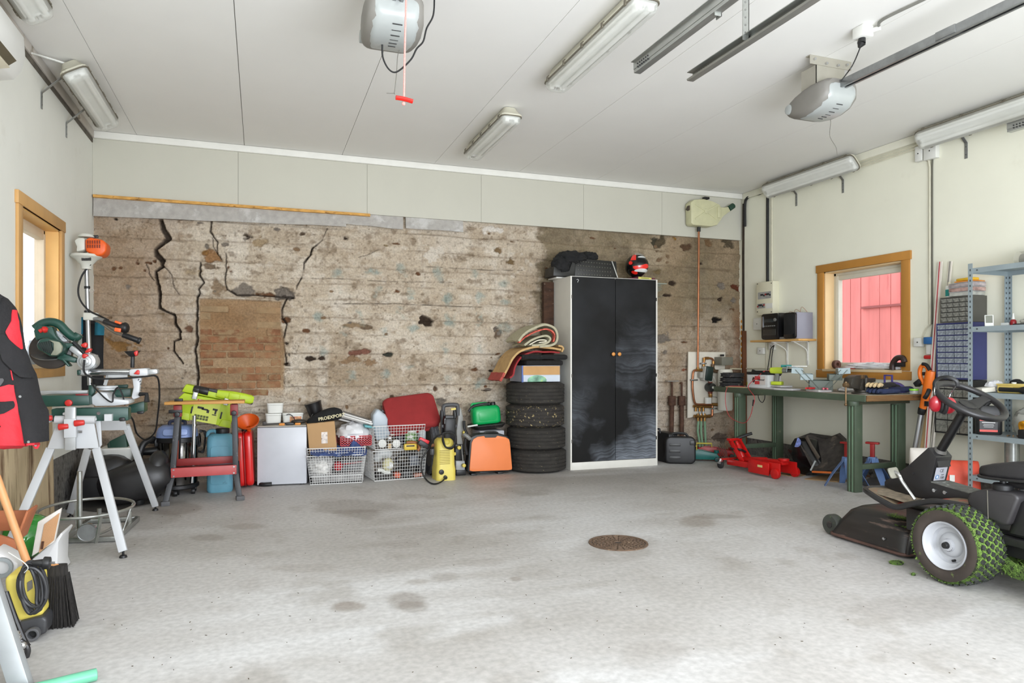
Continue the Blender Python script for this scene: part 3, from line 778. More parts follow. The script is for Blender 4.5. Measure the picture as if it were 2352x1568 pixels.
t2,p2=track('steel door track right of the pair, its end with a row of holes',1592,188,True)
hanger('perforated hanger of the right steel track',p2.x-.03,p2.y-.52,p2.z+.06)
t3,p3=track('steel door track end at the right edge, under the wall lamp',2313,304,False)
# ---- air conditioner
t=thing('air_conditioner','white wall air conditioner cut off at the left edge','air conditioner',(XL,3.9,2.62))
prof=[(0,0),(.10,-.005),(.17,.01),(.205,.06),(.222,.14),(.215,.24),(.18,.285),(0,.30)]
m=frame((0,0,0),(1,0,0),(0,0,1));sgn=(m.to_3x3()@Vector((0,0,1))).y
ye=py(52,126,4.3).y
obj('body',MB().prism(prof,sgn*-.85,m,z0=sgn*.47),M('ac_white',(226,226,222),.35,var=.02),t,bev=.008)
obj('air_outlet',MB().box((.198,-.03,.05),(.05,.66,.035),(0,-40,0)),M('ac_slot',(88,80,62),.6),t)
obj('flap',MB().box((.165,-.03,.012),(.065,.68,.008),(0,-14,0)),M('ac_flap',(222,214,192),.4),t,bev=.002)
cable('white cable from the wall gap to the corner lamp',[px(72,122,XL+.02),px(100,130,XL+.05),(XL+.16,pz(148,146,H-.05).y+.05,H-.03),(XL+.24,pz(150,150,H-.05).y+.1,H-.04)],.007,white_plastic)
# ---- surface conduits and junction boxes on the right wall
xw=XR-.012
def run(label,pts,r,mat,name='conduit',flat=1.):
    return solo(name,label,'conduit',MB().tube(pts,r,8,flat=flat),mat)
run('black conduit dropping from the ceiling to the fuse box',[px(1763,452,xw),px(1763,650,xw)],.017,M('conduit_black',(24,24,24),.6,var=.4))
run('thin cream conduit beside the black one above the fuse box',[px(1773,452,xw),px(1773,650,xw)],.009,M('conduit_cream',(206,202,182),.5))
solo('cable_bundle','black cable bundle along the top of the wall in the right corner','cable',MB().tube(spline([px(1747,444,xw),px(1728,449,xw),px(1716,455,xw-.01),px(1711,470,xw-.01),px(1711,520,xw-.01)],6),.016,8),M('conduit_black'))
m_cab=M('cable_cream',(210,206,186),.5)
for k,(dz,s) in enumerate(((0,'upper'),(.028,'middle'),(.056,'lower'))):
    cable('%s of the three cream cables between the right wall lamps'%s,[px(1955,377 ,xw)+Vector((0,0,-dz)),px(2000,363,xw)+Vector((0,0,-dz)),px(2110,325,xw)+Vector((0,0,-dz))],.008,m_cab)
def jbox(label,u0,v0,u1,v1,d=.05):
    a,b=px(u0,v0,XR),px(u1,v1,XR)
    t=thing('junction_box',label,'junction box',(XR,(a.y+b.y)/2,b.z))
    obj('box',MB().b2((XR-d,b.y,b.z),(XR,a.y,a.z)),white_plastic,t,world=True,bev=.006)
    obj('screw',MB().cyl((XR-d-.002,(a.y+b.y)/2,(a.z+b.z)/2),(XR-d,(a.y+b.y)/2,(a.z+b.z)/2),.006,n=8),M('bolt_dark',(60,58,54),.5,metal=.6),t,world=True)
    return t
jbox('smaller white junction box under the lamp above the metal shelving',2110,339,2126,369)
jbox('larger white junction box under the lamp above the metal shelving',2130,333,2159,362)
run('cream conduit dropping from the junction boxes to the wall sockets',[px(2132,362,xw),px(2136,385,xw),px(2136,745,xw)],.010,M('conduit_cream'))
run('dark conduit dropping from the junction boxes to the wall sockets',[px(2142,362,xw),px(2141,385,xw),px(2141,745,xw)],.007,M('conduit_dark',(90,88,78),.5))
t=jbox('white double wall socket beside the window, left of the blue plug',2107,776,2126,796)
cable('cream cable curving to the white wall socket',[px(2136,745,xw),px(2126,757,xw),px(2118,778,xw)],.007,m_cab)
a,b=px(2129,774,XR-.06),px(2146,790,XR-.06)
t=thing('industrial_socket','blue and white industrial socket with a red lid below it','socket',(XR,(a.y+b.y)/2,b.z-.1))
obj('housing',MB().b2((XR-.075,b.y,b.z-.09),(XR,a.y,b.z)),white_plastic,t,world=True,bev=.008)
obj('blue_lid',MB().b2((XR-.10,b.y-.005,b.z),(XR-.005,a.y+.005,a.z)),M('socket_blue',(44,96,150),.4),t,world=True,bev=.008)
obj('red_lid',MB().b2((XR-.10,b.y-.004,b.z-.13),(XR-.02,a.y+.004,b.z-.095)),M('socket_red',(176,36,34),.4),t,world=True,bev=.01)
obj('gland',MB().cyl((XR-.03,(a.y+b.y)/2,a.z),(XR-.02,(a.y+b.y)/2,a.z+.11),.02,.014),M('conduit_grey'),t,world=True)
# ================================================================ wardrobe, tyres, heating corner (back wall, right half)
def chalk(key,cx,cz,amt,zt):
    m=M(key,(22,22,22),.6,var=.25,vs=3,spec=.2)
    nt=m.node_tree;N=nt.nodes;L=nt.links;b=N['Principled BSDF']
    old=b.inputs['Base Color'].links[0].from_socket
    tc=N.new('ShaderNodeTexCoord');sp=N.new('ShaderNodeSeparateXYZ');L.new(tc.outputs['Object'],sp.inputs[0])
    dx=N.new('ShaderNodeVectorMath');dx.operation='SUBTRACT';L.new(tc.outputs['Object'],dx.inputs[0]);dx.inputs[1].default_value=(cx,0,cz)
    ln=N.new('ShaderNodeVectorMath');ln.operation='LENGTH';L.new(dx.outputs[0],ln.inputs[0])
    n0=N.new('ShaderNodeTexNoise');n0.inputs['Scale'].default_value=2.2;n0.inputs['Detail'].default_value=3;L.new(tc.outputs['Object'],n0.inputs['Vector'])
    def mth(op,a,c,d=None):
        q=N.new('ShaderNodeMath');q.operation=op;q.use_clamp=op=='MULTIPLY'
        for i,v in enumerate((a,c)):
            if isinstance(v,float):q.inputs[i].default_value=v
            else:L.new(v,q.inputs[i])
        return q.outputs[0]
    rad=mth('ADD',ln.outputs['Value'],mth('MULTIPLY',n0.outputs['Fac'],.35))
    cmb=N.new('ShaderNodeCombineXYZ');L.new(rad,cmb.inputs[0])
    st=N.new('ShaderNodeTexNoise');st.inputs['Scale'].default_value=26;st.inputs['Detail'].default_value=7;st.inputs['Roughness'].default_value=.7;L.new(cmb.outputs[0],st.inputs['Vector'])
    n=N.new('ShaderNodeTexNoise');n.inputs['Scale'].default_value=1.9;n.inputs['Detail'].default_value=5;L.new(tc.outputs['Object'],n.inputs['Vector'])
    def rmp(src,a,c):
        r=N.new('ShaderNodeMapRange');r.inputs['From Min'].default_value=a;r.inputs['From Max'].default_value=c;L.new(src,r.inputs['Value']);return r.outputs['Result']
    streak=rmp(st.outputs['Fac'],.40,.68);blotch=rmp(n.outputs['Fac'],.42,.66);low=rmp(sp.outputs['Z'],zt,.25)
    f=mth('MULTIPLY',mth('MULTIPLY',streak,blotch),mth('MULTIPLY',low,amt))
    f=mth('ADD',f,mth('MULTIPLY',mth('MULTIPLY',low,blotch),.10));f=mth('ADD',f,mth('MULTIPLY',blotch,.025))
    mx=N.new('ShaderNodeMix');mx.data_type='RGBA';L.new(f,mx.inputs[0]);L.new(old,mx.inputs[6]);mx.inputs[7].default_value=lin((170,178,190))+(1,)
    L.new(mx.outputs[2],b.inputs['Base Color'])
    return m
W0,W1,WY,WT=3.022,4.060,6.570,2.015
t=thing('wardrobe','tall white wardrobe with black chalkboard doors beside the tyre stack','wardrobe',((W0+W1)/2,WY+.23,0))
m_ward=M('wardrobe_white',(214,212,204),.5,var=.03)
cb=MB()
cb.b2((W0,WY,0),(W0+.018,WY+.46,WT));cb.b2((W1-.018,WY,0),(W1,WY+.46,WT))
cb.b2((W0+.018,WY+.005,WT-.02),(W1-.018,WY+.46,WT));cb.b2((W0+.018,WY+.45,.0),(W1-.018,WY+.46,WT-.02));cb.b2((W0+.018,WY+.03,.07),(W1-.018,WY+.45,.085))
obj('carcass',cb,m_ward,t,world=True,bev=.0015,seg=1)
obj('plinth',MB().b2((W0+.018,WY-.002,0),(W1-.018,WY+.02,.078)),m_ward,t,world=True,bev=.001)
xm=(W0+W1)/2+.003
for a,b_,s in ((W0+.020,xm-.0025,-1),(xm+.0025,W1-.020,1)):
    d=obj('door',MB().b2((a,WY-.003,.082),(b_,WY+.015,WT-.006)),chalk('chalkboard_l' if s<0 else 'chalkboard_r',-.30 if s<0 else .30,1.0 if s<0 else 1.9,.40 if s<0 else .62,1.0 if s<0 else 1.7),t,world=True,bev=.0015,seg=1)
    kx=xm+s*.036
    obj('knob',MB().lathe([(.0,.0),(.009,.0),(.008,.010),(.017,.016),(.021,.024),(.019,.031),(.010,.035),(0,.0355)],frame((kx,WY-.003,1.205),(1,0,0),(0,0,1)),16),M('knob_pine',(206,140,70),.35,var=.08),d,world=True,ang=60)
    hx=a-.002 if s<0 else b_+.002
    for z in (.30,.98,1.80):
        obj('hinge',MB().box((hx,WY-.004,z),(.010,.008,.035)),M('hinge_dark',(70,66,60),.5,metal=.5),d,world=True)
mk=py(1327,645,WY-.004)
obj('chalk_mark',MB().tube(spline([mk+Vector((-.012,0,.012)),mk+Vector((.0,0,.018)),mk+Vector((.010,0,.008)),mk+Vector((.002,0,-.004)),mk+Vector((.0,0,-.016))],4),.0022,5),M('chalk_white',(220,220,220),.9),t,world=True)
solo('shelf_board','thin white board lying on the wardrobe, sticking out to the left','board',MB().b2((2.965,6.80,WT+.001),(3.70,7.03,WT+.013)),white_paint,bev=.001)
solo('glass_shelf','thin glass strip lying on the wardrobe, sticking out to the right','glass shelf',MB().b2((3.72,6.92,WT+.001),(4.40,7.03,WT+.008)),M('glass_strip',(176,190,182),.1,var=.03,alpha=.6))
# dark timber post and rebate behind the wardrobe
solo('timber_post','dark rotten timber standing in the wall left of the wardrobe','timber',MB().b2((2.90,6.99,.0),(3.016,7.045,1.99)),M('timber_dark',(64,42,28),.9,var=.4,vs=9,stretch=(1,1,3),bump=.5,bs=30,dirt=((150,140,124),.66,16)))
# dimpled black crate with clothes
cr=thing('crate','black dimpled metal crate on the wardrobe, left of the helmet','crate',(3.28,6.85,WT+.0135))
z0=WT+.0135
cb=MB()
fl_=py(1320,634,6.72);fr_=py(1419,637,6.72);tl=py(1326,592,6.72).z;tr=py(1416,600,6.72).z
cb.loft([[(fl_.x,6.72,z0),(fr_.x,6.72,z0),(fr_.x,6.98,z0),(fl_.x,6.98,z0)],[(fl_.x+.02,6.735,tl),(fr_.x-.01,6.735,tr),(fr_.x-.01,6.965,tr),(fl_.x+.02,6.965,tl)]])
m_blk=M('crate_black',(38,38,36),.45,var=.2,metal=.2)
obj('body',cb,m_blk,cr,world=True,bev=.006)
dm=MB()
for i in range(13):
    for j in range(4):
        s,q=(i+.5)/13*.86,(j+.6)/4.3
        x=fl_.x+.025+(fr_.x-fl_.x-.03)*s;dm.cyl((x,6.721+.014*q,z0+(tl-z0)*q*(1-.12*s)),(x,6.7125+.014*q,z0+(tl-z0)*q*(1-.12*s)),.0065,.004,8)
obj('dimples',dm,M('crate_dimple',(112,110,102),.35,metal=.4),cr,world=True)['kind']='stuff'
lx=py(1272,633,6.72).x
obj('end_flap',MB().prism([(lx,z0),(fl_.x+.01,z0),(fl_.x+.015,tl),(fl_.x-.01,tl-.01),(fl_.x-.06,z0+.06),(lx+.06,z0+.075),(lx+.005,z0+.10)],.24,frame((0,6.97,0),(1,0,0),(0,0,1))),m_blk,cr,world=True,bev=.004)
obj('corner_flap',MB().bar((fr_.x-.07,6.725,tr),(fr_.x-.005,6.715,z0+.01),.012,.004,(0,1,0)),chrome,cr,world=True)
m_cl=M('cloth_black',(20,20,21),.9,var=.4,vs=12,bump=.3,bs=40)
def heap(c,r,seed,amp=.24,fold=3.6,nu=34,nv=18,squash=1.):
    """crumpled cloth lump"""
    c=Vector(c)
    def fn(u,v):
        a=2*math.pi*u;b_=math.pi*(.02+.96*v)
        d=Vector((math.sin(b_)*math.cos(a),math.sin(b_)*math.sin(a),math.cos(b_)))
        k=1+amp*(noise.noise(d*fold+Vector((seed,0,0)))+.6*abs(noise.noise(d*fold*2.1+Vector((0,seed,0)))))
        p=Vector((d.x*r[0]*k,d.y*r[1]*k,d.z*r[2]*k))
        p.z=max(p.z,-r[2]*.8*squash)
        return c+p
    return MB().surf(fn,nu,nv,cu=True)
hc=py(1318,600,6.86)
clo=thing('clothes','black crumpled clothes heaped over the left end of the crate','clothes',hc)
obj('cloth',heap((hc.x-.05,6.84,hc.z+.015),(.17,.14,.09),3.),m_cl,clo,world=True)
h2=py(1290,612,6.84);obj('sleeve',heap((h2.x-.03,6.80,h2.z),(.10,.10,.10),8.),m_cl,clo,world=True)
h2=py(1350,594,6.9);obj('hood',heap((h2.x,6.88,h2.z+.01),(.10,.09,.06),13.),m_cl,clo,world=True)
# books and helmet
by=6.72
a,b_=py(1426,636,by),py(1502,636,by)
zt=WT+.0
bk=thing('book','worn dark red book lying under the yellow labelled box, below the helmet','book',(a.x+.14,by+.1,zt))
obj('pages',MB().box((0,0,.007),(.27,.19,.010)),M('paper',(206,196,170),.9,var=.05),bk)
obj('cover',MB().box((0,0,.001),(.285,.20,.002)).box((0,0,.013),(.285,.20,.002)),M('book_red',(120,52,34),.6),bk)
bx=thing('puzzle_box','flat box with yellow label and purple end under the helmet','box',(b_.x-.10,by+.1,zt+.0145),14)
obj('body',MB().box((0,0,.014),(.26,.17,.028)),M('box_purple',(104,46,62),.6),bx,bev=.002)
obj('label',MB().box((-.03,-.0855,.014),(.20,.002,.026)),M('label_yellow',(216,206,110),.6),bx)
obj('print',MB().box((-.03,-.087,.016),(.12,.001,.006)),M('print_green',(90,110,50),.7),bx)
hp=py(1464,604,6.80);hz=zt+.0435
hm=thing('helmet','black motorcycle helmet with red and white flashes and raised visor','helmet',(hp.x,6.82,hz))
m_hb=M('helmet_black',(18,18,19),.18,var=.1,coat=.5)
HR=(.125,.145,.135)
def hpt(az,el,k=1.0):
    x=math.cos(el)*math.sin(az)*HR[0]*k;y=-math.cos(el)*math.cos(az)*HR[1]*k;z=math.sin(el)*HR[2]*k
    if z<-.05:x*=1-.5*(-.05-z)/.12;y*=1-.3*(-.05-z)/.12
    return (x,y,.125+z)
R_=math.radians
obj('shell',MB().surf(lambda u,v:hpt(2*math.pi*u,R_(-62+152*v)),40,22,cu=True).add([hpt(2*math.pi*i/24,R_(-62)) for i in range(24)],[tuple(range(24))]),m_hb,hm)
def patch(n,mat,a0,a1,e0,e1,k,fn=None,par=hm):
    def f(u,v):
        a=R_(a0+(a1-a0)*u);w=math.sin(math.pi*min(1,max(0,u*.96+.02)))**.5 if fn else 1
        em=(e0+e1)/2+(fn(u) if fn else 0);hh=(e1-e0)/2*w
        return hpt(a,R_(em-hh+2*hh*v),k)
    return obj(n,MB().slab(f,18,6,.003),mat,par)
m_red=M('helmet_red',(226,40,30),.25,coat=.4);m_wht=M('helmet_white',(214,216,216),.25,coat=.4)
patch('red_flash',m_red,-50,40,-20,6,1.012,lambda u:-6*math.sin(u*5)-2)
patch('white_flash',m_wht,-45,52,-34,-18,1.014,lambda u:2*math.sin(u*4))
patch('chin_flash',m_red,-66,-28,-44,-26,1.012,lambda u:3-6*u)
patch('brow_stripe',m_wht,-25,75,34,48,1.012,lambda u:4*math.sin(math.pi*u))
patch('red_stripe',m_red,-66,-36,24,66,1.012)
patch('eye_port',M('visor_dark',(10,10,11),.1),-30,120,10,30,1.008)
patch('visor',M('visor_clear',(190,186,176),.1,alpha=.45),-45,130,52,80,1.10)
obj('pivot',MB().cyl((-.112,-.075,.15),(-.124,-.082,.15),.02,n=14),m_red,hm)
# ---- tyres
def tyre(mb,R,r,w,n=96,grooves=4,lug=.004,m=None):
    prof=[]
    h2_=w/2
    prof+=[(r,-h2_*.72),(r+.02,-h2_*.86),((r+R)/2,-h2_),(R-.045,-h2_*.97),(R-.016,-h2_*.86)]
    zs=np.linspace(-.80,.80,grooves+2)*h2_
    prof.append((R,-h2_*.78))
    for k in range(1,grooves+1):
        z=zs[k];prof+=[(R,z-.0055),(R-.008,z-.004),(R-.008,z+.004),(R,z+.0055)]
    prof+=[(R,h2_*.78),(R-.016,h2_*.86),(R-.045,h2_*.97),((r+R)/2,h2_),(r+.02,h2_*.86),(r,h2_*.72),(r+.012,0)]
    k=len(prof);vs=[];fs=[]
    for i in range(n):
        a=2*math.pi*i/n
        for rr,z in prof:
            q=rr-(lug if (i%3==0 and rr>R-.006 and abs(z)>h2_*.2) else 0)
            a2=a+(.02*abs(z)/h2_ if rr>R-.02 else 0)
            vs.append((q*math.cos(a2),q*math.sin(a2),z))
    for i in range(n):
        for j in range(k):
            fs.append((i*k+j,((i+1)%n)*k+j,((i+1)%n)*k+(j+1)%k,i*k+(j+1)%k))
    return mb.add(vs,fs,m)
m_tyre=M('tyre_dusty',(44,41,37),.85,var=.3,vs=10,bump=.35,bs=150,stretch=(1,1,2.5),dirt=((150,136,104),.645,36,.05))
m_tyre2=M('tyre_straw',(46,42,38),.85,var=.3,vs=10,bump=.35,bs=150,dirt=((182,164,116),.60,36,.04))
TX,TY,TW=2.705,6.745,.229
for k,(lab,dx,mt) in enumerate((('lowest car tyre of the stack beside the wardrobe',.012,m_tyre),('car tyre second from the floor in the stack',.004,m_tyre),('straw flecked car tyre third from the floor in the stack',-.008,m_tyre2),('topmost car tyre of the stack, under the cardboard box',-.006,m_tyre))):
    t=thing('tyre_casing',lab,'tyre',(TX+dx,TY,k*TW),k*37,group='stacked car tyres')
    o=obj('tread',tyre(MB(),.305,.205,TW-.002,m=T3(0,0,TW/2)),mt,t,ang=25)
zt=4*TW
# box on the tyres
t=thing('cardboard_box','open blue and white cardboard box on top of the tyre stack','box',(TX,TY,zt))
a,b_=py(1199,872,6.62),py(1286,872,6.62)
x0,x1=a.x,b_.x
bb=MB().b2((x0,6.62,zt),(x1,6.626,zt+.17)).b2((x0,6.98,zt),(x1,6.986,zt+.17)).b2((x0,6.626,zt),(x0+.006,6.98,zt+.17)).b2((x1-.006,6.626,zt),(x1,6.98,zt+.17)).b2((x0,6.62,zt),(x1,6.98,zt+.004))
obj('walls',bb,M('box_white_print',(196,204,214),.7,var=.08,vs=5),t,world=True,smooth=False)
obj('brown_flap',MB().b2((x0+.01,6.612,zt+.075),(x1-.004,6.619,zt+.165)),M('cardboard_in',(190,148,98),.85,var=.06),t,world=True,smooth=False)
obj('blue_edge',MB().b2((x0-.004,6.615,zt),(x0+.014,6.63,zt+.17)),M('box_blue',(92,112,168),.7),t,world=True)
pr=MB().surf(lambda u,v:(x0+.06+.21*u,6.6185,zt+.004+.068*v*(.35+.65*math.sin(math.pi*u)**.6)),16,4)
obj('printed_picture',pr,M('print_leaf',(130,176,150),.7,var=.5,vs=14,dirt=((200,220,60),.56,16)),t,world=True)
# black car mats
m_mat=M('mat_black',(26,25,25),.95,var=.4,vs=30,bump=.5,bs=160,dirt=((150,140,110),.72,40))
def mat_slab(x0,x1,y0,y1,z,seed,droop=.0,th=.022):
    def fn(u,v):
        return (x0+(x1-x0)*u,y0+(y1-y0)*v,z+.006*noise.noise((u*3,v*3,seed))-droop*max(0,abs(u-.45)-.3)**1.5)
    return MB().slab(fn,18,8,th)
l_,r_=py(1200,822,6.58),py(1301,822,6.58)
solo('car_mat','black car mat lying folded on the cardboard box, lower one','mat',mat_slab(l_.x+.04,r_.x-.03,6.58,6.98,zt+.172,2,th=.052),m_mat,bev=.02)
solo('car_mat','black car mat with a pointed corner, directly under the red lined blanket','mat',mat_slab(l_.x-.01,r_.x+.01,6.56,6.98,zt+.233,5,.02,th=.05),m_mat,bev=.02)
# folded blankets
def path_px(pts,y):return [py(u,v,y) for u,v in pts]
def drape(path,y0,y1,th,seed,nv=12,amp=.012,n=8):
    P=spline(path,n);k=len(P)
    def fn(u,v):
        i=u*(k-1);a=P[min(k-1,int(i))];b_=P[min(k-1,int(i)+1)];p=a.lerp(b_,i-int(i))
        q=noise.noise((p.x*7,v*3,seed))*amp
        return (p.x+q*.6,y0+(y1-y0)*v+noise.noise((u*4,seed,0))*.02,p.z+q)
    return MB().slab(fn,k,nv,th)
m_bei=M('blanket_beige',(188,154,104),.95,var=.12,vs=14,bump=.5,bs=90,dirt=((150,116,72),.6,12))
m_lin=M('blanket_red',(146,44,46),.95,var=.15,vs=12,bump=.4,bs=90)
bl=thing('blanket','folded beige quilt with dark red lining hanging over the tyre edge','blanket',(TX-.1,TY,zt+.23))
yb0=6.57
obj('top_cloth',drape(path_px([(1288,806),(1262,800),(1228,800),(1200,806),(1180,824),(1168,848),(1158,866)],yb0),yb0,6.95,-.020,3.),m_bei,bl,world=True)
obj('hem',drape(path_px([(1161,858),(1156,868),(1152,876)],yb0-.003),yb0-.003,6.95,-.024,3.,n=4),M('blanket_hem',(168,74,66),.95,var=.15,bump=.4,bs=90),bl,world=True)
obj('lining',drape(path_px([(1286,811),(1255,810),(1222,811),(1200,820),(1186,842),(1180,862),(1172,870)],yb0+.01),yb0+.012,6.94,-.016,9.),m_lin,bl,world=True)
obj('upper_fold',drape(path_px([(1282,796),(1291,800),(1288,808)],yb0),yb0,6.95,.018,5.,n=6),m_bei,bl,world=True)
m_rug=M('rug_pattern',(178,172,146),.95,var=.12,vs=30,bump=.5,bs=120,stretch=(1,1,4),dirt=((150,152,120),.55,9,.2))
ru=thing('rug','rolled faded green rug with coral zigzag border on top of the blankets','rug',(TX,TY,zt+.27))
obj('outer_roll',drape(path_px([(1190,781),(1205,764),(1228,750),(1252,743),(1274,750),(1283,768),(1280,786),(1266,795),(1240,798)],yb0-.02),yb0-.02,6.93,-.022,1.,n=6),m_rug,ru,world=True)
obj('coral_border',drape(path_px([(1192,785),(1208,772),(1230,760),(1252,754),(1268,757),(1276,770),(1273,785)],yb0-.022),yb0-.022,yb0+.03,-.013,1.,nv=4,n=6),M('rug_coral',(196,92,76),.95,var=.6,vs=40,bump=.3),ru,world=True)
obj('inner_fold',drape(path_px([(1204,790),(1220,779),(1240,771),(1258,769),(1266,778),(1258,789),(1240,794),(1222,795)],yb0-.01),yb0-.01,6.92,-.020,2.,n=6),m_rug,ru,world=True)
obj('core_fold',drape(path_px([(1216,790),(1236,781),(1254,779),(1256,784),(1238,789)],yb0-.0),yb0,6.92,-.012,4.,n=6),M('rug_pale',(206,200,178),.95,var=.1,bump=.4,bs=120),ru,world=True)
# ---- expansion tank and heating board
yt=6.93
tk=thing('expansion_tank','yellowed plastic tank with a green cap mounted high in the corner','tank',py(1625,520,yt))
m_tk=M('tank_plastic',(196,194,158),.4,var=.08,dirt=((160,176,128),.58,5,.25))
P2=lambda pts,y:[(q.x,q.z) for q in (py(*a2(*p),y) for p in pts)]
fz=frame((0,yt+.11,0),(1,0,0),(0,0,1))
obj('body',MB().prism(P2([(228,60),(245,44),(300,40),(350,54),(384,70),(396,90),(396,150),(372,182),(340,190),(240,182),(230,170)],yt),.12,fz),m_tk,tk,world=True,bev=.012)
obj('neck',MB().loft([[Vector((q.x,yt+d,q.z)) for q,d in ((py(*a2(*p1),yt),.02),(py(*a2(*p2),yt),.02),(py(*a2(*p2),yt),.09),(py(*a2(*p1),yt),.09))] for p1,p2 in (((380,82),(380,168)),((420,84),(418,128)),((440,80),(452,104)))]),m_tk,tk,world=True,bev=.006)
obj('cap',MB().cyl(py(*a2(436,94),yt+.05),py(*a2(462,76),yt+.05),.034,n=16),M('cap_green',(36,66,52),.5),tk,world=True,bev=.004)
c_=py(*a2(312,108),yt)
for p in ((252,70),(372,74),(366,150),(250,150)):
    q=py(*a2(*p),yt);obj('rib',MB().bar((c_.x,yt-.012,c_.z),(q.x,yt-.012,q.z),.016,.01,(0,1,0)),m_tk,tk,world=True,bev=.003)
obj('boss',MB().cyl((c_.x,yt-.02,c_.z),(c_.x,yt+.0,c_.z),.03,n=14),m_tk,tk,world=True,bev=.003)
q=py(*a2(380,105),yt);obj('panel_rib',MB().box((q.x,yt-.012,q.z-.02),(.05,.02,.13)),m_tk,tk,world=True,bev=.008)
q=py(*a2(312,36),yt+.04);obj('top_plug',MB().box(q,(.07,.05,.025)),black_plastic,tk,world=True,bev=.004)
q=py(*a2(216,90),yt+.04);obj('clip',MB().box(q,(.03,.05,.05),(0,25,0)),M('clip_brown',(70,56,44),.5),tk,world=True,bev=.003)
q=py(*a2(273,194),yt+.05);q2=py(*a2(273,218),yt+.05)
obj('outlet',MB().cyl(q,q2,.022,n=12),black_plastic,tk,world=True)
G=lambda x,y,yy:py(1570+x/8.713,790+y/8.713,yy)
yp=7.00
top=q2
hb=thing('heating_board','white board of copper pipes, pump and valves beside the bench','pipework',G(450,1480,7.04))
bz=[G(105,155,7.02),G(845,160,7.02),G(800,1355,7.02),G(90,1480,7.02)]
obj('board',MB().prism([(p.x,p.z) for p in bz],.02,frame((0,7.045,0),(1,0,0),(0,0,1))),M('board_white',(214,208,194),.6,var=.05),hb,world=True,bev=.002)
m_rust=M('pump_red_brown',(120,56,40),.6,var=.3)
obj('riser',MB().tube([(top.x,yt+.05,top.z+.01),(top.x,yt+.05,top.z-.2),G(288,400,yp-.02),G(288,520,yp-.02)],.0125,10),copper,hb,world=True)
def tub(n,pts,r,mat,k=5,sm=True):
    return obj(n,MB().tube(spline([G(x,y,yp-.02) for x,y in pts],k) if sm else [G(x,y,yp-.02) for x,y in pts],r,10),mat,hb,world=True)
tub('left_pipe',[(370,520),(260,520),(205,545),(188,640),(180,850),(200,1060),(225,1170),(270,1205),(400,1208),(560,1208)],.013,copper)
tub('tee',[(255,520),(370,520)],.018,brass,sm=False);tub('tee_joint',[(288,455),(288,540)],.016,brass,sm=False)
tub('arch_pipe',[(405,480),(410,330),(430,285),(500,282),(570,295),(600,350),(598,400)],.013,copper)
for a_,b__ in (((405,400),(405,480)),((412,270),(412,350)),((598,340),(598,390)),((440,282),(500,282))):tub('fitting',[a_,b__],.017,brass,sm=False)
tub('valve_elbow',[(590,400),(585,470),(610,530),(680,545),(755,535)],.021,M('bronze',(92,72,52),.5,metal=.5,var=.2))
for x,y in ((400,388),(185,718),(570,1288)):
    c_=G(x,y,yp-.015);obj('pipe_clamp',MB().box(c_,(.055,.05,.02)),chrome,hb,world=True,bev=.004)
    c_=G(x+(-45 if x==400 else 75),y,yp-.005);obj('clamp_screw',MB().cyl(c_+Vector((-.015,0,0)),c_+Vector((.015,0,0)),.009,n=6),M('steel_dark',(110,110,108),.4,metal=.7),hb,world=True)
c_=G(490,590,yp-.06)
obj('controller',MB().box(c_,(.10,.07,.17),(0,8,0)),M('controller_green',(28,46,42),.4,var=.2),hb,world=True,bev=.012)
obj('controller_base',MB().box(G(412,590,yp-.04),(.045,.08,.17),(0,8,0)).box(G(345,620,yp-.03),(.05,.06,.07)),M('controller_grey',(166,164,156),.5),hb,world=True,bev=.01)
tub('pump_tail',[(530,710),(540,800)],.024,m_rust,sm=False)
c_=G(535,865,yp-.03);obj('pump',MB().cyl(c_+Vector((0,.04,0)),c_+Vector((0,-.05,0)),.055,.05,20),M('pump_dark',(48,50,48),.4),hb,world=True,bev=.006)
obj('pump_dial',MB().cyl(c_+Vector((0,-.05,0)),c_+Vector((0,-.058,0)),.014,n=14),white_plastic,hb,world=True)
tub('pump_body',[(535,930),(538,990)],.026,m_rust,sm=False)
tub('ball_valve',[(538,985),(540,1030),(545,1080),(545,1210)],[.020,.024,.014,.012],brass,sm=False)
tub('valve_lever',[(560,1050),(640,1060),(690,1078)],.006,chrome,sm=False)
obj('meter',MB().box(G(490,1130,yp-.04),(.075,.04,.075)),white_plastic,hb,world=True,bev=.006)
tub('brass_tail',[(545,1208),(715,1212)],.020,brass,sm=False)
tub('upper_manifold',[(200,1240),(300,1255),(540,1255)],.016,brass,sm=False)
for x in (245,325,395):tub('manifold_valve',[(x,1250),(x,1345)],.015,brass,sm=False)
tub('return_pipe',[(575,1220),(575,1400),(560,1440),(500,1445)],.014,copper)
tub('lower_manifold',[(215,1440),(300,1450),(525,1445)],.019,brass,sm=False)
for x in (290,355,425):tub('manifold_outlet',[(x,1390),(x,1540)],.014,brass,sm=False)
for x in (330,395):tub('drain_tap',[(x,1330),(x+4,1420)],.010,chrome,sm=False)
m_hose=M('hose_green',(122,158,126),.6,var=.06)
for k,x in enumerate((300,355,425)):
    s=G(x,1540,yp-.02);hx=[py(1610,1035,6.98),py(1615,1035,6.96),py(1622,1035,6.99)][k]
    o=obj('floor_heating_hose',MB().tube(spline([s,s+Vector((-.01+.008*k,0,-.12)),Vector((s.x+.005,6.97,.18)),Vector((s.x+.03,6.98,-.01))],6),.013,8),m_hose,hb,world=True)
hl=G(795,505,yp-.03);hl2=G(780,1320,yp-.03)
obj('heater_cylinder',MB().lathe([(.0,hl2.z-.01),(.08,hl2.z),(.088,hl2.z+.02),(.088,hl.z-.03),(.078,hl.z),(.0,hl.z+.003)],T3((hl.x+.0,6.935,0)),22),M('heater_white',(222,220,208),.35,var=.03),hb,world=True,ang=40)
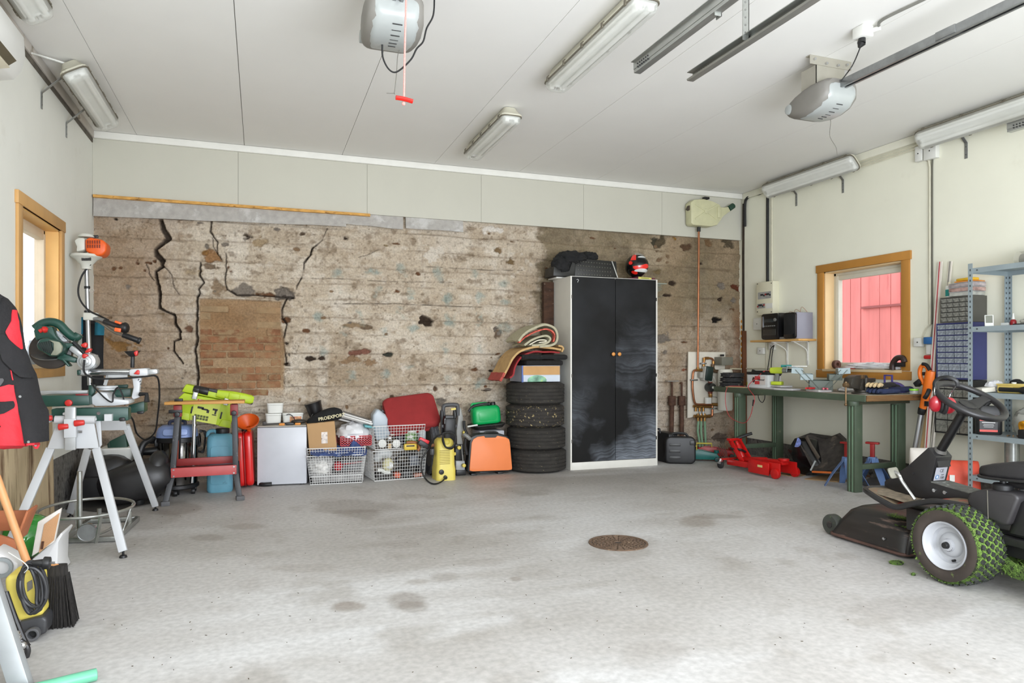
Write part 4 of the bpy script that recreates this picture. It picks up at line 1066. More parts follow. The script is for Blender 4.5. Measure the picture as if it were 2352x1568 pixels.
c_=G(890,340,6.88);obj('heater_box',MB().box((c_.x-.01,6.95,c_.z),(.16,.15,.098)),M('heater_grey',(112,110,98),.45,var=.05),hb,world=True,bev=.006)
c_=G(825,225,6.9);obj('heater_knob',MB().box((c_.x,6.95,c_.z),(.03,.04,.025)),black_plastic,hb,world=True)
obj('feed_pipe',MB().tube([G(940,492,6.97),G(1090,496,7.0),G(1170,500,7.0)],.010,8),M('pipe_cream',(200,190,164),.5),hb,world=True)
obj('pump_cable',MB().tube(spline([G(470,690,6.93),G(520,745,6.93),G(580,730,6.93),G(600,640,6.93),G(640,760,6.93)],6),.005,6),white_plastic,hb,world=True)
# brown board leaning in the corner + foam bead
c_=py(1714,760,7.02)
solo('brown_board','tall dark brown board leaning in the corner behind the bench','board',MB().bar((XR-.045,6.96,0),(XR-.03,6.99,c_.z),.02,.055,(1,0,0)),M('board_brown',(96,54,26),.6,var=.2,vs=5))
for k in range(9):
    c_=py(1706,738+k*13,7.06)
    o=obj('foam_bead',MB().ball((c_.x,7.075,c_.z),(.018,.012,.022+.006*(k%3)),n=8,k=6),M('foam_orange',(206,140,48),.9,var=.2,bump=.5),wall_back)
obj('corner_gap',MB().tube([(XR-.005,7.03,.25),(XR-.005,7.03,1.3),(XR-.007,7.035,2.4),(XR-.005,7.03,3.05)],.015,6),M('gap_dark',(48,38,28),.95,var=.5,vs=10),wall_back)
# rusty props leaning on the wall
m_rod=M('rusty_steel',(84,58,44),.8,var=.35,vs=22,bump=.3,metal=.2)
for k,(x,yt_,lab) in enumerate(((127,1034,'rusty adjustable steel prop with a flat head plate, beside the wardrobe'),(180,1040,'rusty adjustable steel prop without a head plate, nearer the hoses'))):
    p0=py(*a2(x-6 if k==0 else x,1335),7.0);pt=py(*a2(x,yt_),7.05);pc=py(*a2(x,1165),7.03);pc2=py(*a2(x,1114),7.03)
    r=thing('steel_prop',lab,'prop',(p0.x,7.0,0))
    obj('tube',MB().cyl((p0.x,7.0,0),pc,.026,n=12),m_rod,r,world=True)
    obj('collar',MB().cyl(pc,pc2,.046,.044,14),m_rod,r,world=True,bev=.003)
    obj('spindle',MB().cyl(pc2,pt,.012,n=10),m_rod,r,world=True)
    if k==0:obj('head_plate',MB().box(pt+Vector((0,-.0,.004)),(.15,.06,.012)),M('prop_head',(150,146,138),.5,metal=.4),r,world=True)
# cases
S=lambda x,y:(1500+x/11.76,960+y/11.76)
def gb(u,v):return pz(u,v)
t=thing('tool_case','black tool case with yellow labels standing against the wardrobe','case',gb(1524,1066))
p0=gb(1514,1066)
cb=MB().prism([(x,y) for x,y in rrect(.30,.335,.03,4,.15,.1675)],.11,frame((p0.x+.125,p0.y-.0,0),(0,1,0),(0,0,1)),z0=0)
o=obj('shell',cb,black_plastic,t,world=True,bev=.008)
xs_=[v.x for v in cb.v]
for xx in (.03,.06,.085):obj('rib',MB().box((min(xs_)+xx,p0.y-.003,.165),(.008,.008,.29)),M('case_rib',(52,52,52),.4),t,world=True,bev=.002)
obj('yellow_label',MB().box((max(xs_)-.003,p0.y-.004,.205),(.012,.006,.045)),M('label_yellow2',(206,176,70),.6),t,world=True)
obj('yellow_sticker',MB().box((min(xs_)+.012,p0.y-.004,.15),(.022,.006,.075)),M('label_yellow2'),t,world=True)
q=py(1514,988,p0.y+.1);obj('handle',MB().tube([(q.x,p0.y+.08,.33),(q.x,p0.y+.09,.375),(q.x,p0.y+.21,.375),(q.x,p0.y+.22,.33)],.012,8),black_plastic,t,world=True)
t=thing('drill_case','rounded black moulded case beside the rusty props','case',gb(1562,1064),-28)
cb=MB().prism(rrect(.33,.30,.06,5,0,.15),.10,frame((0,.05,0),(1,0,0),(0,0,1)))
obj('shell',cb,black_plastic,t,bev=.02,seg=3)
obj('handle',MB().tube(spline([(-.10,0,.285),(-.07,0,.33),(.05,0,.33),(.09,0,.285)],6),.014,8),black_plastic,t)
for z in (.07,.14,.21):obj('recess',MB().box((-.06,-.052,z),(.12,.006,.03)),M('case_rib'),t,bev=.003)
obj('latch',MB().box((.125,-.03,.235),(.05,.06,.05)),M('case_rib'),t,bev=.006)
# small trolley jacks
def mini_jack(label,u,v,rz,mat,k):
    t=thing('trolley_jack',label,'jack',gb(u,v),rz)
    for s in (-1,1):
        obj('side_plate',MB().prism([(-.20,.02),(.20,.02),(.22,.05),(.19,.085),(.02,.12),(-.14,.13),(-.20,.09)],.008,frame((0,s*.055+.004,0),(1,0,0),(0,0,1))),mat,t,bev=.002)
    obj('pump',MB().cyl((-.12,0,.08),(.05,0,.075),.035,n=14).box((-.15,0,.08),(.07,.09,.075)),mat,t,bev=.006)
    obj('lift_arm',MB().bar((.0,0,.10),(.19,0,.07),.06,.035),mat,t,bev=.004)
    obj('saddle',MB().cyl((.19,0,.085),(.19,0,.12),.024,.03,12),mat,t,bev=.003)
    hy=M('jack_handle_yellow',(206,190,80),.5)
    hd=obj('carry_handle',MB().tube([(-.20,-.03,.09),(-.20,-.03,.165),(-.03,-.03,.165),(-.03,-.03,.09)],.010,8),hy,t)
    for x in (-.16,.19):
        for s in (-1,1):obj('wheel',MB().cyl((x,s*.06,.026),(x,s*.088,.026),.026,n=14),black_plastic if k else M('wheel_teal',(30,70,70),.5),t,bev=.003)
    obj('socket',MB().cyl((-.19,0,.09),(-.24,0,.15),.018,n=10),black_plastic,t)
    return t
mini_jack('teal trolley jack with a yellow carry handle below the green hoses',1606,1057,-32,M('jack_teal',(20,98,92),.4,var=.12),0)
mini_jack('small red trolley jack with a yellow carry handle behind the teal one',1640,1050,-30,M('jack_red',(170,22,20),.4,var=.12),1)
# loose wire rods on the floor by the bench leg
b0=gb(1665,1062)
for k in range(5):
    solo('wire_rod','thin steel rod lying in the bundle behind the bench leg','rod',MB().cyl((b0.x-.05+.03*k,b0.y-.05+.02*k,.006+.004*k),(b0.x+.12+.02*k,b0.y+.30,.12+.02*k),.004,n=6),grey_steel,group='steel rods by the bench leg')
# ================================================================ workbench and right wall
m_bg=M('bench_green',(72,85,68),.45,var=.12,vs=6,dirt=((110,112,92),.64,12))
m_bgl=M('bench_green_light',(106,132,108),.45,var=.1)
m_top=M('bench_top',(168,160,144),.7,var=.14,vs=7,dirt=((110,96,76),.6,9),bump=.2)
m_wood=M('bench_end_wood',(118,86,50),.75,var=.3,vs=9,bump=.4,bs=40,stretch=(.4,2,3),dirt=((66,48,32),.55,10))
BX0,BX1,BY0,BY1,BZ=4.80,5.545,4.51,6.58,.845
t=thing('workbench','green steel workbench with a worn wooden top under the right window','workbench',(5.17,5.55,0))
obj('worktop',MB().b2((BX0+.012,BY0,BZ-.05),(BX1,BY1,BZ)),m_top,t,world=True,bev=.004)
obj('front_edge',MB().b2((BX0,BY0-.001,BZ-.056),(BX0+.012,BY1,BZ+.002)).b2((BX0,BY1,BZ-.056),(BX1,BY1+.01,BZ+.001)),m_bg,t,world=True,bev=.002)
obj('wood_end',MB().b2((BX0+.012,BY0-.012,BZ-.052),(BX1,BY0,BZ-.001)),m_wood,t,world=True,bev=.004)
for x in (4.82,5.32):
    for y in (4.63,6.17):
        lg=MB().b2((x,y,.0),(x+.085,y+.09,BZ-.085))
        l=obj('leg',lg,m_bg,t,world=True,bev=.004)
        obj('flute',MB().b2((x-.004,y+.022,.0),(x+.002,y+.036,BZ-.09)).b2((x-.004,y+.056,.0),(x+.002,y+.068,BZ-.09)),m_bgl,l,world=True,bev=.002)
        obj('leg_cap',MB().cyl((x+.03,y+.045,BZ-.10),(x+.03,y+.045,BZ-.056),.052,.056,16),m_bg,l,world=True,bev=.006)
for y in (4.655,6.19):
    obj('foot_rail',MB().b2((4.90,y,.19),(5.33,y+.045,.235)),m_bg,t,world=True,bev=.003)
obj('end_rail',MB().b2((4.86,4.62,BZ-.085),(5.44,4.70,BZ-.051)),M('bench_dark',(64,66,50),.6,var=.2),t,world=True)
obj('end_rail',MB().b2((4.86,6.18,BZ-.085),(5.44,6.26,BZ-.051)),M('bench_dark'),t,world=True)
# knobbly little tyres
m_kn=M('knobbly_rubber',(40,39,40),.8,var=.4,vs=60,bump=.6,bs=110,dirt=((138,124,110),.60,26,.06))
for k,lab in enumerate(('lowest small knobbly tyre at the far end of the bench','middle small knobbly tyre at the far end of the bench','topmost small knobbly tyre at the far end of the bench')):
    o=thing('tyre_casing',lab,'tyre',(4.93+.006*(k-1),6.44,BZ+.003+k*.052),k*40,group='small tyres on the bench')
    obj('tread',tyre(MB(),.130,.075,.050,48,2,.007,T3(0,0,.025)),m_kn,o,ang=25)
# car battery
t=thing('car_battery','car battery in a clear grey case with a red label on the bench','battery',(4.967,5.96,BZ+.002))
m_bc=M('battery_case',(206,208,208),.3,var=.06,vs=5)
obj('case',MB().box((0,0,.072),(.172,.318,.144)).box((0,0,.017),(.180,.326,.03)),m_bc,t,bev=.006)
obj('lid',MB().box((0,0,.158),(.182,.328,.028)).box((0,0,.178),(.12,.25,.012)),black_plastic,t,bev=.004)
mlab=up_frame(wmat(t)@Vector((-.0875,0,.085)),(0,-1,0),(0,0,1))
flip=lambda m:m
lb=obj('label',MB().box((-.0868,-.02,.085),(.001,.21,.088)),M('label_pale',(206,198,192),.5,var=.05),t)
obj('red_field',MB().box((-.0874,-.005,.108),(.001,.085,.040)).box((-.0874,.0,.060),(.001,.075,.034)),M('label_red',(200,62,64),.5),lb)
obj('dark_badge',MB().ball((-.0876,.055,.088),(.001,.022,.030),n=14),M('label_brown',(66,40,36),.6),lb)
text('Banner',.038,up_frame(Vector((4.967-.0890,5.96-.062,BZ+.094)),(0,-1,0),(0,0,1)),M('ink',(34,32,34),.6),lb)
obj('terminal_clamp',MB().bar((-.06,-.06,.172),(-.02,-.14,.182),.02,.018),M('clamp_red',(206,62,66),.5),t,bev=.004)
obj('clamp',MB().bar((-.05,.06,.175),(-.05,.12,.19),.015,.015),black_plastic,t,bev=.003)
solo('wood_strip','pale thin wooden strip under the battery at the bench edge','strip',MB().box((4.86,6.25,BZ+.005),(.10,.26,.006),(0,0,8)),M('pale_wood',(198,172,132),.7,var=.1))
t=thing('battery_pack','lime and black battery pack behind the car battery','battery pack',(5.05,6.24,BZ+.003))
m_lime=M('lime_plastic',(186,204,52),.45,var=.06)
obj('shell',MB().box((0,0,.035),(.08,.11,.045)),m_lime,t,bev=.008)
obj('base',MB().box((0,0,.008),(.085,.115,.016)),black_plastic,t,bev=.003)
cable_red=M('cable_red',(176,56,58),.5)
yw=lambda u,v,x:px(u,v,x)
cable('red test lead hanging in a loop from the battery over the bench edge',[(4.90,5.86,BZ+.19),(4.84,5.95,BZ+.10),(4.80,6.0,BZ+.015),yw(1733,912,4.775),yw(1729,935,4.775),yw(1722,958,4.775),yw(1709,971,4.775),yw(1690,966,4.775),yw(1675,955,4.775),yw(1668,935,4.775),yw(1666,912,4.775),yw(1669,893,4.785),(4.83,6.35,BZ+.010),(4.95,6.24,BZ+.010)],.0035,cable_red)
solo('inline_fuse','black inline fuse holder on the red lead','fuse holder',MB().cyl(yw(1731,918,4.772),yw(1729,932,4.772),.009,.007,8),black_plastic)
cable('short black lead looping under the bench edge',[yw(1741,906,4.80),yw(1744,918,4.81),yw(1751,924,4.81),yw(1756,916,4.81),yw(1757,907,4.80)],.004,cable_black)
# lime drill
t=thing('cordless_drill','lime cordless drill standing on clear packs between battery and toolbox','drill',(4.955,5.73,BZ+.047),-62)
obj('motor_body',MB().loft([[(x,y,z+.145) for y,z in rrect(w,h,.02,3)] for x,w,h in ((-.085,.035,.04),(-.075,.055,.06),(-.02,.062,.066),(.03,.06,.064),(.045,.05,.05))]),m_lime,t)
obj('gearbox',MB().cyl((.04,0,.145),(.09,0,.145),.026,.023,16).cyl((.09,0,.145),(.135,0,.145),.021,.018,14).cyl((.135,0,.145),(.155,0,.145),.016,.009,12),M('drill_grey',(140,142,140),.4,metal=.3,var=.15),t,bev=.002)
obj('grip',MB().loft([[(x+dx,y,z) for x,y in rrect(.045,.035,.014,3)] for z,dx in ((.03,-.02),(.08,-.012),(.125,-.01))]),M('drill_grip',(120,122,116),.7),t)
obj('trigger',MB().box((.018,0,.105),(.016,.014,.03)),black_plastic,t,bev=.003)
obj('battery',MB().box((-.012,0,.016),(.11,.066,.036)),m_lime,t,bev=.008)
# clear packs
m_pack=M('blister_clear',(214,212,212),.25,var=.1,vs=12,alpha=.75)
for k,(x,y,z,r,lab) in enumerate(((4.95,5.72,0,12,'clear blister pack at the bottom, under the lime drill'),(4.96,5.70,.022,-12,'clear blister pack directly under the lime drill'),(4.88,5.52,0,8,'clear blister pack flat on the bench in front of the toolbox'),(4.93,5.16,.0,-14,'clear blister pack with red tools left of the vise'))):
    t=thing('blister_pack',lab,'pack',(x,y,BZ+.003+z),r,group='blister packs on the bench')
    obj('tray',MB().box((0,0,.009),(.13,.22,.016)),m_pack,t,bev=.005)
    obj('backing_card',MB().box((0,0,.0006),(.15,.25,.0012)),M('card_white',(206,200,198),.7,var=.15,vs=14,dirt=((170,120,120),.64,16)),t)
# cantilever toolbox
t=thing('cantilever_toolbox','grey green cantilever toolbox opened out on the bench','toolbox',(5.13,5.35,BZ+.003),-42)
m_tb=M('toolbox_green',(92,102,92),.45,var=.12)
m_tbl=M('toolbox_pale',(150,166,168),.4,var=.06)
def tray(n,cx,cz,w,l,h,mat,par,tilt=0):
    mb=MB(T3(cx,0,cz)@R3(0,tilt,0));th=.004
    mb.box((0,0,th/2),(w,l,th));mb.box((-w/2,0,h/2),(th,l,h));mb.box((w/2,0,h/2),(th,l,h));mb.box((0,-l/2,h/2),(w,th,h));mb.box((0,l/2,h/2),(w,th,h))
    return obj(n,mb,mat,par,bev=.001,seg=1)
tray('body',0,0,.20,.46,.10,m_tb,t)
tray('tray',-.125,.105,.11,.46,.055,m_tbl,t);tray('tray',.125,.105,.11,.46,.055,m_tb,t)
tray('tray',-.21,.165,.10,.46,.055,m_tbl,t,4);tray('tray',.20,.165,.10,.46,.055,m_tbl,t,-4)
obj('lid',MB().box((-.245,0,.228),(.12,.46,.004),(0,8,0)).box((-.30,0,.205),(.004,.46,.05),(0,8,0)),m_tbl,t)
obj('lid',MB().box((.25,0,.225),(.10,.46,.004),(0,-8,0)),m_tbl,t)
for s in (-1,1):
    for yy in (-.236,.236):
        for a_ in ((.02,.02),(.075,.02)):
            obj('arm',MB().bar((s*a_[0],yy,.03),(s*(a_[0]+.15),yy,.205),.005,.018,(0,1,0)),m_tb,t,bev=.001,seg=1)
for k,(x,y,lab,col) in enumerate(((-.20,-.12,'teal handled screwdriver in the upper toolbox tray',(30,130,124)),)):
    s=thing('screwdriver',lab,'screwdriver',(5.20+x,5.42+.10,BZ+.18+.07))
    s.location=(4.985,5.50,BZ+.236);s.rotation_euler.z=math.radians(48)
    obj('handle',MB().lathe([(0,0),(.012,.004),(.014,.04),(.009,.075),(.012,.09),(0,.095)],frame((0,.05,.002),(0,0,1),(1,0,0)),10),M('driver_teal',col,.35),s)
    obj('blade',MB().cyl((0,.05,.002),(0,-.09,.002),.003,n=6),chrome,s)
    obj('handle_end',MB().cyl((0,.05,.002),(0,.15,.002),.013,n=10),M('driver_teal'),s,bev=.003)
for k,(u,v,lab,col) in enumerate(((1885,886,'red handled pliers among the packs in front of the toolbox',(206,40,44)),(1905,882,'pink striped cutter among the packs in front of the toolbox',(214,90,110)))):
    s=thing('pliers',lab,'pliers',(4.93+.03*k,5.22-.10*k,BZ+.026),20+30*k,group='hand tools in front of the toolbox')
    for q in (-1,1):obj('handle',MB().tube(spline([(.0,q*.006,.008),(-.05,q*.02,.008),(-.12,q*.016,.008)],4),.008,8),M('grip_%d'%k,col,.45,var=.2),s)
    obj('jaw',MB().bar((0,0,.008),(.06,0,.008),.022,.012),M('steel_dark',(110,110,108),.4,metal=.7),s,bev=.003)
solo('rag','crumpled white rag on the bench behind the vise','rag',heap((5.18,5.02,BZ+.022),(.10,.12,.03),4.),M('rag_white',(206,206,206),.9,var=.2,vs=8))
# vise
vi=thing('bench_vise','dark cast iron bench vise at the near corner of the bench','vise',(4.97,4.70,BZ+.003),6)
m_ci=M('cast_iron',(64,60,54),.42,var=.3,metal=.4,vs=14)
obj('swivel_base',MB().lathe([(0,0),(.085,0),(.085,.012),(.062,.018),(.058,.032),(0,.034)],None,24),m_ci,vi,ang=40)
obj('body',MB().prism([(-.06,.03),(.06,.03),(.11,.07),(.11,.115),(.05,.125),(.02,.165),(-.045,.165),(-.05,.10),(-.075,.07)],.075,frame((0,.0375,0),(1,0,0),(0,0,1))),m_ci,vi,bev=.006)
obj('moving_jaw',MB().prism([(-.065,.07),(-.065,.165),(-.12,.165),(-.175,.14),(-.19,.09),(-.18,.06),(-.10,.045)],.085,frame((0,.0425,0),(1,0,0),(0,0,1))),m_ci,vi,bev=.006)
obj('jaw_plate',MB().box((-.062,0,.150),(.010,.115,.034)).box((-.046,0,.150),(.010,.115,.034)),M('steel_worn',(128,104,76),.4,metal=.7,var=.25),vi,bev=.002)
obj('anvil',MB().box((.085,0,.12),(.10,.07,.035)),m_ci,vi,bev=.004)
obj('slide',MB().box((.03,0,.075),(.30,.04,.03)),m_ci,vi,bev=.002)
obj('screw_head',MB().cyl((-.18,0,.08),(-.225,0,.08),.024,.02,14),M('steel_worn'),vi,bev=.003)
hd=obj('handle',MB().cyl((-.205,0,.098),(-.205,0,-.085),.008,n=10),M('steel_worn'),vi)
obj('handle_ball',MB().ball((-.205,0,-.09),.014,n=10,k=6).ball((-.205,0,.10),.013,n=10,k=6),M('steel_worn'),hd)
obj('lock_lever',MB().bar((-.02,-.055,.03),(-.03,-.065,.14),.02,.012,(0,1,0)),M('steel_dark'),vi,bev=.003)
# gloves and the rest of the near end
m_gl=M('glove_cream',(206,182,140),.9,var=.12,bump=.3,bs=60)
m_gk=M('glove_black',(32,31,32),.9,var=.3,bump=.3,bs=60)
def glove(label,x,y,z,rz,mp,mb_,grp='work gloves on the bench'):
    g=thing('work_glove',label,'glove',(x,y,BZ+.004+z),rz,group=grp);g.scale=(1.25,1.25,1.35)
    obj('palm',MB().loft([[(xx,yy*w,zz*h+.018) for yy,zz in rrect(.1,.03,.013,3)] for xx,w,h in ((-.09,.8,1),(-.03,.9,1.1),(.03,1.0,1.15),(.05,.96,.9))]),mb_,g)
    for k in range(4):
        yy=-.036+k*.024
        obj('finger',MB().tube(spline([(.04,yy,.02),(.075,yy*1.1,.026),(.11-.006*abs(k-1.5),yy*1.15,.014)],3),[.013,.0125,.0125,.012,.0115,.011,.008],8),mp,g)
    obj('thumb',MB().tube(spline([(-.03,-.04,.018),(.0,-.068,.02),(.04,-.075,.014)],3),[.015,.014,.0135,.013,.012,.011,.008],8),mp,g)
    obj('cuff',MB().tube([(-.085,0,.018),(-.15,0,.018)],[.04,.046],12,flat=.42),mb_,g)
glove('cream fingered work glove lying on top of the glove pile',5.07,4.605,.05,196,m_gl,m_gk)
glove('black work glove under the cream fingered one',5.15,4.70,.03,170,m_gk,m_gk)
glove('dark blue work glove lowest by the vise',5.09,4.61,.0,188,M('glove_blue',(42,52,84),.9,var=.3),M('glove_blue'))
glove('beige and navy work glove flat by the bench end',5.25,4.66,.012,165,M('glove_tan',(176,158,122),.9),M('glove_navy',(30,36,66),.9,var=.3))
t=thing('face_shield','purple plastic cap with an open square handle at the window end of the bench','cap',(5.40,4.75,BZ+.003))
m_pur=M('purple_plastic',(74,66,132),.4,var=.08)
obj('dome',MB().ball((0,0,.0),(.10,.115,.10),n=22,k=12),m_pur,t)
fr=MB()
for a_,b_ in (((-.0,.10,.08),(-.0,.10,.155)),((0,.02,.09),(0,.02,.155)),((0,.105,.155),(0,.015,.155))):fr.bar(a_,b_,.014,.014)
obj('handle',fr,m_pur,t,bev=.003)
t=thing('scraper_set','grey steel blade lying at the near end of the bench','blade',(5.36,4.60,BZ+.003),12)
obj('blade',MB().box((0,0,.004),(.16,.05,.006)).box((.02,.05,.004),(.22,.03,.006)),grey_steel,t,bev=.001)
t=thing('tape_jar','small jar with a lime green lid at the bench end','jar',(5.40,4.545,BZ+.003))
obj('jar',MB().cyl((0,0,0),(0,0,.028),.036,n=18),clear_plastic,t,bev=.003);obj('lid',MB().cyl((0,0,.028),(0,0,.044),.038,n=18),M('lid_lime',(140,214,60),.4),t,bev=.003)
# sill things
sz=rw[2]+.0065
solo('plastic_bag','crumpled white plastic bag lying on the window sill','bag',heap((XR+.045,5.16,sz+.030),(.062,.30,.036),6.,.3,6.),M('bag_white',(220,220,222),.5,var=.1,vs=7),group=None)
solo('plastic_bag','flat white sheet at the near end of the window sill','bag',heap((XR+.04,4.88,sz+.014),(.055,.07,.016),9.,.3,6.),M('bag_white'))
t=thing('tape_roll','dark tape roll at the far end of the window sill','tape roll',(XR+.02,5.62,sz))
obj('roll',MB().ring([(.018,0),(.045,0),(.045,.04),(.018,.04)],frame((0,0,.045),(0,0,1),(-1,0,0)),18),M('tape_brown',(86,56,46),.5),t,bev=.003)
t=thing('red_rule','red and white folding rule on the window sill','rule',(XR+.03,5.46,sz),4)
obj('rule',MB().box((0,0,.008),(.03,.22,.014)),M('rule_red',(206,92,84),.5),t,bev=.002)
t=thing('hand_grip','dark brown curved handle standing on the near end of the sill','handle',(XR+.015,4.86,sz+.028))
t.location=(XR-.03,4.80,sz+.0)
obj('grip',MB().tube(spline([(0,.08,.0),(.0,.075,.06),(0,.03,.11),(0,-.03,.11),(0,-.05,.07)],5),.026,10),M('grip_brown',(52,36,30),.5),t)
obj('bracket',MB().box((0,0,.05),(.03,.10,.04)),black_plastic,t,bev=.004)
# ---- fuse box, shelf, stereo
t=thing('fuse_box','cream fuse box at the foot of the black conduit','fuse box',(XR,6.60,1.7))
a,b_=px(1737,655,XR-.09),px(1775,722,XR-.09)
m_fb=M('fuse_cream',(214,210,186),.45,var=.03)
obj('housing',MB().b2((XR-.09,b_.y,b_.z),(XR,a.y,px(1770,645,XR-.09).z)),m_fb,t,world=True,bev=.006)
for r,(u0,v0,u1,v1) in enumerate(((1741,672,1771,684),(1740,698,1757,707))):
    p,q=px(u0,v0,XR-.091),px(u1,v1,XR-.091)
    w=obj('breaker_window',MB().b2((XR-.093,q.y,q.z),(XR-.089,p.y,p.z)),M('breaker_grey',(150,150,146),.4,var=.2),t,world=True)
    n=9 if r==0 else 6
    for k in range(2 if r==0 else 0,n):
        y=p.y+(q.y-p.y)*(k+.5)/n
        obj('breaker_switch',MB().box((XR-.096,y,(p.z+q.z)/2+(.008 if k%4 else-.004)),(.010,abs(q.y-p.y)/n*.6,.018)),M('breaker_dark',(40,38,40),.5) if k%5 else M('breaker_red',(150,40,40),.5),w,world=True)
p,q=px(1759,697,XR-.091),px(1774,707,XR-.091)
obj('blank_plate',MB().b2((XR-.093,q.y,q.z),(XR-.089,p.y,p.z)),white_plastic,t,world=True)
for u,v in ((1740,652),(1772,650),(1740,716),(1772,716)):
    c_=px(u,v,XR-.091);obj('screw',MB().cyl(c_,c_+Vector((-.004,0,0)),.006,n=8),M('bolt_dark'),t,world=True)
jbox('grey light switch below the fuse box, left of the stereo',1739,731,1757,757,.06)
jbox('white socket under the stereo shelf, nearer the corner',1745,798,1759,813,.04)
jbox('white socket under the stereo shelf with black plug',1771,786,1783,803,.04)
run('cream conduit from the switch down to the bench',[px(1761,757,xw),px(1761,850,xw)],.008,M('conduit_cream'))
run('cream conduit below the bench level on the right wall',[px(1713,846,xw),px(1790,846,xw)],.008,M('conduit_cream'))
for k,du in enumerate((0,5)):
    cable(('left','right')[k]+' of the two black cords hanging from the socket under the shelf',[px(1778,793,XR-.05),px(1771+du,800,XR-.045),px(1768+du,818,XR-.03),px(1763+du*1.6,850,XR-.03)],.005,cable_black)
shz=px(1800,781,XR-.24).z;sy0,sy1=5.85,6.62
t=thing('wall_shelf','short wooden wall shelf carrying the stereo','shelf',(XR,(sy0+sy1)/2,shz-.011))
obj('plank',MB().b2((XR-.24,sy0,shz-.011),(XR-.001,sy1,shz+.011)),M('shelf_pine',(204,158,92),.6,var=.15,vs=7,stretch=(2,.3,1)),t,world=True,bev=.002)
for y in (5.97,6.28):
    br=MB().b2((XR-.012,y-.012,shz-.27),(XR-.002,y+.012,shz-.012)).b2((XR-.22,y-.012,shz-.020),(XR-.002,y+.012,shz-.012))
    br.tube(spline([(XR-.01,y,shz-.22),(XR-.03,y,shz-.10),(XR-.19,y,shz-.02)],5),.006,6)
    obj('shelf_bracket',br,white_plastic,t,world=True)
sp=thing('loudspeaker','silver sided black loudspeaker at the window end of the shelf','speaker',(XR-.14,5.95,shz+.0115))
obj('cabinet',MB().box((.0,0,.14),(.21,.17,.28)),M('speaker_silver',(138,138,150),.4,var=.04),sp,bev=.004)
obj('front',MB().prism([(x,y) for x,y in rrect(.17,.28,.03,4,0,.14)],.03,frame((-.105,0,0),(0,-1,0),(0,0,1))),M('speaker_black',(14,14,16),.25),sp,bev=.008)
obj('grille',MB().prism(rrect(.15,.22,.02,4,0,.155),.008,frame((-.133,0,0),(0,-1,0),(0,0,1))),M('grille_cloth',(18,18,19),.85,bump=.3,bs=300),sp,bev=.003)
st=thing('stereo','black stereo unit with rounded front on the wall shelf','stereo',(XR-.14,6.27,shz+.0115))
m_st=M('stereo_black',(20,20,21),.3,var=.2)
obj('cabinet',MB().box((.02,0,.145),(.22,.26,.29)),m_st,st,bev=.008)
obj('front',MB().prism(rrect(.27,.285,.03,4,0,.145),.03,frame((-.09,0,0),(0,-1,0),(0,0,1))),m_st,st,bev=.006)
obj('display',MB().box((-.122,0,.21),(.004,.16,.04)),M('display',(44,50,52),.15),st,bev=.002)
obj('tape_door',MB().box((-.122,0,.08),(.006,.20,.07)),M('tape_door',(52,50,46),.2),st,bev=.004)
for k in range(6):obj('button',MB().box((-.123,-.08+k*.032,.15),(.008,.022,.012)),M('button_grey',(110,110,106),.4),st,bev=.002)
obj('dial',MB().cyl((-.12,-.095,.215),(-.135,-.095,.215),.018,n=16),M('button_grey'),st,bev=.002)
obj('trim',MB().box((-.122,.115,.2),(.006,.012,.12)),chrome,st)
for k in range(3):
    cable('thin copper wire sprouting behind the stereo, no %s'%('left','middle','right')[k] if False else ('left','middle','right')[k]+' of the thin wires sticking up behind the stereo',[(XR-.03,6.24-.09*k,shz+.29),(XR-.05,6.19-.09*k,shz+.32+.02*k),(XR-.04,6.12-.09*k,shz+.30)],.002,M('wire_copper',(170,110,80),.5))
solo('cassette_case','small grey plastic case lying before the speaker on the shelf','case',MB().box((XR-.20,6.09,shz+.024),(.06,.12,.024)),M('case_grey',(130,128,124),.4),bev=.003)
# ---- under the bench: red trolley jack
jk=thing('floor_jack','big red floor jack with chrome castors under the bench','jack',(4.74,5.55,0),0)
m_rj=M('jack_red_big',(190,20,18),.35,var=.1,dirt=((120,30,26),.64,10))
jd=lambda u,v,z:pz(u,v,z)
A_,B_=jd(1690,1060,.07),jd(1800,1080,.07)      # castor end to wheel end
ax=(B_-A_).normalized();sd=Vector((-ax.y,ax.x,0))
LJ=(B_-A_).length
J=lambda a,s,z:A_+ax*a+sd*s+Vector((0,0,z-.07))
for s in (-.11,.11):
    obj('side_frame',MB().bar(J(-.02,s*.9,.075),J(LJ,s,.085),.014,.06).bar(J(LJ*.5,s,.085),J(LJ+.06,s,.09),.016,.12),m_rj,jk,world=True,bev=.004)
obj('front_bracket',MB().bar(J(-.06,-.15,.10),J(-.06,.15,.10),.07,.012),m_rj,jk,world=True,bev=.003)
for s in (-.145,.145):
    c_=J(-.07,s,.0)
    f=obj('castor_fork',MB().box(c_+Vector((0,.0,.072)),(.05,.045,.05)).cyl(c_+Vector((0,0,.09)),c_+Vector((0,0,.105)),.02,n=12),chrome,jk,world=True,bev=.006)
    obj('castor_wheel',MB().cyl(c_-sd*.014+Vector((0,0,.040)),c_+sd*.014+Vector((0,0,.040)),.040,n=18),M('castor_black',(40,40,42),.5),jk,world=True,bev=.005)
for s in (-.13,.13):
    obj('front_wheel',MB().cyl(J(LJ+.02,s-.02,.05),J(LJ+.02,s+.02,.05),.05,n=18),m_rj,jk,world=True,bev=.006)
obj('cylinder',MB().cyl(J(.12,0,.10),J(.42,0,.13),.04,n=16),m_rj,jk,world=True,bev=.004)
top_=J(.02,0,.30)
for s in (-.06,.06):
    obj('handle_yoke',MB().bar(J(.16,s,.09),J(-.02,s,.30),.018,.05,tuple(ax)),m_rj,jk,world=True,bev=.003)
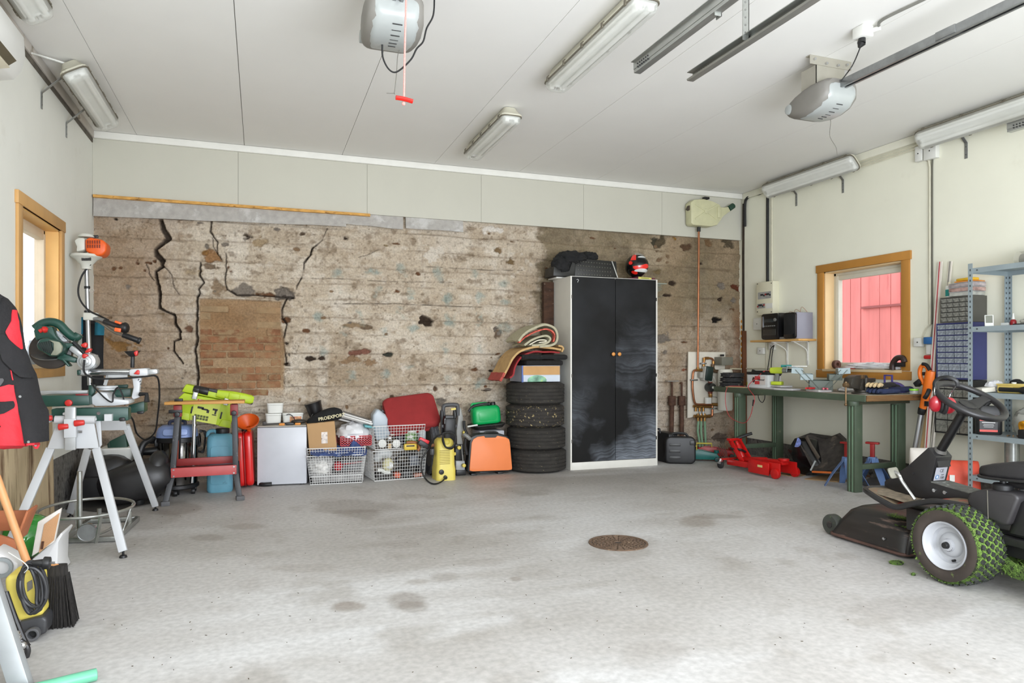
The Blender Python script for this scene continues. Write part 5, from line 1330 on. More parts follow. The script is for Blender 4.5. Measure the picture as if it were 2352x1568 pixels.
obj('handle_plate',MB().bar(J(-.02,-.085,.305),J(-.02,.085,.305),.05,.025),m_rj,jk,world=True,bev=.004)
obj('ram',MB().cyl(J(.10,0,.12),J(.03,0,.25),.03,n=14).cyl(J(.03,0,.25),J(.01,0,.285),.02,n=12),m_rj,jk,world=True,bev=.003)
obj('handle_socket',MB().tube([J(-.02,.03,.31),J(.03,.12,.35),J(.07,.16,.37)],.016,10),M('socket_black',(30,30,30),.5),jk,world=True)
obj('lift_arm',MB().bar(J(.28,0,.12),J(LJ+.02,0,.15),.09,.05),m_rj,jk,world=True,bev=.005)
obj('saddle',MB().cyl(J(LJ+.0,0,.16),J(LJ+.0,0,.185),.05,.055,18),m_rj,jk,world=True,bev=.004)
obj('pedal',MB().box(J(.05,-.02,.20),(.10,.14,.02),(0,20,20)),black_plastic,jk,world=True,bev=.004)
obj('flare',MB().prism([(0,.02),(.27,.02),(.27,.14),(.05,.155),(.0,.13)],.01,frame(J(LJ*.50,-.135,0),ax,(0,0,1))),m_rj,jk,world=True,bev=.004)
obj('yellow_label',MB().bar(J(LJ*.5+.13,-.149,.10),J(LJ*.5+.19,-.149,.10),.004,.022,(0,0,1)),M('label_cream',(216,196,130),.6),jk,world=True)
# black vehicle hood with felt lining
hd=thing('engine_hood','black moulded engine hood with felt lining leaning under the bench','hood',(5.15,5.1,.0))
m_felt=M('felt_dark',(66,61,56),.95,var=.3,vs=16,bump=.5,bs=80,dirt=((96,88,78),.58,9))
HP=lambda u,v,x:px(u,v,x)
HP=lambda u,v,x:px(u,v,x+.09)
side=[HP(*p,4.98) for p in ((1808,1032),(1825,1005),(1838,1012),(1852,1040),(1870,1070),(1862,1084),(1845,1092),(1832,1085),(1822,1060))]
back=[Vector((5.34,p.y-.02,max(p.z,.02))) for p in side]
obj('shell',MB().loft([[p for p in side],[p+Vector((.06,-.06,.01)) for p in side],back]),M('hood_black',(20,20,21),.25,var=.2,coat=.3),hd,world=True,bev=.01)
face=[HP(*p,x) for p,x in (((1828,1006),4.97),((1852,997),5.12),((1872,1000),5.2),((1890,1006),5.22),((1905,1004),5.22),((1922,997),5.24),((1938,1012),5.22),((1940,1045),5.12),((1932,1080),5.0),((1868,1082),4.93),((1850,1045),4.95))]
cen=sum(face,Vector())/len(face)
rings=[[p for p in face],[p.lerp(cen,.12)+Vector((.03,.02,0)) for p in face],[p.lerp(cen,.5)+Vector((.05,.03,0)) for p in face]]
bm_=MB().loft([[p+Vector((.14,.10,0)) for p in face],*rings]);obj('felt_lining',bm_,m_felt,hd,world=True,bev=.006)
obj('strap',MB().tube(spline([HP(1852,1003,5.0),HP(1864,1025,4.98),HP(1881,1052,4.96)],5),.022,8,flat=.3,up=(1,0,0)),M('strap_grey',(92,84,74),.9),hd,world=True)
obj('orange_edge',MB().bar(HP(1866,1083,4.90),HP(1910,1085,4.93),.02,.018),M('edge_orange',(214,110,44),.5),hd,world=True,bev=.003)
obj('edge_light',MB().bar(HP(1862,1080,4.89),HP(1873,1058,4.90),.008,.014),M('edge_worn',(176,184,184),.4),hd,world=True)
c_=HP(1829,1015,4.955)
obj('sticker',MB().prism([(.05*math.cos(a),.05*math.sin(a)) for a in np.linspace(-1.9,1.25,14)],.004,frame(c_,(.35,-.9,.0),(0,0,1))),M('sticker_blue',(120,136,196),.5,var=.4,vs=40),hd,world=True)
# blue axle stands
def axle_stand(label,u,v,rz,k):
    s=thing('axle_stand',label,'axle stand',(u,v,0),rz,group='blue axle stands')
    m_as=M('stand_blue',(104,132,180),.4,var=.1,dirt=((80,90,110),.66,12))
    for q in range(4):
        a=math.radians(45+90*q);x,y=math.cos(a),math.sin(a)
        obj('leg',MB().loft([[(x*r-y*w,y*r+x*w,z),(x*r+y*w,y*r-x*w,z),(x*(r+.006)+y*w,y*(r+.006)-x*w,z),(x*(r+.006)-y*w,y*(r+.006)+x*w,z)] for r,w,z in ((.185,.024,0),(.115,.036,.12),(.035,.032,.23),(.03,.03,.26))]),m_as,s,bev=.002,seg=1)
    obj('collar',MB().box((0,0,.245),(.062,.062,.05)),m_as,s,bev=.003)
    obj('ratchet_post',MB().box((0,0,.28),(.032,.036,.22)),M('post_red',(150,30,28),.5,var=.2),s,bev=.003)
    obj('head',MB().box((0,0,.395),(.05,.11,.018)),M('post_red'),s,bev=.004)
    return s
axle_stand('blue axle stand with a red post behind the near bench leg',4.99,4.885,12,0)
axle_stand('blue axle stand behind the first, right of the near bench leg',5.20,4.80,30,1)
# cardboard and trim strips on the floor
m_cd=M('cardboard_dirty',(150,122,88),.9,var=.15,vs=5,dirt=((104,84,62),.58,6))
def floor_sheet(label,uv,mat,th=.006,z=.001):
    P=[pz(u,v) for u,v in uv]
    return solo('cardboard_sheet',label,'cardboard',MB().prism([(p.x,p.y) for p in P],th,T3(0,0,z)),mat,group='cardboard on the floor')
floor_sheet('brown cardboard sheet on the floor beside the big red jack',[(1785,1090),(1830,1096),(1868,1088),(1830,1076)],m_cd)
floor_sheet('long cardboard sheet on the floor in front of the axle stand',[(1848,1101),(1930,1108),(1990,1098),(1930,1088),(1880,1094)],m_cd,.008)
floor_sheet('grey board on the floor behind the near bench leg',[(1972,1112),(2010,1122),(2046,1112),(2000,1098)],M('board_grey',(108,108,112),.7,var=.15),.010)
floor_sheet('dark brown board on the floor right of the bench leg',[(1982,1094),(2040,1102),(2042,1094),(2000,1086)],M('board_dark',(104,78,60),.8,var=.2),.02)
# ---- orange grass trimmer leaning by the bench
tr_=thing('grass_trimmer','orange battery grass trimmer leaning on the wall right of the bench','trimmer',(5.45,4.4,0))
m_or=M('trimmer_orange',(226,112,28),.4,var=.05)
XT=5.40;Q=lambda u,v,dx=0:px(u,v,XT+dx)
obj('body',MB().tube(spline([Q(2138,852),Q(2133,880),Q(2125,915),Q(2119,938)],5),[.040,.042,.043,.044,.044,.043,.041,.04,.038,.037,.036,.034,.034,.033,.032,.031],12,flat=.8),m_or,tr_,world=True)
obj('handle',MB().tube(spline([Q(2137,858),Q(2128,842),Q(2118,840),Q(2113,852),Q(2115,868),Q(2122,880),Q(2128,888)],5),.018,10),m_or,tr_,world=True)
obj('grip_cover',MB().tube(spline([Q(2136,850,-.01),Q(2128,838,-.01),Q(2119,836,-.01)],4),.016,8),black_plastic,tr_,world=True)
obj('battery',MB().bar(Q(2114,884),Q(2108,874),.07,.06,(1,0,0)),black_plastic,tr_,world=True,bev=.008)
obj('trigger',MB().box(Q(2122,858),(.02,.02,.03)),black_plastic,tr_,world=True,bev=.003)
obj('logo_plate',MB().box(Q(2128,927,-.045),(.006,.045,.045),(0,0,-8)),black_plastic,tr_,world=True,bev=.003)
obj('collar',MB().cyl(Q(2119,937),Q(2115,951),.034,.028,14),black_plastic,tr_,world=True,bev=.003)
obj('shaft',MB().cyl(Q(2116,948),px(2096,1062,XT-.03),.021,n=12),M('alu',(176,178,180),.3,metal=.85,var=.06),tr_,world=True)
obj('knob',MB().tube(spline([Q(2134,895,-.04),Q(2130,905,-.07),Q(2124,914,-.07)],3),.018,8),black_plastic,tr_,world=True)
foot=px(2096,1062,XT-.03)
obj('cutting_head',MB().cyl(foot,(foot.x-.06,foot.y+.02,.12),.022,n=12).lathe([(0,0),(.05,.01),(.06,.05),(.045,.11),(0,.13)],T3(foot.x-.06,foot.y+.02,.005),16),black_plastic,tr_,world=True)
# long trim lengths leaning
m_tw=M('trim_white',(220,214,204),.6,var=.03)
for k,(u0,v0,u1,v1,w,mm,lab) in enumerate(((2160,601,2128,1040,.040,m_tw,'long white trim length leaning in front of the drawers, left one'),(2184,600,2140,1042,.028,m_tw,'long white trim length leaning behind the glue bottle'),(2156,780,2118,1046,.05,M('cardboard_strip',(190,160,116),.85),'long brown cardboard strip leaning behind the trimmer shaft'))):
    p,q=px(u0,v0,XR-.02),px(u1,v1,XR-.19+.02*k)
    d_=(q-p);q=p+d_*((p.z-.0)/(p.z-q.z))
    t=thing('trim_length',lab,'trim',(q.x,q.y,0),group='long trims leaning on the right wall')
    obj('strip',MB().bar(p,q,w,.012,(1,0,.2)),mm,t,world=True,bev=.001,seg=1)
    if k<2:obj('red_edge' if k==0 else 'print_edge',MB().bar(p+Vector((-.008,-.0,0)),q+Vector((-.008,0,0)),.006,.006,(1,0,.2)),M('trim_red',(176,60,70),.6) if k==0 else M('trim_grey',(120,118,112),.6),t,world=True)
# ---- drawer cabinets on the right wall
DX=XR-.16
def drawers(label,y0,y1,z0,z1,rows,mcase,mdr,mside=None,heights=None,name='drawer_cabinet'):
    """y0 > y1: y0 is the far end"""
    t=thing(name,label,'drawer cabinet',(XR-.08,(y0+y1)/2,z0),group='small parts cabinets on the right wall')
    cs=MB().b2((DX+.02,y1,z0),(XR-.002,y0,z1))
    fw=.008
    cs.b2((DX,y1,z0),(DX+.02,y1+fw,z1));cs.b2((DX,y0-fw,z0),(DX+.02,y0,z1));cs.b2((DX,y1+fw,z1-fw),(DX+.02,y0-fw,z1));cs.b2((DX,y1+fw,z0),(DX+.02,y0-fw,z0+fw))
    hs=heights or [1]*len(rows);tot=sum(hs);z=z1-fw
    for cnt,hh in zip(rows,hs):
        h=(z1-z0-2*fw)*hh/tot
        w=(y0-y1-2*fw)/cnt;zc=z-h/2
        cs.b2((DX+.002,y1+fw,z-h-.002),(DX+.02,y0-fw,z-h+.002))
        first=None
        for k in range(cnt):
            yc=y0-fw-w*(k+.5)
            if first is None:
                mb=MB().box((0,0,0),(.010,w-.008,h-.010)).box((-.008,0,h*.22),(.012,w*.8,h*.26))
                first=obj('drawer',mb,mdr,t);first.location=Vector((DX+.006,yc,zc))-t.location
            else:piece(first,t,Vector((DX+.006,yc,zc))-t.location)
        z-=h
    obj('case',cs,mcase,t,world=True,smooth=False)
    return t
m_dr=M('drawer_clear',(138,138,130),.2,var=.3,vs=60,alpha=.85)
m_drb=M('drawer_clear_blue',(150,158,166),.2,var=.3,vs=60,alpha=.85)
y0,y1=4.295,4.005
zA,zB_,zC,zD=1.668,1.452,.985,.53
drawers('dark grey drawer cabinet topmost on the right wall, behind the shelving post',y0,y1,zB_+.002,zA,[5,5,5,5,5],M('case_dark_grey',(82,80,74),.5,var=.06),m_dr)
drawers('blue drawer cabinet below the dark grey one on the right wall',y0+.035,y1-.0,zC,zB_,[4]*7+[3,3],M('case_blue',(56,60,108),.5,var=.06),m_drb,heights=[1]*7+[1.3,1.3])
drawers('black drawer cabinet lowest on the right wall, behind the steering wheel',y0+.05,y1+.0,zD,zC-.004,[4,4,3,3,3],M('case_black',(34,34,34),.5,var=.1),m_dr,heights=[.8,.8,1,1.2,1.2])
# boxes on the top cabinet
for k,(lab,mm) in enumerate((('lowest clear organiser box on the grey drawer cabinet',M('organiser_a',(190,190,182),.25,var=.2,vs=18,alpha=.8)),('middle clear organiser box on the grey drawer cabinet',M('organiser_b',(170,140,132),.25,var=.45,vs=24)),('upper clear organiser box on the grey drawer cabinet',M('organiser_c',(168,158,158),.25,var=.35,vs=24)))):
    t=thing('organiser_box',lab,'box',(XR-.095,4.105,zA+.001+.037*k),-6*k+4,group='organiser boxes on the drawers')
    obj('box',MB().box((0,0,.016),(.15,.20+.01*k,.030)),mm,t,bev=.004)
    obj('lid',MB().box((0,0,.034),(.155,.205+.01*k,.004)),m_pack,t,bev=.001,seg=1)
zq=zA+.001+.037*3+.001
solo('sanding_pad','yellow flat case on top of the clear organiser boxes','case',MB().prism(rrect(.16,.10,.03,4),.022,T3(XR-.11,4.09,zq+.012)@R3(0,0,80)),M('pad_yellow',(214,170,40),.5),bev=.006)
solo('folder','red and yellow flat folder under the yellow case','folder',MB().box((XR-.10,4.08,zq+.005),(.13,.17,.009),(0,0,6)),M('folder_orange',(206,130,50),.5,var=.2),bev=.002)
t=thing('glue_bottle','white glue bottle with a teal label at the end of the drawer cabinet','bottle',(XR-.10,4.255,zA+.001))
obj('bottle',MB().prism(rrect(.06,.045,.015,4),.10),white_plastic,t,bev=.006)
obj('label',MB().prism(rrect(.0615,.0465,.015,4),.055,z0=.012),M('label_teal',(24,128,120),.5),t)
obj('cap',MB().cyl((0,0,.10),(0,0,.132),.016,.012,12),M('cap_cream',(206,200,176),.5),t)
# ---- metal shelving
sh=thing('metal_shelving','grey slotted metal shelving at the right edge','shelving',(5.3,3.3,0))
m_sh=M('shelf_grey',(146,158,162),.45,var=.06,metal=.2)
SX0,SX1,SY0,SY1=5.095,5.53,3.82,2.80
m_hole=M('slot_hole',(58,62,64),.8)
slot0=None
for x,y,sx,sy in ((SX0,SY0,1,-1),(SX1,SY0,-1,-1),(SX0,SY1,1,1),(SX1,SY1,-1,1)):
    w=.036
    p=obj('post',MB().b2((x,y,0),(x+sx*w,y+sy*.002,1.88)).b2((x,y,0),(x+sx*.002,y+sy*w,1.88)),m_sh,sh,world=True,smooth=False)
    if y==SY0:
        hm_=MB()
        for k in range(46):
            z=.03+k*.04
            hm_.box((x+sx*.018,y+sy*.001,z),(.008,.0045,.016));hm_.box((x+sx*.001,y+sy*.018,z),(.0045,.008,.016))
        o=obj('slots',hm_,m_hole,p,world=True,smooth=False);o['kind']='stuff'
for z in (1.843,1.398,.90,.583,.266):
    s_=MB().b2((SX0+.004,SY1,z-.003),(SX1-.004,SY0-.004,z))
    s_.b2((SX0+.003,SY1,z-.038),(SX0+.006,SY0-.003,z));s_.b2((SX1-.006,SY1,z-.038),(SX1-.003,SY0-.003,z));s_.b2((SX0+.003,SY0-.006,z-.038),(SX1-.003,SY0-.003,z))
    f=obj('shelf',s_,m_sh,sh,world=True,smooth=False)
    obj('bolt',MB().cyl((SX0+.001,SY0-.07,z-.018),(SX0+.003,SY0-.07,z-.018),.006,n=8),m_hole,f,world=True)
Z1,Z2,Z3,Z4,Z5=1.8435,1.3985,.9005,.5835,.2665
SP=lambda u,v,z:px(u,v,5.22)
t=thing('mesh_roll','black roll in a clear sleeve on the top shelf','roll',(5.30,3.55,Z1))
t.location=(5.33,3.47,Z1)
obj('roll',MB().ring([(.025,-.3),(.045,-.3),(.045,.1),(.025,.1)],frame((0,0,.046),(0,0,1),(1,0,0)),20),M('roll_black',(54,54,54),.7),t)
obj('core',MB().ring([(.021,-.3),(.026,-.3),(.026,.104),(.021,.104)],frame((0,0,.046),(0,0,1),(1,0,0)),20),M('roll_core',(150,128,86),.8),t)
obj('sleeve',MB().ring([(.054,-.3),(.056,-.3),(.056,.13),(.054,.13)],frame((0,0,.056),(0,0,1),(1,0,0)),20),M('sleeve_clear',(200,198,184),.2,alpha=.3),t)
solo('steel_strip','thin dark steel strip lying on the corner of the top shelf','strip',MB().box((5.27,3.68,Z1+.003),(.06,.22,.004),(0,0,20)),M('steel_dark'))
t=thing('thermometer','white digital thermometer leaning on the second shelf','thermometer',(5.20,3.73,Z2),-48)
tm=T3(0,0,.0)@R3(-14,0,0)
obj('case',MB(tm).box((0,0,.046),(.058,.014,.09)),white_plastic,t,bev=.004)
obj('screen',MB(tm).box((0,-.0075,.056),(.044,.002,.058)),M('lcd',(116,118,106),.2),t)
t=thing('red_bottle','small red bottle with a white nozzle on the second shelf','bottle',(5.36,3.66,Z2))
obj('bottle',MB().lathe([(0,0),(.020,0),(.022,.03),(.020,.045),(.010,.055),(0,.056)],None,16),M('bottle_red',(150,30,36),.3),t,ang=50)
obj('nozzle',MB().cyl((0,0,.054),(0,0,.10),.011,.004,12),white_plastic,t)
for k,(x,y) in enumerate(((5.27,3.66),(5.32,3.69))):
    solo('clear_clip',('small clear plastic box right of the thermometer, front one','small clear plastic box right of the thermometer, rear one')[k],'box',MB().box((x,y,Z2+.014),(.04,.05,.026),(0,0,30)),clear_plastic,bev=.003)
solo('plastic_bag','crumpled clear plastic bag on the second shelf by the red bottle','bag',heap((5.38,3.47,Z2+.028),(.10,.13,.036),3.,.25,4.),M('bag_clear',(190,188,178),.3,alpha=.6,var=.2))
solo('rubber_strip','black strip under the clear bag on the second shelf','strip',MB().box((5.24,3.46,Z2+.007),(.05,.20,.012),(0,0,14)),black_plastic,bev=.003)
# third shelf
t=thing('yellow_case','yellow lidded plastic case on the third shelf','case',(5.27,3.56,Z3))
m_yc=M('case_yellow',(214,190,106),.5,var=.05)
obj('box',MB().box((0,0,.029),(.16,.21,.058)),m_yc,t,bev=.008)
obj('lid',MB().box((0,0,.062),(.168,.218,.012)),m_yc,t,bev=.004)
lb=obj('label',MB().box((-.0805,-.055,.03),(.002,.08,.036)),M('label_mustard',(186,160,72),.5),t)
obj('knob',MB().cyl((-.02,.02,.068),(-.02,.02,.08),.016,n=14),white_plastic,t,bev=.002)
text('Norton',.02,up_frame(Vector((5.27-.0823,3.56-.055,Z3+.034)),(0,-1,0),(0,0,1)),M('ink'),lb)
solo('paper_pack','white printed pack on the third shelf behind the steering wheel','pack',MB().box((5.16,3.74,Z3+.02),(.10,.10,.034),(0,-6,-20)),M('pack_white',(206,202,190),.6,var=.1),bev=.002)
solo('plastic_bag','white plastic bag behind the printed pack on the third shelf','bag',heap((5.28,3.745,Z3+.042),(.07,.055,.045),11.,.2,3.5),M('bag_white'))
solo('black_gun','black curved tool lying behind the yellow case on the third shelf','tool',MB().tube(spline([(5.40,3.73,Z3+.012),(5.39,3.69,Z3+.07),(5.38,3.63,Z3+.08),(5.38,3.58,Z3+.05)],5),[.012]*5+[.02]*6+[.016]*5,10),black_plastic)
solo('torch','black torch on the third shelf at the right edge','torch',MB().lathe([(0,0),(.022,0),(.026,.03),(.016,.06),(.016,.2),(0,.2)],frame((5.17,3.43,Z3+.027),(0,0,1),(1,0,0)),16),black_plastic)
# fourth shelf
t=thing('oil_jug','black oil jug with a red label on the fourth shelf','jug',(5.185,3.725,Z4),-42)
obj('bottle',MB().loft([[(x,y,z) for x,y in rrect(w,d,.025,4)] for z,w,d in ((0,.150,.085),(.01,.165,.095),(.16,.165,.095),(.20,.15,.09),(.215,.12,.08))]),black_plastic,t,ang=45)
obj('neck',MB().cyl((-.045,0,.21),(-.045,0,.25),.022,n=14),black_plastic,t,bev=.003);obj('handle',MB().tube(spline([(-.02,0,.21),(.02,0,.25),(.06,0,.235),(.07,0,.19)],5),.014,8),black_plastic,t)
lb=obj('label',MB().box((-.01,-.0482,.085),(.115,.002,.125)),M('label_black',(22,20,20),.4),t)
obj('label_top',MB().box((-.01,-.0493,.125),(.115,.002,.042)).box((-.01,-.0493,.030),(.115,.002,.016)),M('label_red2',(206,66,56),.4),lb)
obj('emblem',MB().prism([(.016,0),(0,.008),(-.016,0),(0,-.008)],.001,frame(Vector((-.01,-.0500,.126)),(1,0,0),(0,0,1))),white_plastic,lb)
obj('label_lines',MB().box((-.01,-.0496,.092),(.085,.001,.007)).box((-.01,-.0496,.078),(.065,.001,.003)).box((-.01,-.0496,.068),(.07,.001,.003)).box((-.01,-.0496,.058),(.06,.001,.003)),M('print_white',(190,190,190),.5),lb)['kind']='stuff'
solo('plastic_bag','clear plastic bag standing on the fourth shelf behind the yellow tape','bag',heap((5.42,3.60,Z4+.085),(.085,.085,.11),6.,.22,3.2),M('bag_clear'))
t=thing('tape_roll','yellow tape roll leaning on the fourth shelf','tape roll',(5.24,3.48,Z4))
obj('roll',MB().ring([(.040,-.026),(.062,-.026),(.062,.026),(.040,.026)],T3(0,0,.062)@R3(74,0,60),24),M('tape_yellow',(226,160,34),.4),t,bev=.003)
solo('black_box','black box at the right end of the fourth shelf','box',MB().box((5.17,3.40,Z4+.032),(.12,.12,.062)),black_plastic,bev=.006)
for k in range(4):
    solo('loose_bolt','small loose bolt among the litter on the fourth shelf','bolt',MB().cyl((5.15+.02*k,3.56-.03*k,Z4+.007),(5.19+.01*k,3.57-.02*k,Z4+.007),.006,n=6),M('steel_worn'),group='loose bolts on the fourth shelf')
# fifth shelf
t=thing('clear_tub','clear plastic tub lying on the fifth shelf','tub',(5.38,3.52,Z5))
obj('tub',MB().loft([[(x,y,z) for x,y in rrect(w,d,.02,3)] for z,w,d in ((0,.16,.24),(.09,.19,.27))]),M('tub_clear',(206,204,190),.3,alpha=.6),t)
obj('lid',MB().prism(rrect(.2,.28,.02,3),.012,z0=.09),M('tub_lid',(212,210,200),.4),t,bev=.002)
solo('filter_panel','pleated cream filter panel leaning on the clear tub','filter',MB().box((5.32,3.42,Z5+.18),(.14,.02,.15),(18,0,8)).box((5.32,3.39,Z5+.18),(.13,.02,.14),(18,0,8)),M('filter_cream',(196,188,168),.8,var=.2,vs=30),bev=.003)
solo('galvanised_pipe','galvanised pipe standing on the fifth shelf at the back','pipe',MB().ring([(.046,0),(.050,0),(.044,.27),(.040,.27)],T3(5.44,3.72,Z5),18),M('galvanised'))
t=thing('tape_roll','silver tape roll lying on the fifth shelf','tape roll',(5.18,3.70,Z5))
obj('roll',MB().ring([(.034,0),(.05,0),(.05,.032),(.034,.032)],None,20),grey_steel,t,bev=.003)
solo('paper_slip','white paper slip lying behind the silver tape roll','paper',MB().box((5.24,3.62,Z5+.004),(.10,.12,.004),(0,0,25)),white_plastic)
# sacks under the shelving
def sack(label,u,v,w,d,h,mat,rz,seed):
    s=thing('sack',label,'sack',(u,v,0),rz,group='sacks beside the shelving')
    def rg(z,k):return [(x*(1+.06*noise.noise((x*9,y*9,z*6+seed))),y*k,z+.01*noise.noise((x*8,seed,y))) for x,y in rrect(w*(1 if k>.3 else .96),d,.05,4)]
    obj('bag',MB().loft([rg(0,.8),rg(.03,1),rg(h*.4,1.05),rg(h*.75,.8),rg(h*.93,.35),rg(h,.12)]),mat,s,ang=60)
    return s
s=sack('white sack with red print behind the mower console',5.14,4.20,.26,.15,.42,M('sack_white',(214,208,200),.6,var=.06,vs=8,bump=.3,bs=20),-40,1)
obj('red_print',MB().box((.02,-.086,.26),(.20,.004,.05)).box((.0,-.088,.13),(.12,.004,.02)),M('sack_red',(206,84,70),.6),s)
obj('picture',MB().box((.06,-.087,.16),(.07,.004,.09)),M('sack_pic',(190,150,90),.7,var=.5,vs=30),s)
s=sack('orange red sack standing behind the shelving post',5.20,3.97,.27,.16,.35,M('sack_orange',(222,84,60),.55,var=.08,vs=7,bump=.3,bs=20),-38,4)
obj('label',MB().box((-.07,-.082,.22),(.035,.004,.05)),white_plastic,s)
# ================================================================ ride-on mower
mw=thing('ride_on_mower','black ride-on mower with grass caked wheel and front cutting deck','mower',(3.62,2.7,0))
m_mb=M('mower_black',(34,33,34),.38,var=.2,vs=5,dirt=((96,92,84),.68,14))
m_md=M('mower_deck',(38,35,34),.35,var=.3,vs=5,stretch=(1,.5,4),dirt=((128,108,98),.58,7,.12))
m_grass=M('cut_grass',(88,116,50),.9,var=.5,vs=60,bump=.8,bs=120,dirt=((38,40,28),.48,34))
m_blade=M('grass_blade',(118,150,66),.8,var=.45,vs=60,dirt=((168,166,112),.6,70))
MP=lambda n,mb,mat,**k:obj(n,mb,mat,k.pop('par',mw),world=True,**k)
AX=lambda x,y,z:frame((x,y,z),(0,1,0),(0,0,1))          # local z along +x
def blades(pts,n,ln,seed,up_=.35):
    r=random.Random(seed);mb=MB()
    for _ in range(n):
        p,nn=pts(r);a=Vector((r.uniform(-1,1),r.uniform(-1,1),r.uniform(-1,1))).normalized();a=(a-nn*a.dot(nn)).normalized()
        d=(a+nn*up_).normalized()*ln*r.uniform(.5,1.2);w=d.cross(nn)
        w=(w.normalized() if w.length>1e-5 else Vector((1,0,0)))*.0016
        mb.add([p-w,p+w,p+d],[(0,1,2)])
    return mb
def big_wheel(x0,x1,y,R,name,face):
    wd=x1-x0;m=AX((x0+x1)/2,y,R);h=wd/2;s=face
    w=MP(name,MB().ring([(.112,-h*.8),(.135,-h*.98),(.165,-h),(R-.012,-h*.80),(R-.008,-h*.5),(R-.006,0),(R-.008,h*.5),(R-.012,h*.80),(.165,h),(.135,h*.98),(.112,h*.8)],m,60),m_grass)
    MP('sidewall',MB().ring([(.112,s*h*.82),(.135,s*h*1.0),(.162,s*h*1.015),(.178,s*h*.97),(.15,s*h*.9)],m,60),M('mower_sidewall',(60,52,46),.85,var=.25,vs=9,dirt=((96,110,60),.62,20)),par=w)
    lg=MB()
    for i in range(34):
        for j,z in enumerate((-.72,-.43,-.14,.15,.44,.73)):
            a=2*math.pi*(i+(.5 if j%2 else 0))/34
            rr=R-.004-.007*abs(z)**2
            c_=Vector((math.cos(a)*rr,math.sin(a)*rr,z*h))
            mm=m@T3(c_)@Matrix.Rotation(a,4,'Z')@Matrix.Rotation(.5 if j%2 else-.5,4,'X')
            lg.box((0,0,0),(.012,.021,.019),mm)
    MP('tread_lugs',lg,M('lug_rubber',(42,44,42),.7,var=.4,vs=40,dirt=((92,108,62),.6,30)),par=w)['kind']='stuff'
    def gp(r):
        a=r.uniform(0,2*math.pi);z=r.uniform(-1,1);rr=R-.005-.012*abs(z)**3
        n_=m.to_3x3()@Vector((math.cos(a),math.sin(a),0));return m@Vector((math.cos(a)*rr,math.sin(a)*rr,z*h*.92)),n_
    g=MP('grass_clippings',blades(gp,9000,.020,3,.16),m_blade,par=w,smooth=False);g['kind']='stuff'
    rim=MP('rim',MB().lathe([(0,s*(h-.12)),(.118,s*(h-.12)),(.122,s*(h-.012)),(.120,s*(h-.002)),(.114,s*(h-.004)),(.109,s*(h-.015)),(.102,s*(h-.036)),(.092,s*(h-.040)),(.086,s*(h-.060)),(.064,s*(h-.062)),(.054,s*(h-.046)),(.034,s*(h-.042)),(.028,s*(h-.026)),(0,s*(h-.024))],m,40),M('rim_white',(178,180,184),.35,var=.05,dirt=((150,152,150),.66,12)),par=mw,ang=50)
    MP('hub_cap',MB().cyl(m@Vector((0,0,s*(h-.03))),m@Vector((0,0,s*(h-.006))),.019,.015,16),black_plastic,par=rim,bev=.002)
    MP('valve',MB().cyl(m@Vector((-.02,-.075,s*(h-.062))),m@Vector((-.02,-.076,s*(h-.042))),.006,n=10),black_plastic,par=rim)
    return w
WYC=2.585
big_wheel(3.27,3.465,WYC,.201,'front_wheel',-1)
big_wheel(3.80,3.99,WYC,.201,'front_wheel',1)
# deck
rk=lambda z,x0,x1,y0,y1,r:[(x,y,z) for x,y in rrect(x1-x0,y1-y0,r,5,(x0+x1)/2,(y0+y1)/2)]
dk=MP('cutting_deck',MB().loft([rk(.018,3.485,4.36,2.99,3.56,.05),rk(.05,3.49,4.355,2.99,3.555,.06),rk(.12,3.515,4.33,3.0,3.53,.08),rk(.185,3.545,4.30,3.01,3.49,.09),rk(.212,3.585,4.26,3.03,3.45,.09),rk(.22,3.66,4.18,3.08,3.38,.08)]),m_md,ang=50)
MP('rim_lip',MB().tube([Vector((x,y,.022)) for x,y,_ in rk(0,3.482,4.363,2.987,3.563,.05)],.009,8,closed=True),M('deck_lip',(86,62,54),.6,var=.3),par=dk)
MP('rear_flange',MB().tube(spline([(3.50,2.985,.03),(3.515,2.98,.12),(3.56,2.985,.20),(3.64,3.02,.222)],5),.012,8),m_md,par=dk)
MP('bolt',MB().cyl((3.496,3.14,.085),(3.486,3.14,.083),.009,n=12),chrome,par=dk)
def gpd(r):
    return Vector((3.56+r.random()**2*.25,3.02+r.random()*.16,.215-r.random()*.01)),Vector((0,0,1))
g=MP('grass_clippings',blades(gpd,900,.025,8),m_blade,par=dk,smooth=False);g['kind']='stuff'
MP('grass_cake',MB().surf(lambda u,v:(3.53+.22*u,2.985+.12*v,.20+.018*noise.noise((u*6,v*6,2))-.03*(1-u)**3),16,10),m_grass,par=dk)
rm=AX(3.545,3.585,.066)
rw_=MP('gauge_wheel',MB().ring([(.02,-.03),(.06,-.032),(.066,-.02),(.066,.02),(.06,.032),(.02,.03)],rm,28),M('gauge_rubber',(58,60,54),.7,var=.3,dirt=((96,120,60),.58,26)))
MP('gauge_hub',MB().cyl(rm@Vector((0,0,-.034)),rm@Vector((0,0,.034)),.022,n=14),m_md,par=rw_)
MP('gauge_arm',MB().bar((3.60,3.585,.066),(3.60,3.50,.10),.02,.04).bar((3.545,3.585,.066),(3.61,3.585,.066),.02,.02),m_mb,bev=.003)
MP('lift_arm',MB().bar((3.60,3.02,.16),(3.58,2.70,.22),.03,.04).bar((3.80,3.02,.16),(3.78,2.70,.22),.03,.04),m_mb,bev=.003)
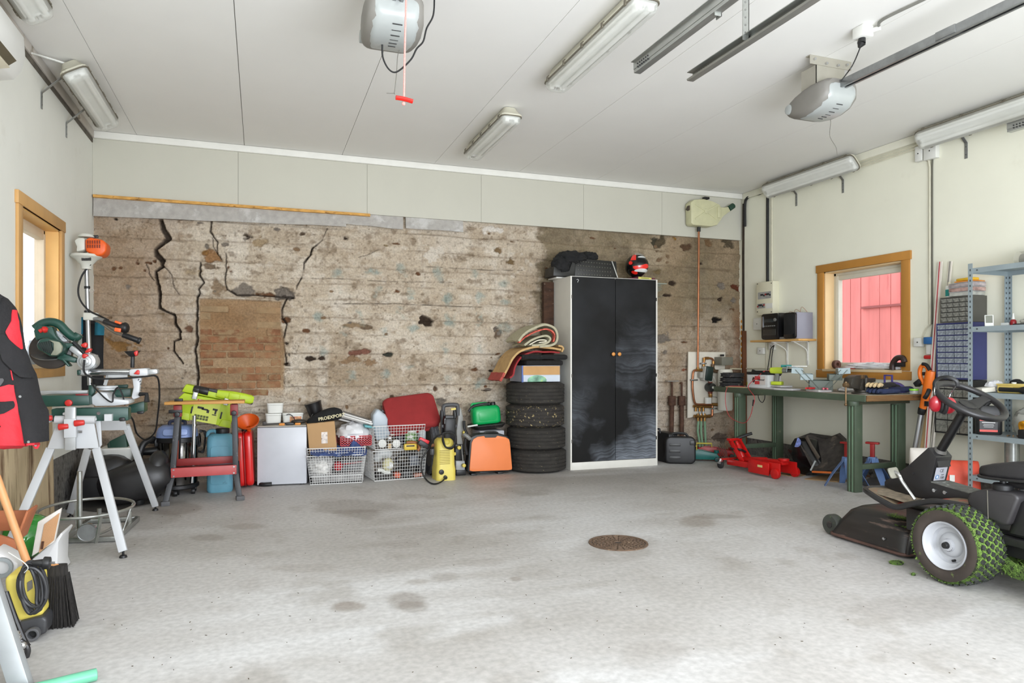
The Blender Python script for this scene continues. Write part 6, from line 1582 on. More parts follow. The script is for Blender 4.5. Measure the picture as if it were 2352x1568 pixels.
# chassis
MP('chassis',MB().b2((3.50,1.60,.17),(3.78,3.0,.30)),m_mb,bev=.01)
MP('axle',MB().cyl((3.3,WYC,.2),(3.95,WYC,.2),.03,n=14),m_mb)
ln=MP('steering_link',MB().tube(spline([(3.50,2.46,.15),(3.46,2.36,.12),(3.44,2.2,.125),(3.44,1.95,.13)],5),.035,10),m_grass)
def gpl(r):
    return Vector((3.44+r.uniform(-.04,.05),2.10+r.random()*.36,.13+r.uniform(-.03,.035))),Vector((0,0,r.choice((-1,1))))
g=MP('grass_clippings',blades(gpl,900,.035,5),m_blade,par=ln,smooth=False);g['kind']='stuff'
# footplate with rubber rim
rim_pts=spline([(3.62,3.225,.360),(3.52,3.255,.362),(3.45,3.235,.360),(3.405,3.15,.350),(3.392,3.05,.325),(3.395,2.97,.312),(3.395,2.86,.352),(3.40,2.72,.392),(3.42,2.56,.393)],6)
fp=MP('footplate',MB().slab(lambda u,v:(lambda p:(p.x+(3.66-p.x)*v,p.y+(0 if v<.5 else 0),p.z+.004))(rim_pts[min(len(rim_pts)-1,int(u*(len(rim_pts)-1)+.5))]),len(rim_pts),6,.004),M('foot_red',(176,78,64),.6,var=.15,dirt=((118,104,84),.44,6,.03)))
MP('rubber_rim',MB().tube(rim_pts,.0165,10),M('rim_rubber',(36,35,36),.35,var=.2),par=fp)
MP('dirt_layer',MB().surf(lambda u,v:(3.43+.17*u,2.95+.24*v,.340+.02*v+.012*u+.004*noise.noise((u*9,v*9,1))),10,10),M('dry_dirt',(128,116,98),.95,var=.3,vs=30,bump=.5),par=fp)
# console
poly=[(2.905,.652),(2.854,.603),(2.890,.459),(2.657,.435),(2.60,.37),(2.93,.355),(3.12,.362),(3.20,.38),(3.20,.41),(3.04,.526)]
c_=MP('console',MB().prism(poly,.125,frame((3.56,0,0),(0,1,0),(0,0,1))),m_mb,bev=.005)
MP('tunnel_cover',MB().prism([(2.885,.462),(2.66,.438),(2.66,.434),(2.885,.456)],.13,frame((3.558,0,0),(0,1,0),(0,0,1))),M('tunnel_dusty',(92,92,88),.7,var=.4,vs=18,dirt=((150,158,150),.58,24)),par=c_)
MP('recess',MB().bar((3.5725,2.857,.592),(3.5725,2.868,.545),.003,.003).box((3.6225,2.8605,.567),(.095,.006,.045),(-14,0,0)),M('slot_dark'),par=c_)
fd=(Vector((0,2.890,.459))-Vector((0,2.854,.603))).normalized()
lm=up_frame(Vector((3.612,2.8735,.505))+Vector((0,-.0035,-.001)),(1,0,0),-fd)
lb=MP('safety_label',MB(lm).box((0,0,0),(.086,.078,.0012)),M('label_silver',(176,178,188),.5,var=.03),par=c_)
text('CE',.026,lm@T3(.004,.018,.0008),M('ink'),lb)
text('100',.022,lm@T3(.016,-.024,.0008),M('ink'),lb)
text('LwA',.011,lm@T3(.016,-.006,.0008),M('ink'),lb)
MP('pictogram',MB(lm).prism([(.013*math.cos(a),.013*math.sin(a)) for a in np.linspace(0,2*math.pi,20)[:-1]],.0008,T3(-.022,-.018,.0006)),M('pict_blue',(84,130,180),.5),par=lb)
MP('pictogram_head',MB(lm).prism([(.007*math.cos(a),.009*math.sin(a)) for a in np.linspace(0,2*math.pi,14)[:-1]],.0008,T3(-.022,-.018,.0013)),M('pict_pale',(206,214,224),.5),par=lb)
for y,z in ((2.80,.415),(2.865,.415),(3.0,.49),(3.02,.53)):
    MP('bolt',MB().cyl((3.561,y,z),(3.552,y,z),.010 if z<.45 else .006,n=12),chrome if z<.45 else m_mb,par=c_)
MP('column_boot',MB().cyl((3.6225,2.885,.625),(3.6225,2.878,.642),.036,.032,20),M('boot_grey',(90,88,84),.6),par=c_)
MP('steering_column',MB().cyl((3.6225,2.885,.62),(3.6225,2.742,.862),.024,n=18),M('column_black',(22,22,23),.3))
sn=Vector((0,-.507,.862));swm=frame((3.6225,2.705,.926),(1,0,0),Vector((0,.862,.507)))
if (swm.to_3x3()@Vector((0,0,1))).dot(sn)<0:swm=frame((3.6225,2.705,.926),(1,0,0),-Vector((0,.862,.507)))
m_sw=M('wheel_black',(32,31,32),.42,var=.12)
sw=MP('steering_wheel',MB().ring([(.172+.017*math.cos(a),.017*math.sin(a)) for a in np.linspace(0,2*math.pi,13)[:-1]],swm,44),m_sw,ang=60)
for a in (8,172,270):
    a=math.radians(a);d_=Vector((math.cos(a),math.sin(a),0));e_=Vector((-d_.y,d_.x,0))
    rg=lambda r,w,h,z:[swm@(d_*r+e_*y+Vector((0,0,zz+z))) for y,zz in rrect(w,h,h*.45,3)]
    MP('spoke',MB().loft([rg(.02,.085,.020,-.038),rg(.07,.065,.017,-.03),(rg(.13,.05,.015,-.01)),rg(.168,.06,.015,.0)]),m_sw,par=sw,ang=50)
MP('wheel_hub',MB(swm).cyl((0,0,-.085),(0,0,-.02),.034,.046,20),m_sw,par=sw,bev=.004)
# pedal
MP('pedal_arm',MB().tube(spline([(3.47,2.915,.36),(3.455,2.985,.455),(3.45,3.0,.488),(3.45,3.03,.500)],4),.009,8),chrome)
pm=T3(3.445,3.035,.492)@R3(66,0,12)
MP('pedal',MB(pm).prism(rrect(.095,.062,.014,4),.010),M('pedal_grey',(148,146,132),.6,var=.2,bump=.5,bs=200,dirt=((170,160,90),.62,22)),bev=.003)
# seat, tank, body
m_seat=M('seat_vinyl',(40,39,40),.55,var=.12,bump=.15,bs=200)
def rs(y,z,x0,x1,h):return [(x,y,zz) for x,zz in rrect(x1-x0,h,min(.028,h*.45),4,(x0+x1)/2,z)]
st_=MP('seat',MB().loft([rs(2.555,.572,3.50,3.78,.025),rs(2.535,.578,3.46,3.82,.055),rs(2.47,.588,3.44,3.84,.075),rs(2.36,.606,3.43,3.85,.090),rs(2.25,.62,3.43,3.85,.10),rs(2.16,.66,3.44,3.84,.16)]),m_seat,ang=60)
MP('seat_piping',MB().tube(spline([(3.50,2.55,.558),(3.455,2.53,.554),(3.435,2.45,.556),(3.428,2.3,.566),(3.43,2.17,.585)],6),.008,8),m_sw,par=st_)
MP('backrest',MB().loft([[(x,y+dy,z) for x,dy in rrect(.40,.08,.03,4,3.64,0)] for y,z in ((2.15,.66),(2.10,.78),(2.05,.90),(2.03,.96))]),m_seat,par=mw,ang=60)
MP('seat_pan',MB().b2((3.50,2.10,.515),(3.78,2.42,.545)),m_mb,bev=.008)
MP('seat_spring',MB().lathe([(0,0),(.04,.0),(.035,.015),(.012,.02),(.012,.05),(0,.05)],T3(3.56,2.36,.50),18),M('spring_grey',(112,112,114),.35,metal=.6))
tank=[(2.575,.43),(2.555,.468),(2.50,.492),(2.345,.505),(2.318,.495),(2.315,.475),(2.362,.345),(2.385,.336),(2.50,.362),(2.565,.40)]
tk=MP('fuel_tank',MB().prism(tank,.16,frame((3.42,0,0),(0,1,0),(0,0,1))),M('tank_black',(48,46,47),.5,var=.1,dirt=((110,112,96),.72,22)),bev=.014,seg=3)
MP('filler_cap',MB().lathe([(0,0),(.046,0),(.046,.025),(.040,.032),(.014,.034),(.014,.045),(0,.046)],T3(3.50,2.44,.497),26),black_plastic,par=tk,ang=35)
MP('seam',MB().bar((3.419,2.462,.496),(3.419,2.458,.352),.003,.002),M('seam_pale',(120,116,104),.7),par=tk)
MP('engine_cover',MB().loft([rk(.30,3.45,3.95,1.55,2.40,.05),rk(.46,3.45,3.95,1.55,2.36,.06),rk(.50,3.5,3.9,1.6,2.3,.06)]),m_mb,ang=50)
MP('body_stripe',MB().prism([(2.22,.352),(2.05,.352),(2.05,.42),(2.14,.42)],.006,frame((3.440,0,0),(0,1,0),(0,0,1))),M('stripe_cream',(214,212,190),.5))
MP('under_frame',MB().b2((3.44,1.6,.24),(3.50,2.46,.28)),m_mb,bev=.006)
MP('rear_wheel',MB().ring([(.10,-.07),(.14,-.08),(.172,-.05),(.175,0),(.172,.05),(.14,.08),(.10,.07)],AX(3.42,1.85,.175),40).cyl((3.36,1.85,.175),(3.48,1.85,.175),.10,n=24),m_grass,ang=50)
MP('rear_wheel',MB().ring([(.10,-.07),(.14,-.08),(.172,-.05),(.175,0),(.172,.05),(.14,.08),(.10,.07)],AX(3.92,1.85,.175),40).cyl((3.86,1.85,.175),(3.98,1.85,.175),.10,n=24),m_grass,ang=50)
# ear defenders on the wheel rim
em=thing('ear_defenders','red ear defenders hanging on the steering wheel of the mower','ear defenders',px(2150,950,3.47))
m_er=M('muff_red',(150,24,36),.3,var=.1,coat=.3)
for k,(u,v,dx) in enumerate(((2150,927,0),(2180,931,.05))):
    c_=px(u,v,3.46+dx)
    mm=T3(c_)@R3(12,0,-28)
    cp=obj('cup',MB(mm).ball((0,0,0),(.036,.028,.046),n=16,k=10),m_er,em,world=True)
    s=1 if k==0 else-1
    obj('cushion',MB(mm).tube([(s*.024+.012*math.cos(a)*0,.026*math.cos(a),.040*math.sin(a)) for a in np.linspace(0,2*math.pi,17)[:-1]],.011,8,closed=True),black_plastic,em,world=True)
    obj('wire',MB().tube(spline([c_+Vector((0,0,.035)),c_+Vector((-.012*s,0,.065)),px(2147+52*k,888-6*k,3.46+dx)],5),.003,6),chrome,em,world=True)
obj('headband',MB().tube(spline([px(2147,893,3.46),px(2146,878,3.46),px(2158,868,3.47),px(2178,866,3.48),px(2196,874,3.50),px(2200,886,3.51)],6),.010,8,flat=.4),black_plastic,em,world=True)
# grass clumps fallen on the floor
for k,(u,v,r,lab) in enumerate(((2059,1294,.042,'clump of wet cut grass on the floor under the mower deck'),(2098,1321,.012,'tiny clump of cut grass on the floor before the mower wheel'))):
    p=pz(u,v);gt=thing('grass_clump',lab,'grass',p)
    obj('clump',MB().ball((0,0,.004),(r,r*.8,.012),n=16,k=8),m_grass,gt)
    def gpc(rr):a=rr.uniform(0,6.28);q=r*rr.random()**.5;return Vector((q*math.cos(a),q*math.sin(a)*.8,.008)),Vector((0,0,1))
    obj('blades',blades(gpc,int(8000*r),.016,k),m_blade,gt,smooth=False)['kind']='stuff'
# ================================================================ the row of things along the back wall, left of the tyres
K=lambda x,y:(340+x/5.408,880+y/5.408)
Lq=lambda x,y:(690+x/4.8,880+y/4.8)
O=lambda x,y:(980+x/7.466,910+y/7.466)
def rbx(w,d,h,r=.02,z0=0,m=None,top=1.):
    return MB(m).loft([[(x,y,z0) for x,y in rrect(w,d,r,4)],[(x*top,y*top,z0+h) for x,y in rrect(w,d,r,4)]])
# ---- folding workbench
wb=thing('folding_workbench','folding workbench with wooden jaws, black legs and red crossbars','folding bench',(-.43,6.2,0))
yF=6.12;W=lambda n,mb,mat,**k:obj(n,mb,mat,k.pop('par',wb),world=True,**k)
m_jaw=M('jaw_wood',(190,138,70),.6,var=.12,vs=8,stretch=(.3,2,1));m_leg=M('leg_black',(50,51,54),.5,var=.2,dirt=((110,110,112),.62,10))
a,b=py(*K(210,252),yF),py(*K(1200,228),yF);zt=(a.z+b.z)/2+.012
W('jaw',MB().b2((a.x,yF-.05,zt-.022),(b.x,yF+.05,zt)),m_jaw,bev=.003)
W('jaw',MB().b2((a.x+.02,yF+.075,zt-.022),(b.x,yF+.175,zt)),m_jaw,bev=.003)
W('jaw_block',MB().box((a.x+.09,yF+.09,zt+.008),(.06,.05,.022)),black_plastic,bev=.004)
m_rb=M('bar_red',(176,72,72),.5,var=.1,dirt=((120,60,58),.64,14));m_rbd=M('bar_red_dark',(130,34,32),.5,var=.15)
for (ut,um,uf) in (((378,330),(300,1150),(210,1520)),((1072,320),(1090,1120),(1140,1450))):
    tp=py(*K(*ut),yF+.06);tp.z=zt-.02;md=py(*K(*um),yF+.02);ft=pz(*K(*uf))
    lg=W('leg',MB().bar(tp,md+Vector((0,0,-.02)),.042,.03,(0,1,0)).bar(md,ft+Vector((0,0,.012)),.042,.03,(0,1,0)),m_leg,bev=.003)
    W('foot',MB().bar(ft+Vector((-.028,-.01,.018)),ft+Vector((.034,0,.018)),.05,.036),M('foot_grey',(84,84,86),.7),par=lg,bev=.004)
    rt_=Vector((tp.x,yF+.13,zt-.06));rf=Vector((ft.x+(.04 if ut[0]<500 else-.02),6.52,0))
    W('rear_leg',MB().bar(rt_,rf,.036,.025,(0,1,0)),black_plastic,bev=.003)
    W('strut',MB().bar(Vector((md.x+.03,yF+.10,zt-.32)),Vector((md.x+.02,yF+.16,.30)),.02,.012,(0,1,0)),M('strut_red',(140,62,44),.6),bev=.002)
    W('hinge_plate',MB().box((tp.x,yF+.02,zt-.075),(.06,.05,.09)),m_rbd,bev=.004)
    W('knob',MB().cyl((tp.x,yF-.05,zt-.10),(tp.x,yF-.0,zt-.10),.02,n=12),black_plastic,bev=.003)
hl=py(*K(255,352),yF);W('clamp_lever',MB().bar(hl,Vector((hl.x+.10,yF,hl.z+.0)),.012,.028,(0,0,1)),black_plastic,bev=.004)
p,q=py(*K(285,1115),yF-.02),py(*K(1100,1070),yF-.02)
fb_=W('crossbar',MB().bar(p,q,.014,.075),m_rb,bev=.003)
for c_ in (p,q):
    for s in (-1,1):W('rivet',MB().cyl(c_+Vector((.02 if c_ is p else-.02,-.012,s*.025)),c_+Vector((.02 if c_ is p else-.02,-.006,s*.025)),.007,n=8),chrome,par=fb_)
p,q=py(*K(345,985),yF+.15),py(*K(1060,945),yF+.15)
W('crossbar',MB().bar(p,q,.014,.06),m_rbd,bev=.003)
W('crossbar',MB().bar(p+Vector((0,0,-.045)),q+Vector((0,0,-.045)),.10,.012),m_rbd,bev=.003)
# ---- wet and dry vacuum
c_=py(*K(365,900),6.60);VX=c_.x
va=thing('vacuum_cleaner','chrome drum vacuum with a light blue lid behind the folding workbench','vacuum',(VX,6.60,0))
obj('drum',MB().lathe([(.145,.085),(.160,.09),(.160,.19),(.163,.195),(.160,.20),(.160,.27),(.163,.275),(.160,.28),(.160,.45)],None,36),M('drum_chrome',(92,90,88),.08,metal=1.,var=.08),va,ang=60)
obj('base',MB().lathe([(0,.05),(.16,.05),(.172,.06),(.172,.085),(.15,.10)],None,28),black_plastic,va,ang=40)
obj('band',MB().lathe([(.158,.445),(.170,.45),(.170,.485),(.165,.49),(0,.49)],None,36),black_plastic,va,ang=40)
obj('lid',MB().loft([[(x,y,z) for x,y in rrect(w,w*.92,w*.36,6)] for z,w in ((.49,.325),(.53,.315),(.565,.29),(.585,.24),(.588,.16))]),M('lid_blue',(122,142,190),.45,var=.05),va,ang=45)
obj('lid_window',MB().prism(rrect(.19,.055,.02,4),.02,frame((0,-.152,.535),(1,0,0),(0,.28,1))),M('lid_blue2',(140,160,206),.4),va,bev=.008)
obj('carry_handle',MB().tube(spline([(-.06,0,.585),(-.05,0,.62),(.05,0,.62),(.06,0,.585)],5),.014,8),M('lid_dark',(40,46,70),.5),va)
for a in (30,150,210,330,270):
    x,y=.15*math.cos(math.radians(a)),.15*math.sin(math.radians(a))
    obj('castor',MB().cyl((x-.014,y,.027),(x+.014,y,.027),.027,n=14).cyl((x,y,.03),(x,y,.06),.012,n=8),black_plastic,va,bev=.003)
for a in (200,340):obj('clasp',MB().box((.166*math.cos(math.radians(a)),.166*math.sin(math.radians(a)),.45),(.03,.03,.07),(0,0,a)),black_plastic,va,bev=.004)
obj('inlet',MB().cyl((-.15,-.03,.375),(-.26,-.05,.375),.038,.03,14),black_plastic,va,bev=.004)
pt=[py(*K(40,725),6.55),py(350,1008,6.52),py(332,1017,6.48),py(323,1035,6.46),py(320,1060,6.46),py(326,1085,6.46)]
hz_=spline(pt,8);obj('suction_hose',MB().tube(hz_,[.024+.002*(i%2) for i in range(len(hz_))],10),black_plastic,va,world=True)
a=py(*K(578,400),6.42);b=py(*K(560,935),6.42);b2_=py(*K(543,1235),6.42)
wt=obj('wand',MB().cyl(a,Vector((b.x,6.42,b.z)),.0175,n=14).cyl(b,b2_,.016,n=14),chrome,va,world=True)
obj('wand_collar',MB().cyl(py(*K(577,505),6.42),py(*K(577,530),6.42),.0205,n=14),chrome,va,world=True)
# coiled black flex
for k in range(3):
    P=[py(*K(*p),6.72) for p in ((640,580+12*k),(690+14*k,600),(715-8*k,700+20*k),(690,820+15*k),(630+10*k,850),(600,800),(650,700+30*k),(640,620))]
    cable('%s loop of black flex hanging beside the vacuum'%('widest','middle','tightest')[k],P,.006,cable_black,group='black flex loops')
# ---- blue plastic jerrycan
p0,p1=py(*K(722,1280),6.50),py(*K(1052,1280),6.50);jw=p1.x-p0.x;jx=(p0.x+p1.x)/2
jh=py(*K(880,590),6.50).z
jc=thing('jerrycan','dusty blue plastic jerrycan under the lime tool case','jerrycan',(jx,6.60,0),2)
m_jb=M('jerry_blue',(98,152,172),.55,var=.12,vs=5,dirt=((58,74,80),.62,11))
obj('body',MB().loft([[(x,y,z) for x,y in rrect(jw*w,.20*w,.05,5)] for z,w in ((0,.92),(.02,1),(.10,1),(.11,.985),(.12,1),(jh-.10,1),(jh-.05,.93),(jh-.03,.70))]),m_jb,jc,ang=50)
obj('neck',MB().cyl((0.02,0,jh-.04),(.02,0,jh-.012),.05,n=18),m_jb,jc)
obj('cap',MB().cyl((0.02,0,jh-.035),(.02,0,jh+.012),.056,n=20),black_plastic,jc,bev=.005)
obj('handle',MB().tube(spline([(-.10,0,jh-.06),(-.09,0,jh-.015),(-.04,0,jh-.01),(-.02,0,jh-.05)],5),.016,8),m_jb,jc)
obj('front_panel',MB().prism(rrect(jw*.72,jh*.62,.03,4,0,jh*.44),.006,frame((0,-.099,0),(1,0,0),(0,0,1))),m_jb,jc,bev=.004)
# ---- lime tool case, tilted on the can and the vacuum
cc=py(*K(728,335),6.44)
tc_=thing('tool_case','lime green tool case tilted behind the folding workbench top','tool case',cc)
m_lm=M('lime_case',(172,196,36),.5,var=.06)
cm=T3(0,.10,0)@Matrix.Rotation(math.radians(13),4,'Y')
CW,CH=.455,.215
obj('shell',MB(cm).prism([(-CW/2+.01,-CH/2+.02),(-CW/2+.12,-CH/2),(CW/2-.14,-CH/2),(CW/2-.02,-CH/2-.01),(CW/2,CH/2-.05),(CW/2-.02,CH/2),(-CW/2+.02,CH/2),(-CW/2-.01,CH/2-.05)],.19,frame((0,.095,0),(1,0,0),(0,0,1))),m_lm,tc_,bev=.012)
obj('lid',MB(cm).prism([(-CW/2+.0,CH/2+.004),(CW/2-.005,CH/2+.004),(CW/2-.03,CH/2+.055),(-CW/2+.02,CH/2+.075)],.18,frame((0,.09,0),(1,0,0),(0,0,1))),m_lm,tc_,bev=.012)
obj('grip',MB(cm).box((.03,-.06,CH/2+.062),(.34,.06,.035)),black_plastic,tc_,bev=.008)
for x in (-.115,.135):
    l=obj('latch',MB(cm).box((x,-.105,CH/2-.005),(.036,.022,.06)),M('latch_pale',(206,208,206),.3,metal=.2),tc_,bev=.004)
    obj('latch_wire',MB(cm).tube([(x-.018,-.118,CH/2-.03),(x-.018,-.118,CH/2+.035),(x+.018,-.118,CH/2+.035),(x+.018,-.118,CH/2-.03)],.0022,5),chrome,l)
for x in (-.145,.155):obj('rib',MB(cm).box((x*.78,-.10,-.02),(.012,.012,.06)),black_plastic,tc_,bev=.003)
for x in (-.16,.17):obj('corner_foot',MB(cm).prism([(x-.05,-CH/2-.005),(x+.05,-CH/2-.005),(x+.035,-.05),(x-.035,-.05)],.02,frame((0,-.085,0),(1,0,0),(0,0,1))),m_lm,tc_,bev=.005)
lb=obj('label',MB(cm).box((-.005,-.0975,-.012),(.205,.004,.185)),M('label_lime',(196,206,82),.5,var=.04),tc_)
lm=wmat(tc_)@cm@up_frame(Vector((0,-.1005,0)),(1,0,0),(0,0,1))
obj('red_flash',MB(cm).box((-.045,-.100,.070),(.085,.002,.022)),M('label_red3',(206,50,44),.5),lb)
text('RYOBI',.022,lm@T3(-.045,.070,.0012),M('ink_white',(232,230,226),.6),lb,bold=.0006)
text('ONE+',.016,lm@T3(-.055,.047,.0),M('ink'),lb)
ic=MB(cm)
for x,z,w,h in ((-.05,.012,.05,.018),(-.015,.004,.05,.014),(.012,-.008,.02,.026),(.065,.018,.040,.016),(.072,-.004,.014,.034),(.066,-.028,.034,.008)):ic.box((x,-.1002,z),(w,.0015,h))
obj('tool_picture',ic,M('ink'),lb)['kind']='stuff'
ic=MB(cm)
for k in range(5):
    for j in range(2):ic.box((-.075+k*.023,-.1002,-.058-j*.022),(.019,.0015,.018))
obj('icon_row',ic,M('ink_soft',(70,78,30),.6),lb)['kind']='stuff'
# hammer drill on the case
d0,d1=py(*K(562,72),6.46),py(*K(1050,160),6.46)
hd=thing('hammer_drill','lime and black hammer drill lying on top of the lime case','drill',d0)
dv=(d1-d0);Ld=dv.length;dm=wmat(hd).inverted()@frame(d0,dv,(0,-1,0))
rg=lambda x,w,h:[(x,y,z) for y,z in rrect(w,h,min(w,h)*.3,3)]
obj('chuck',MB(dm).cyl((0,0,0),(.05,0,0),.028,.033,14).cyl((.05,0,0),(.20*Ld/.52,0,0),.030,.034,14),black_plastic,hd,bev=.004)
obj('motor_body',MB(dm).loft([rg(.19,.066,.062),rg(.24,.074,.07),rg(.32,.085,.085),rg(.40,.085,.085),rg(.47,.07,.075),rg(.49,.04,.05)]),m_lm,hd,ang=50)
obj('gear_cover',MB(dm).box((.33,.03,.0),(.09,.04,.06)),m_lm,hd,bev=.008)
obj('grip',MB(dm).bar((.43,0,.02),(.47,-.12,.03),.05,.04,(0,0,1)),black_plastic,hd,bev=.01)
# ---- red canister and orange funnel
p0,p1=py(*K(1130,1240),6.62),py(*K(1352,1225),6.62)
rc=thing('fuel_can','red metal fuel can standing narrow side out, left of the white fridge','fuel can',((p0.x+p1.x)/2-.01,6.78,0),-3)
m_rc=M('can_red',(206,26,24),.3,var=.08,coat=.3)
rh=py(*K(1230,575),6.62).z
hw=(p1.x-p0.x)/2-.006
for s in (-1,1):
    obj('half_shell',MB(Matrix.Rotation(math.radians(-2.5),4,'Y')@T3(s*hw/2+s*.001,0,.006)).prism(rrect(.30,rh-.04,.05,5,0,rh/2-.01),hw*.96,frame((-hw*.48,0,0),(0,1,0),(0,0,1))),m_rc,rc,bev=.022,seg=3)
obj('seam',MB(Matrix.Rotation(math.radians(-2.5),4,'Y')@T3(0,0,.006)).prism(rrect(.31,rh-.03,.05,5,0,rh/2-.01),.008,frame((-.004,0,0),(0,1,0),(0,0,1))),M('can_red_dark',(150,20,20),.4),rc)
obj('filler',MB().cyl((-.02,.02,rh-.045),(-.02,.02,rh+.0),.03,n=16),black_plastic,rc,bev=.004)
fc_=py(*K(1236,490),6.62)
fu=thing('funnel','orange funnel lying on top of the red fuel can','funnel',(fc_.x,6.66,fc_.z))
fm=R3(36,-8,0)
obj('bowl',MB(fm).ring([(.022,-.06),(.096,.0),(.1,.018),(.096,.019),(.090,.004),(.018,-.056)],None,34),M('funnel_orange',(206,84,20),.45,var=.06),fu,ang=50)
obj('spout',MB(fm).ring([(.022,-.058),(.015,-.13),(.011,-.13),(.018,-.056)],None,20),M('funnel_orange'),fu,ang=50)
# ---- white fridge
fr=thing('mini_fridge','small white fridge carcass with chipped lower edge','fridge',(.19,6.69,0),-7)
m_fr=M('fridge_white',(190,192,198),.35,var=.03,dirt=((120,110,100),.74,26,.02))
FW,FH=.43,.535
obj('carcass',MB().b2((-FW/2,.02,.012),(FW/2,.36,FH)),m_fr,fr,bev=.006)
obj('door',MB().b2((-FW/2,-.02,.012),(FW/2,.018,FH-.004)),m_fr,fr,bev=.006)
obj('top_plate',MB().b2((-FW/2+.002,-.018,FH+.0005),(FW/2-.002,.36,FH+.010)),M('fridge_top',(176,170,160),.6,var=.1),fr,bev=.003)
for x in (-.17,.17):obj('foot',MB().cyl((x,.03,0),(x,.03,.014),.018,n=12),black_plastic,fr)
solo('rubber_tube','short bent black tube on the floor before the fridge','tube',MB().tube(spline([pz(572,1106,.02),pz(590,1110,.02),pz(605,1112,.02),pz(624,1111,.02)],5),.018,10),black_plastic)
def tub_(label,u0,u1,v1,v0,y,rz=0,lab=None):
    a,b=py(u0,v1,y),py(u1,v1,y);w=b.x-a.x;h=py(u0,v0,y).z-a.z
    t=thing('plastic_tub',label,'tub',((a.x+b.x)/2,y+.07,a.z),rz,group='white tubs on the fridge')
    obj('tub',MB().loft([[(x,yy,z) for x,yy in rrect(w*k,.14*k,.025,4)] for z,k in ((0,.88),(h*.8,.97))]),white_plastic,t,ang=50)
    obj('lid',MB().prism(rrect(w,.148,.028,4),h*.18,z0=h*.81),white_plastic,t,bev=.003)
    if lab:obj('label',MB().box((w*.12,-.0665,h*.42),(w*.55,.004,h*.5)),M('tub_label',(196,140,96),.6,var=.5,vs=40,dirt=((140,50,60),.56,26)),t)
    return t
zf=FH+.0105
a=py(628,978,6.86)
def set_z(o,z):o.location.z=z
t1_=tub_('white plastic tub at the lower left on the fridge',609,647,979,954,6.84);set_z(t1_,zf)
t2_=tub_('white plastic tub with a printed label on the fridge',648,697,979,954,6.84,2,True);set_z(t2_,zf)
t3_=tub_('white plastic tub stacked on top of the other two',613,652,956,933,6.84,-3);set_z(t3_,zf+.104)
cl=thing('clamp_tool','dark bar clamp with orange jaws lying on the fridge','clamp',py(655,986,6.72));cl.location.z=zf
CL=lambda u,v:py(u,v,6.72)
obj('bar',MB().bar((-.19,0,.012),(.17,.02,.02),.012,.016),M('clamp_dark',(56,52,48),.5,metal=.4),cl,bev=.002)
for x in (-.03,.11):obj('jaw',MB().box((x,-.01,.010),(.05,.03,.020)),M('jaw_orange',(206,130,40),.5),cl,bev=.004)
obj('grip',MB().box((.04,-.01,.012),(.07,.035,.022)),black_plastic,cl,bev=.005)
obj('trigger_block',MB().box((-.18,.0,.022),(.035,.03,.034)),M('clamp_dark'),cl,bev=.003)
obj('body',MB().ball((.12,.02,.028),(.07,.035,.022),n=14,k=8),M('clamp_dark'),cl)
cable('thin black wire arching over the tubs on the fridge',[py(658,953,6.80),py(665,951,6.80),py(674,958,6.80),py(677,968,6.80),py(668,976,6.76),py(650,981,6.74)],.004,cable_black)
# ---- wire baskets
m_wire=M('wire_white',(216,216,214),.4,var=.03)
def basket(label,c,rz,w,d,h,tw=.86,nx_=22,nz=11,ny_=16):
    t=thing('wire_basket',label,'basket',c,rz,group='white wire baskets')
    def ring_(z,k):return [(-w/2*k,-d/2*k,z),(w/2*k,-d/2*k,z),(w/2*k,d/2*k,z),(-w/2*k,d/2*k,z)]
    obj('top_rim',MB().tube(ring_(h,1),.0042,6,closed=True),m_wire,t)
    obj('bottom_rim',MB().tube(ring_(.004,tw),.0035,6,closed=True),m_wire,t)
    mb=MB();r=.0017
    for j in range(1,nz):
        k=tw+(1-tw)*j/nz;mb.tube(ring_(h*j/nz,k),r,4,closed=True)
    for i in range(nx_+1):
        s=-1+2*i/nx_
        for yy in (-1,1):mb.tube([(s*w/2*tw,yy*d/2*tw,.004),(s*w/2,yy*d/2,h)],r,4,cap=False)
        if i%2==0:mb.tube([(s*w/2*tw,-d/2*tw,.004),(s*w/2*tw,d/2*tw,.004)],r,4,cap=False)
    for i in range(1,ny_):
        s=-1+2*i/ny_
        for xx in (-1,1):mb.tube([(xx*w/2*tw,s*d/2*tw,.004),(xx*w/2,s*d/2,h)],r,4,cap=False)
    obj('wire_mesh',mb,m_wire,t)['kind']='stuff'
    return t
a,b=py(708,1039,6.56),py(843,1039,6.56)
B1=Vector(((a.x+b.x)/2,6.79,0));bw=b.x-a.x
basket('lower wire basket of the nested pair right of the fridge',B1,-3,bw,.44,.265,.88)
basket('wire basket nested in the lower one right of the fridge',B1+Vector((0,0,.072)),-3,bw-.004,.43,.262,.88)
zr=.334
a,b=py(862,1100,6.60),py(976,1097,6.60)
B2=Vector((1.235,6.815,0))
basket('tall wire basket beside the yellow pressure washer, lower one',B2,6,.53,.42,.285,.92,20,9)
basket('wire basket stacked on the other beside the pressure washer',B2+Vector((.0,.01,.292)),6,.51,.40,.225,.92,18,8)
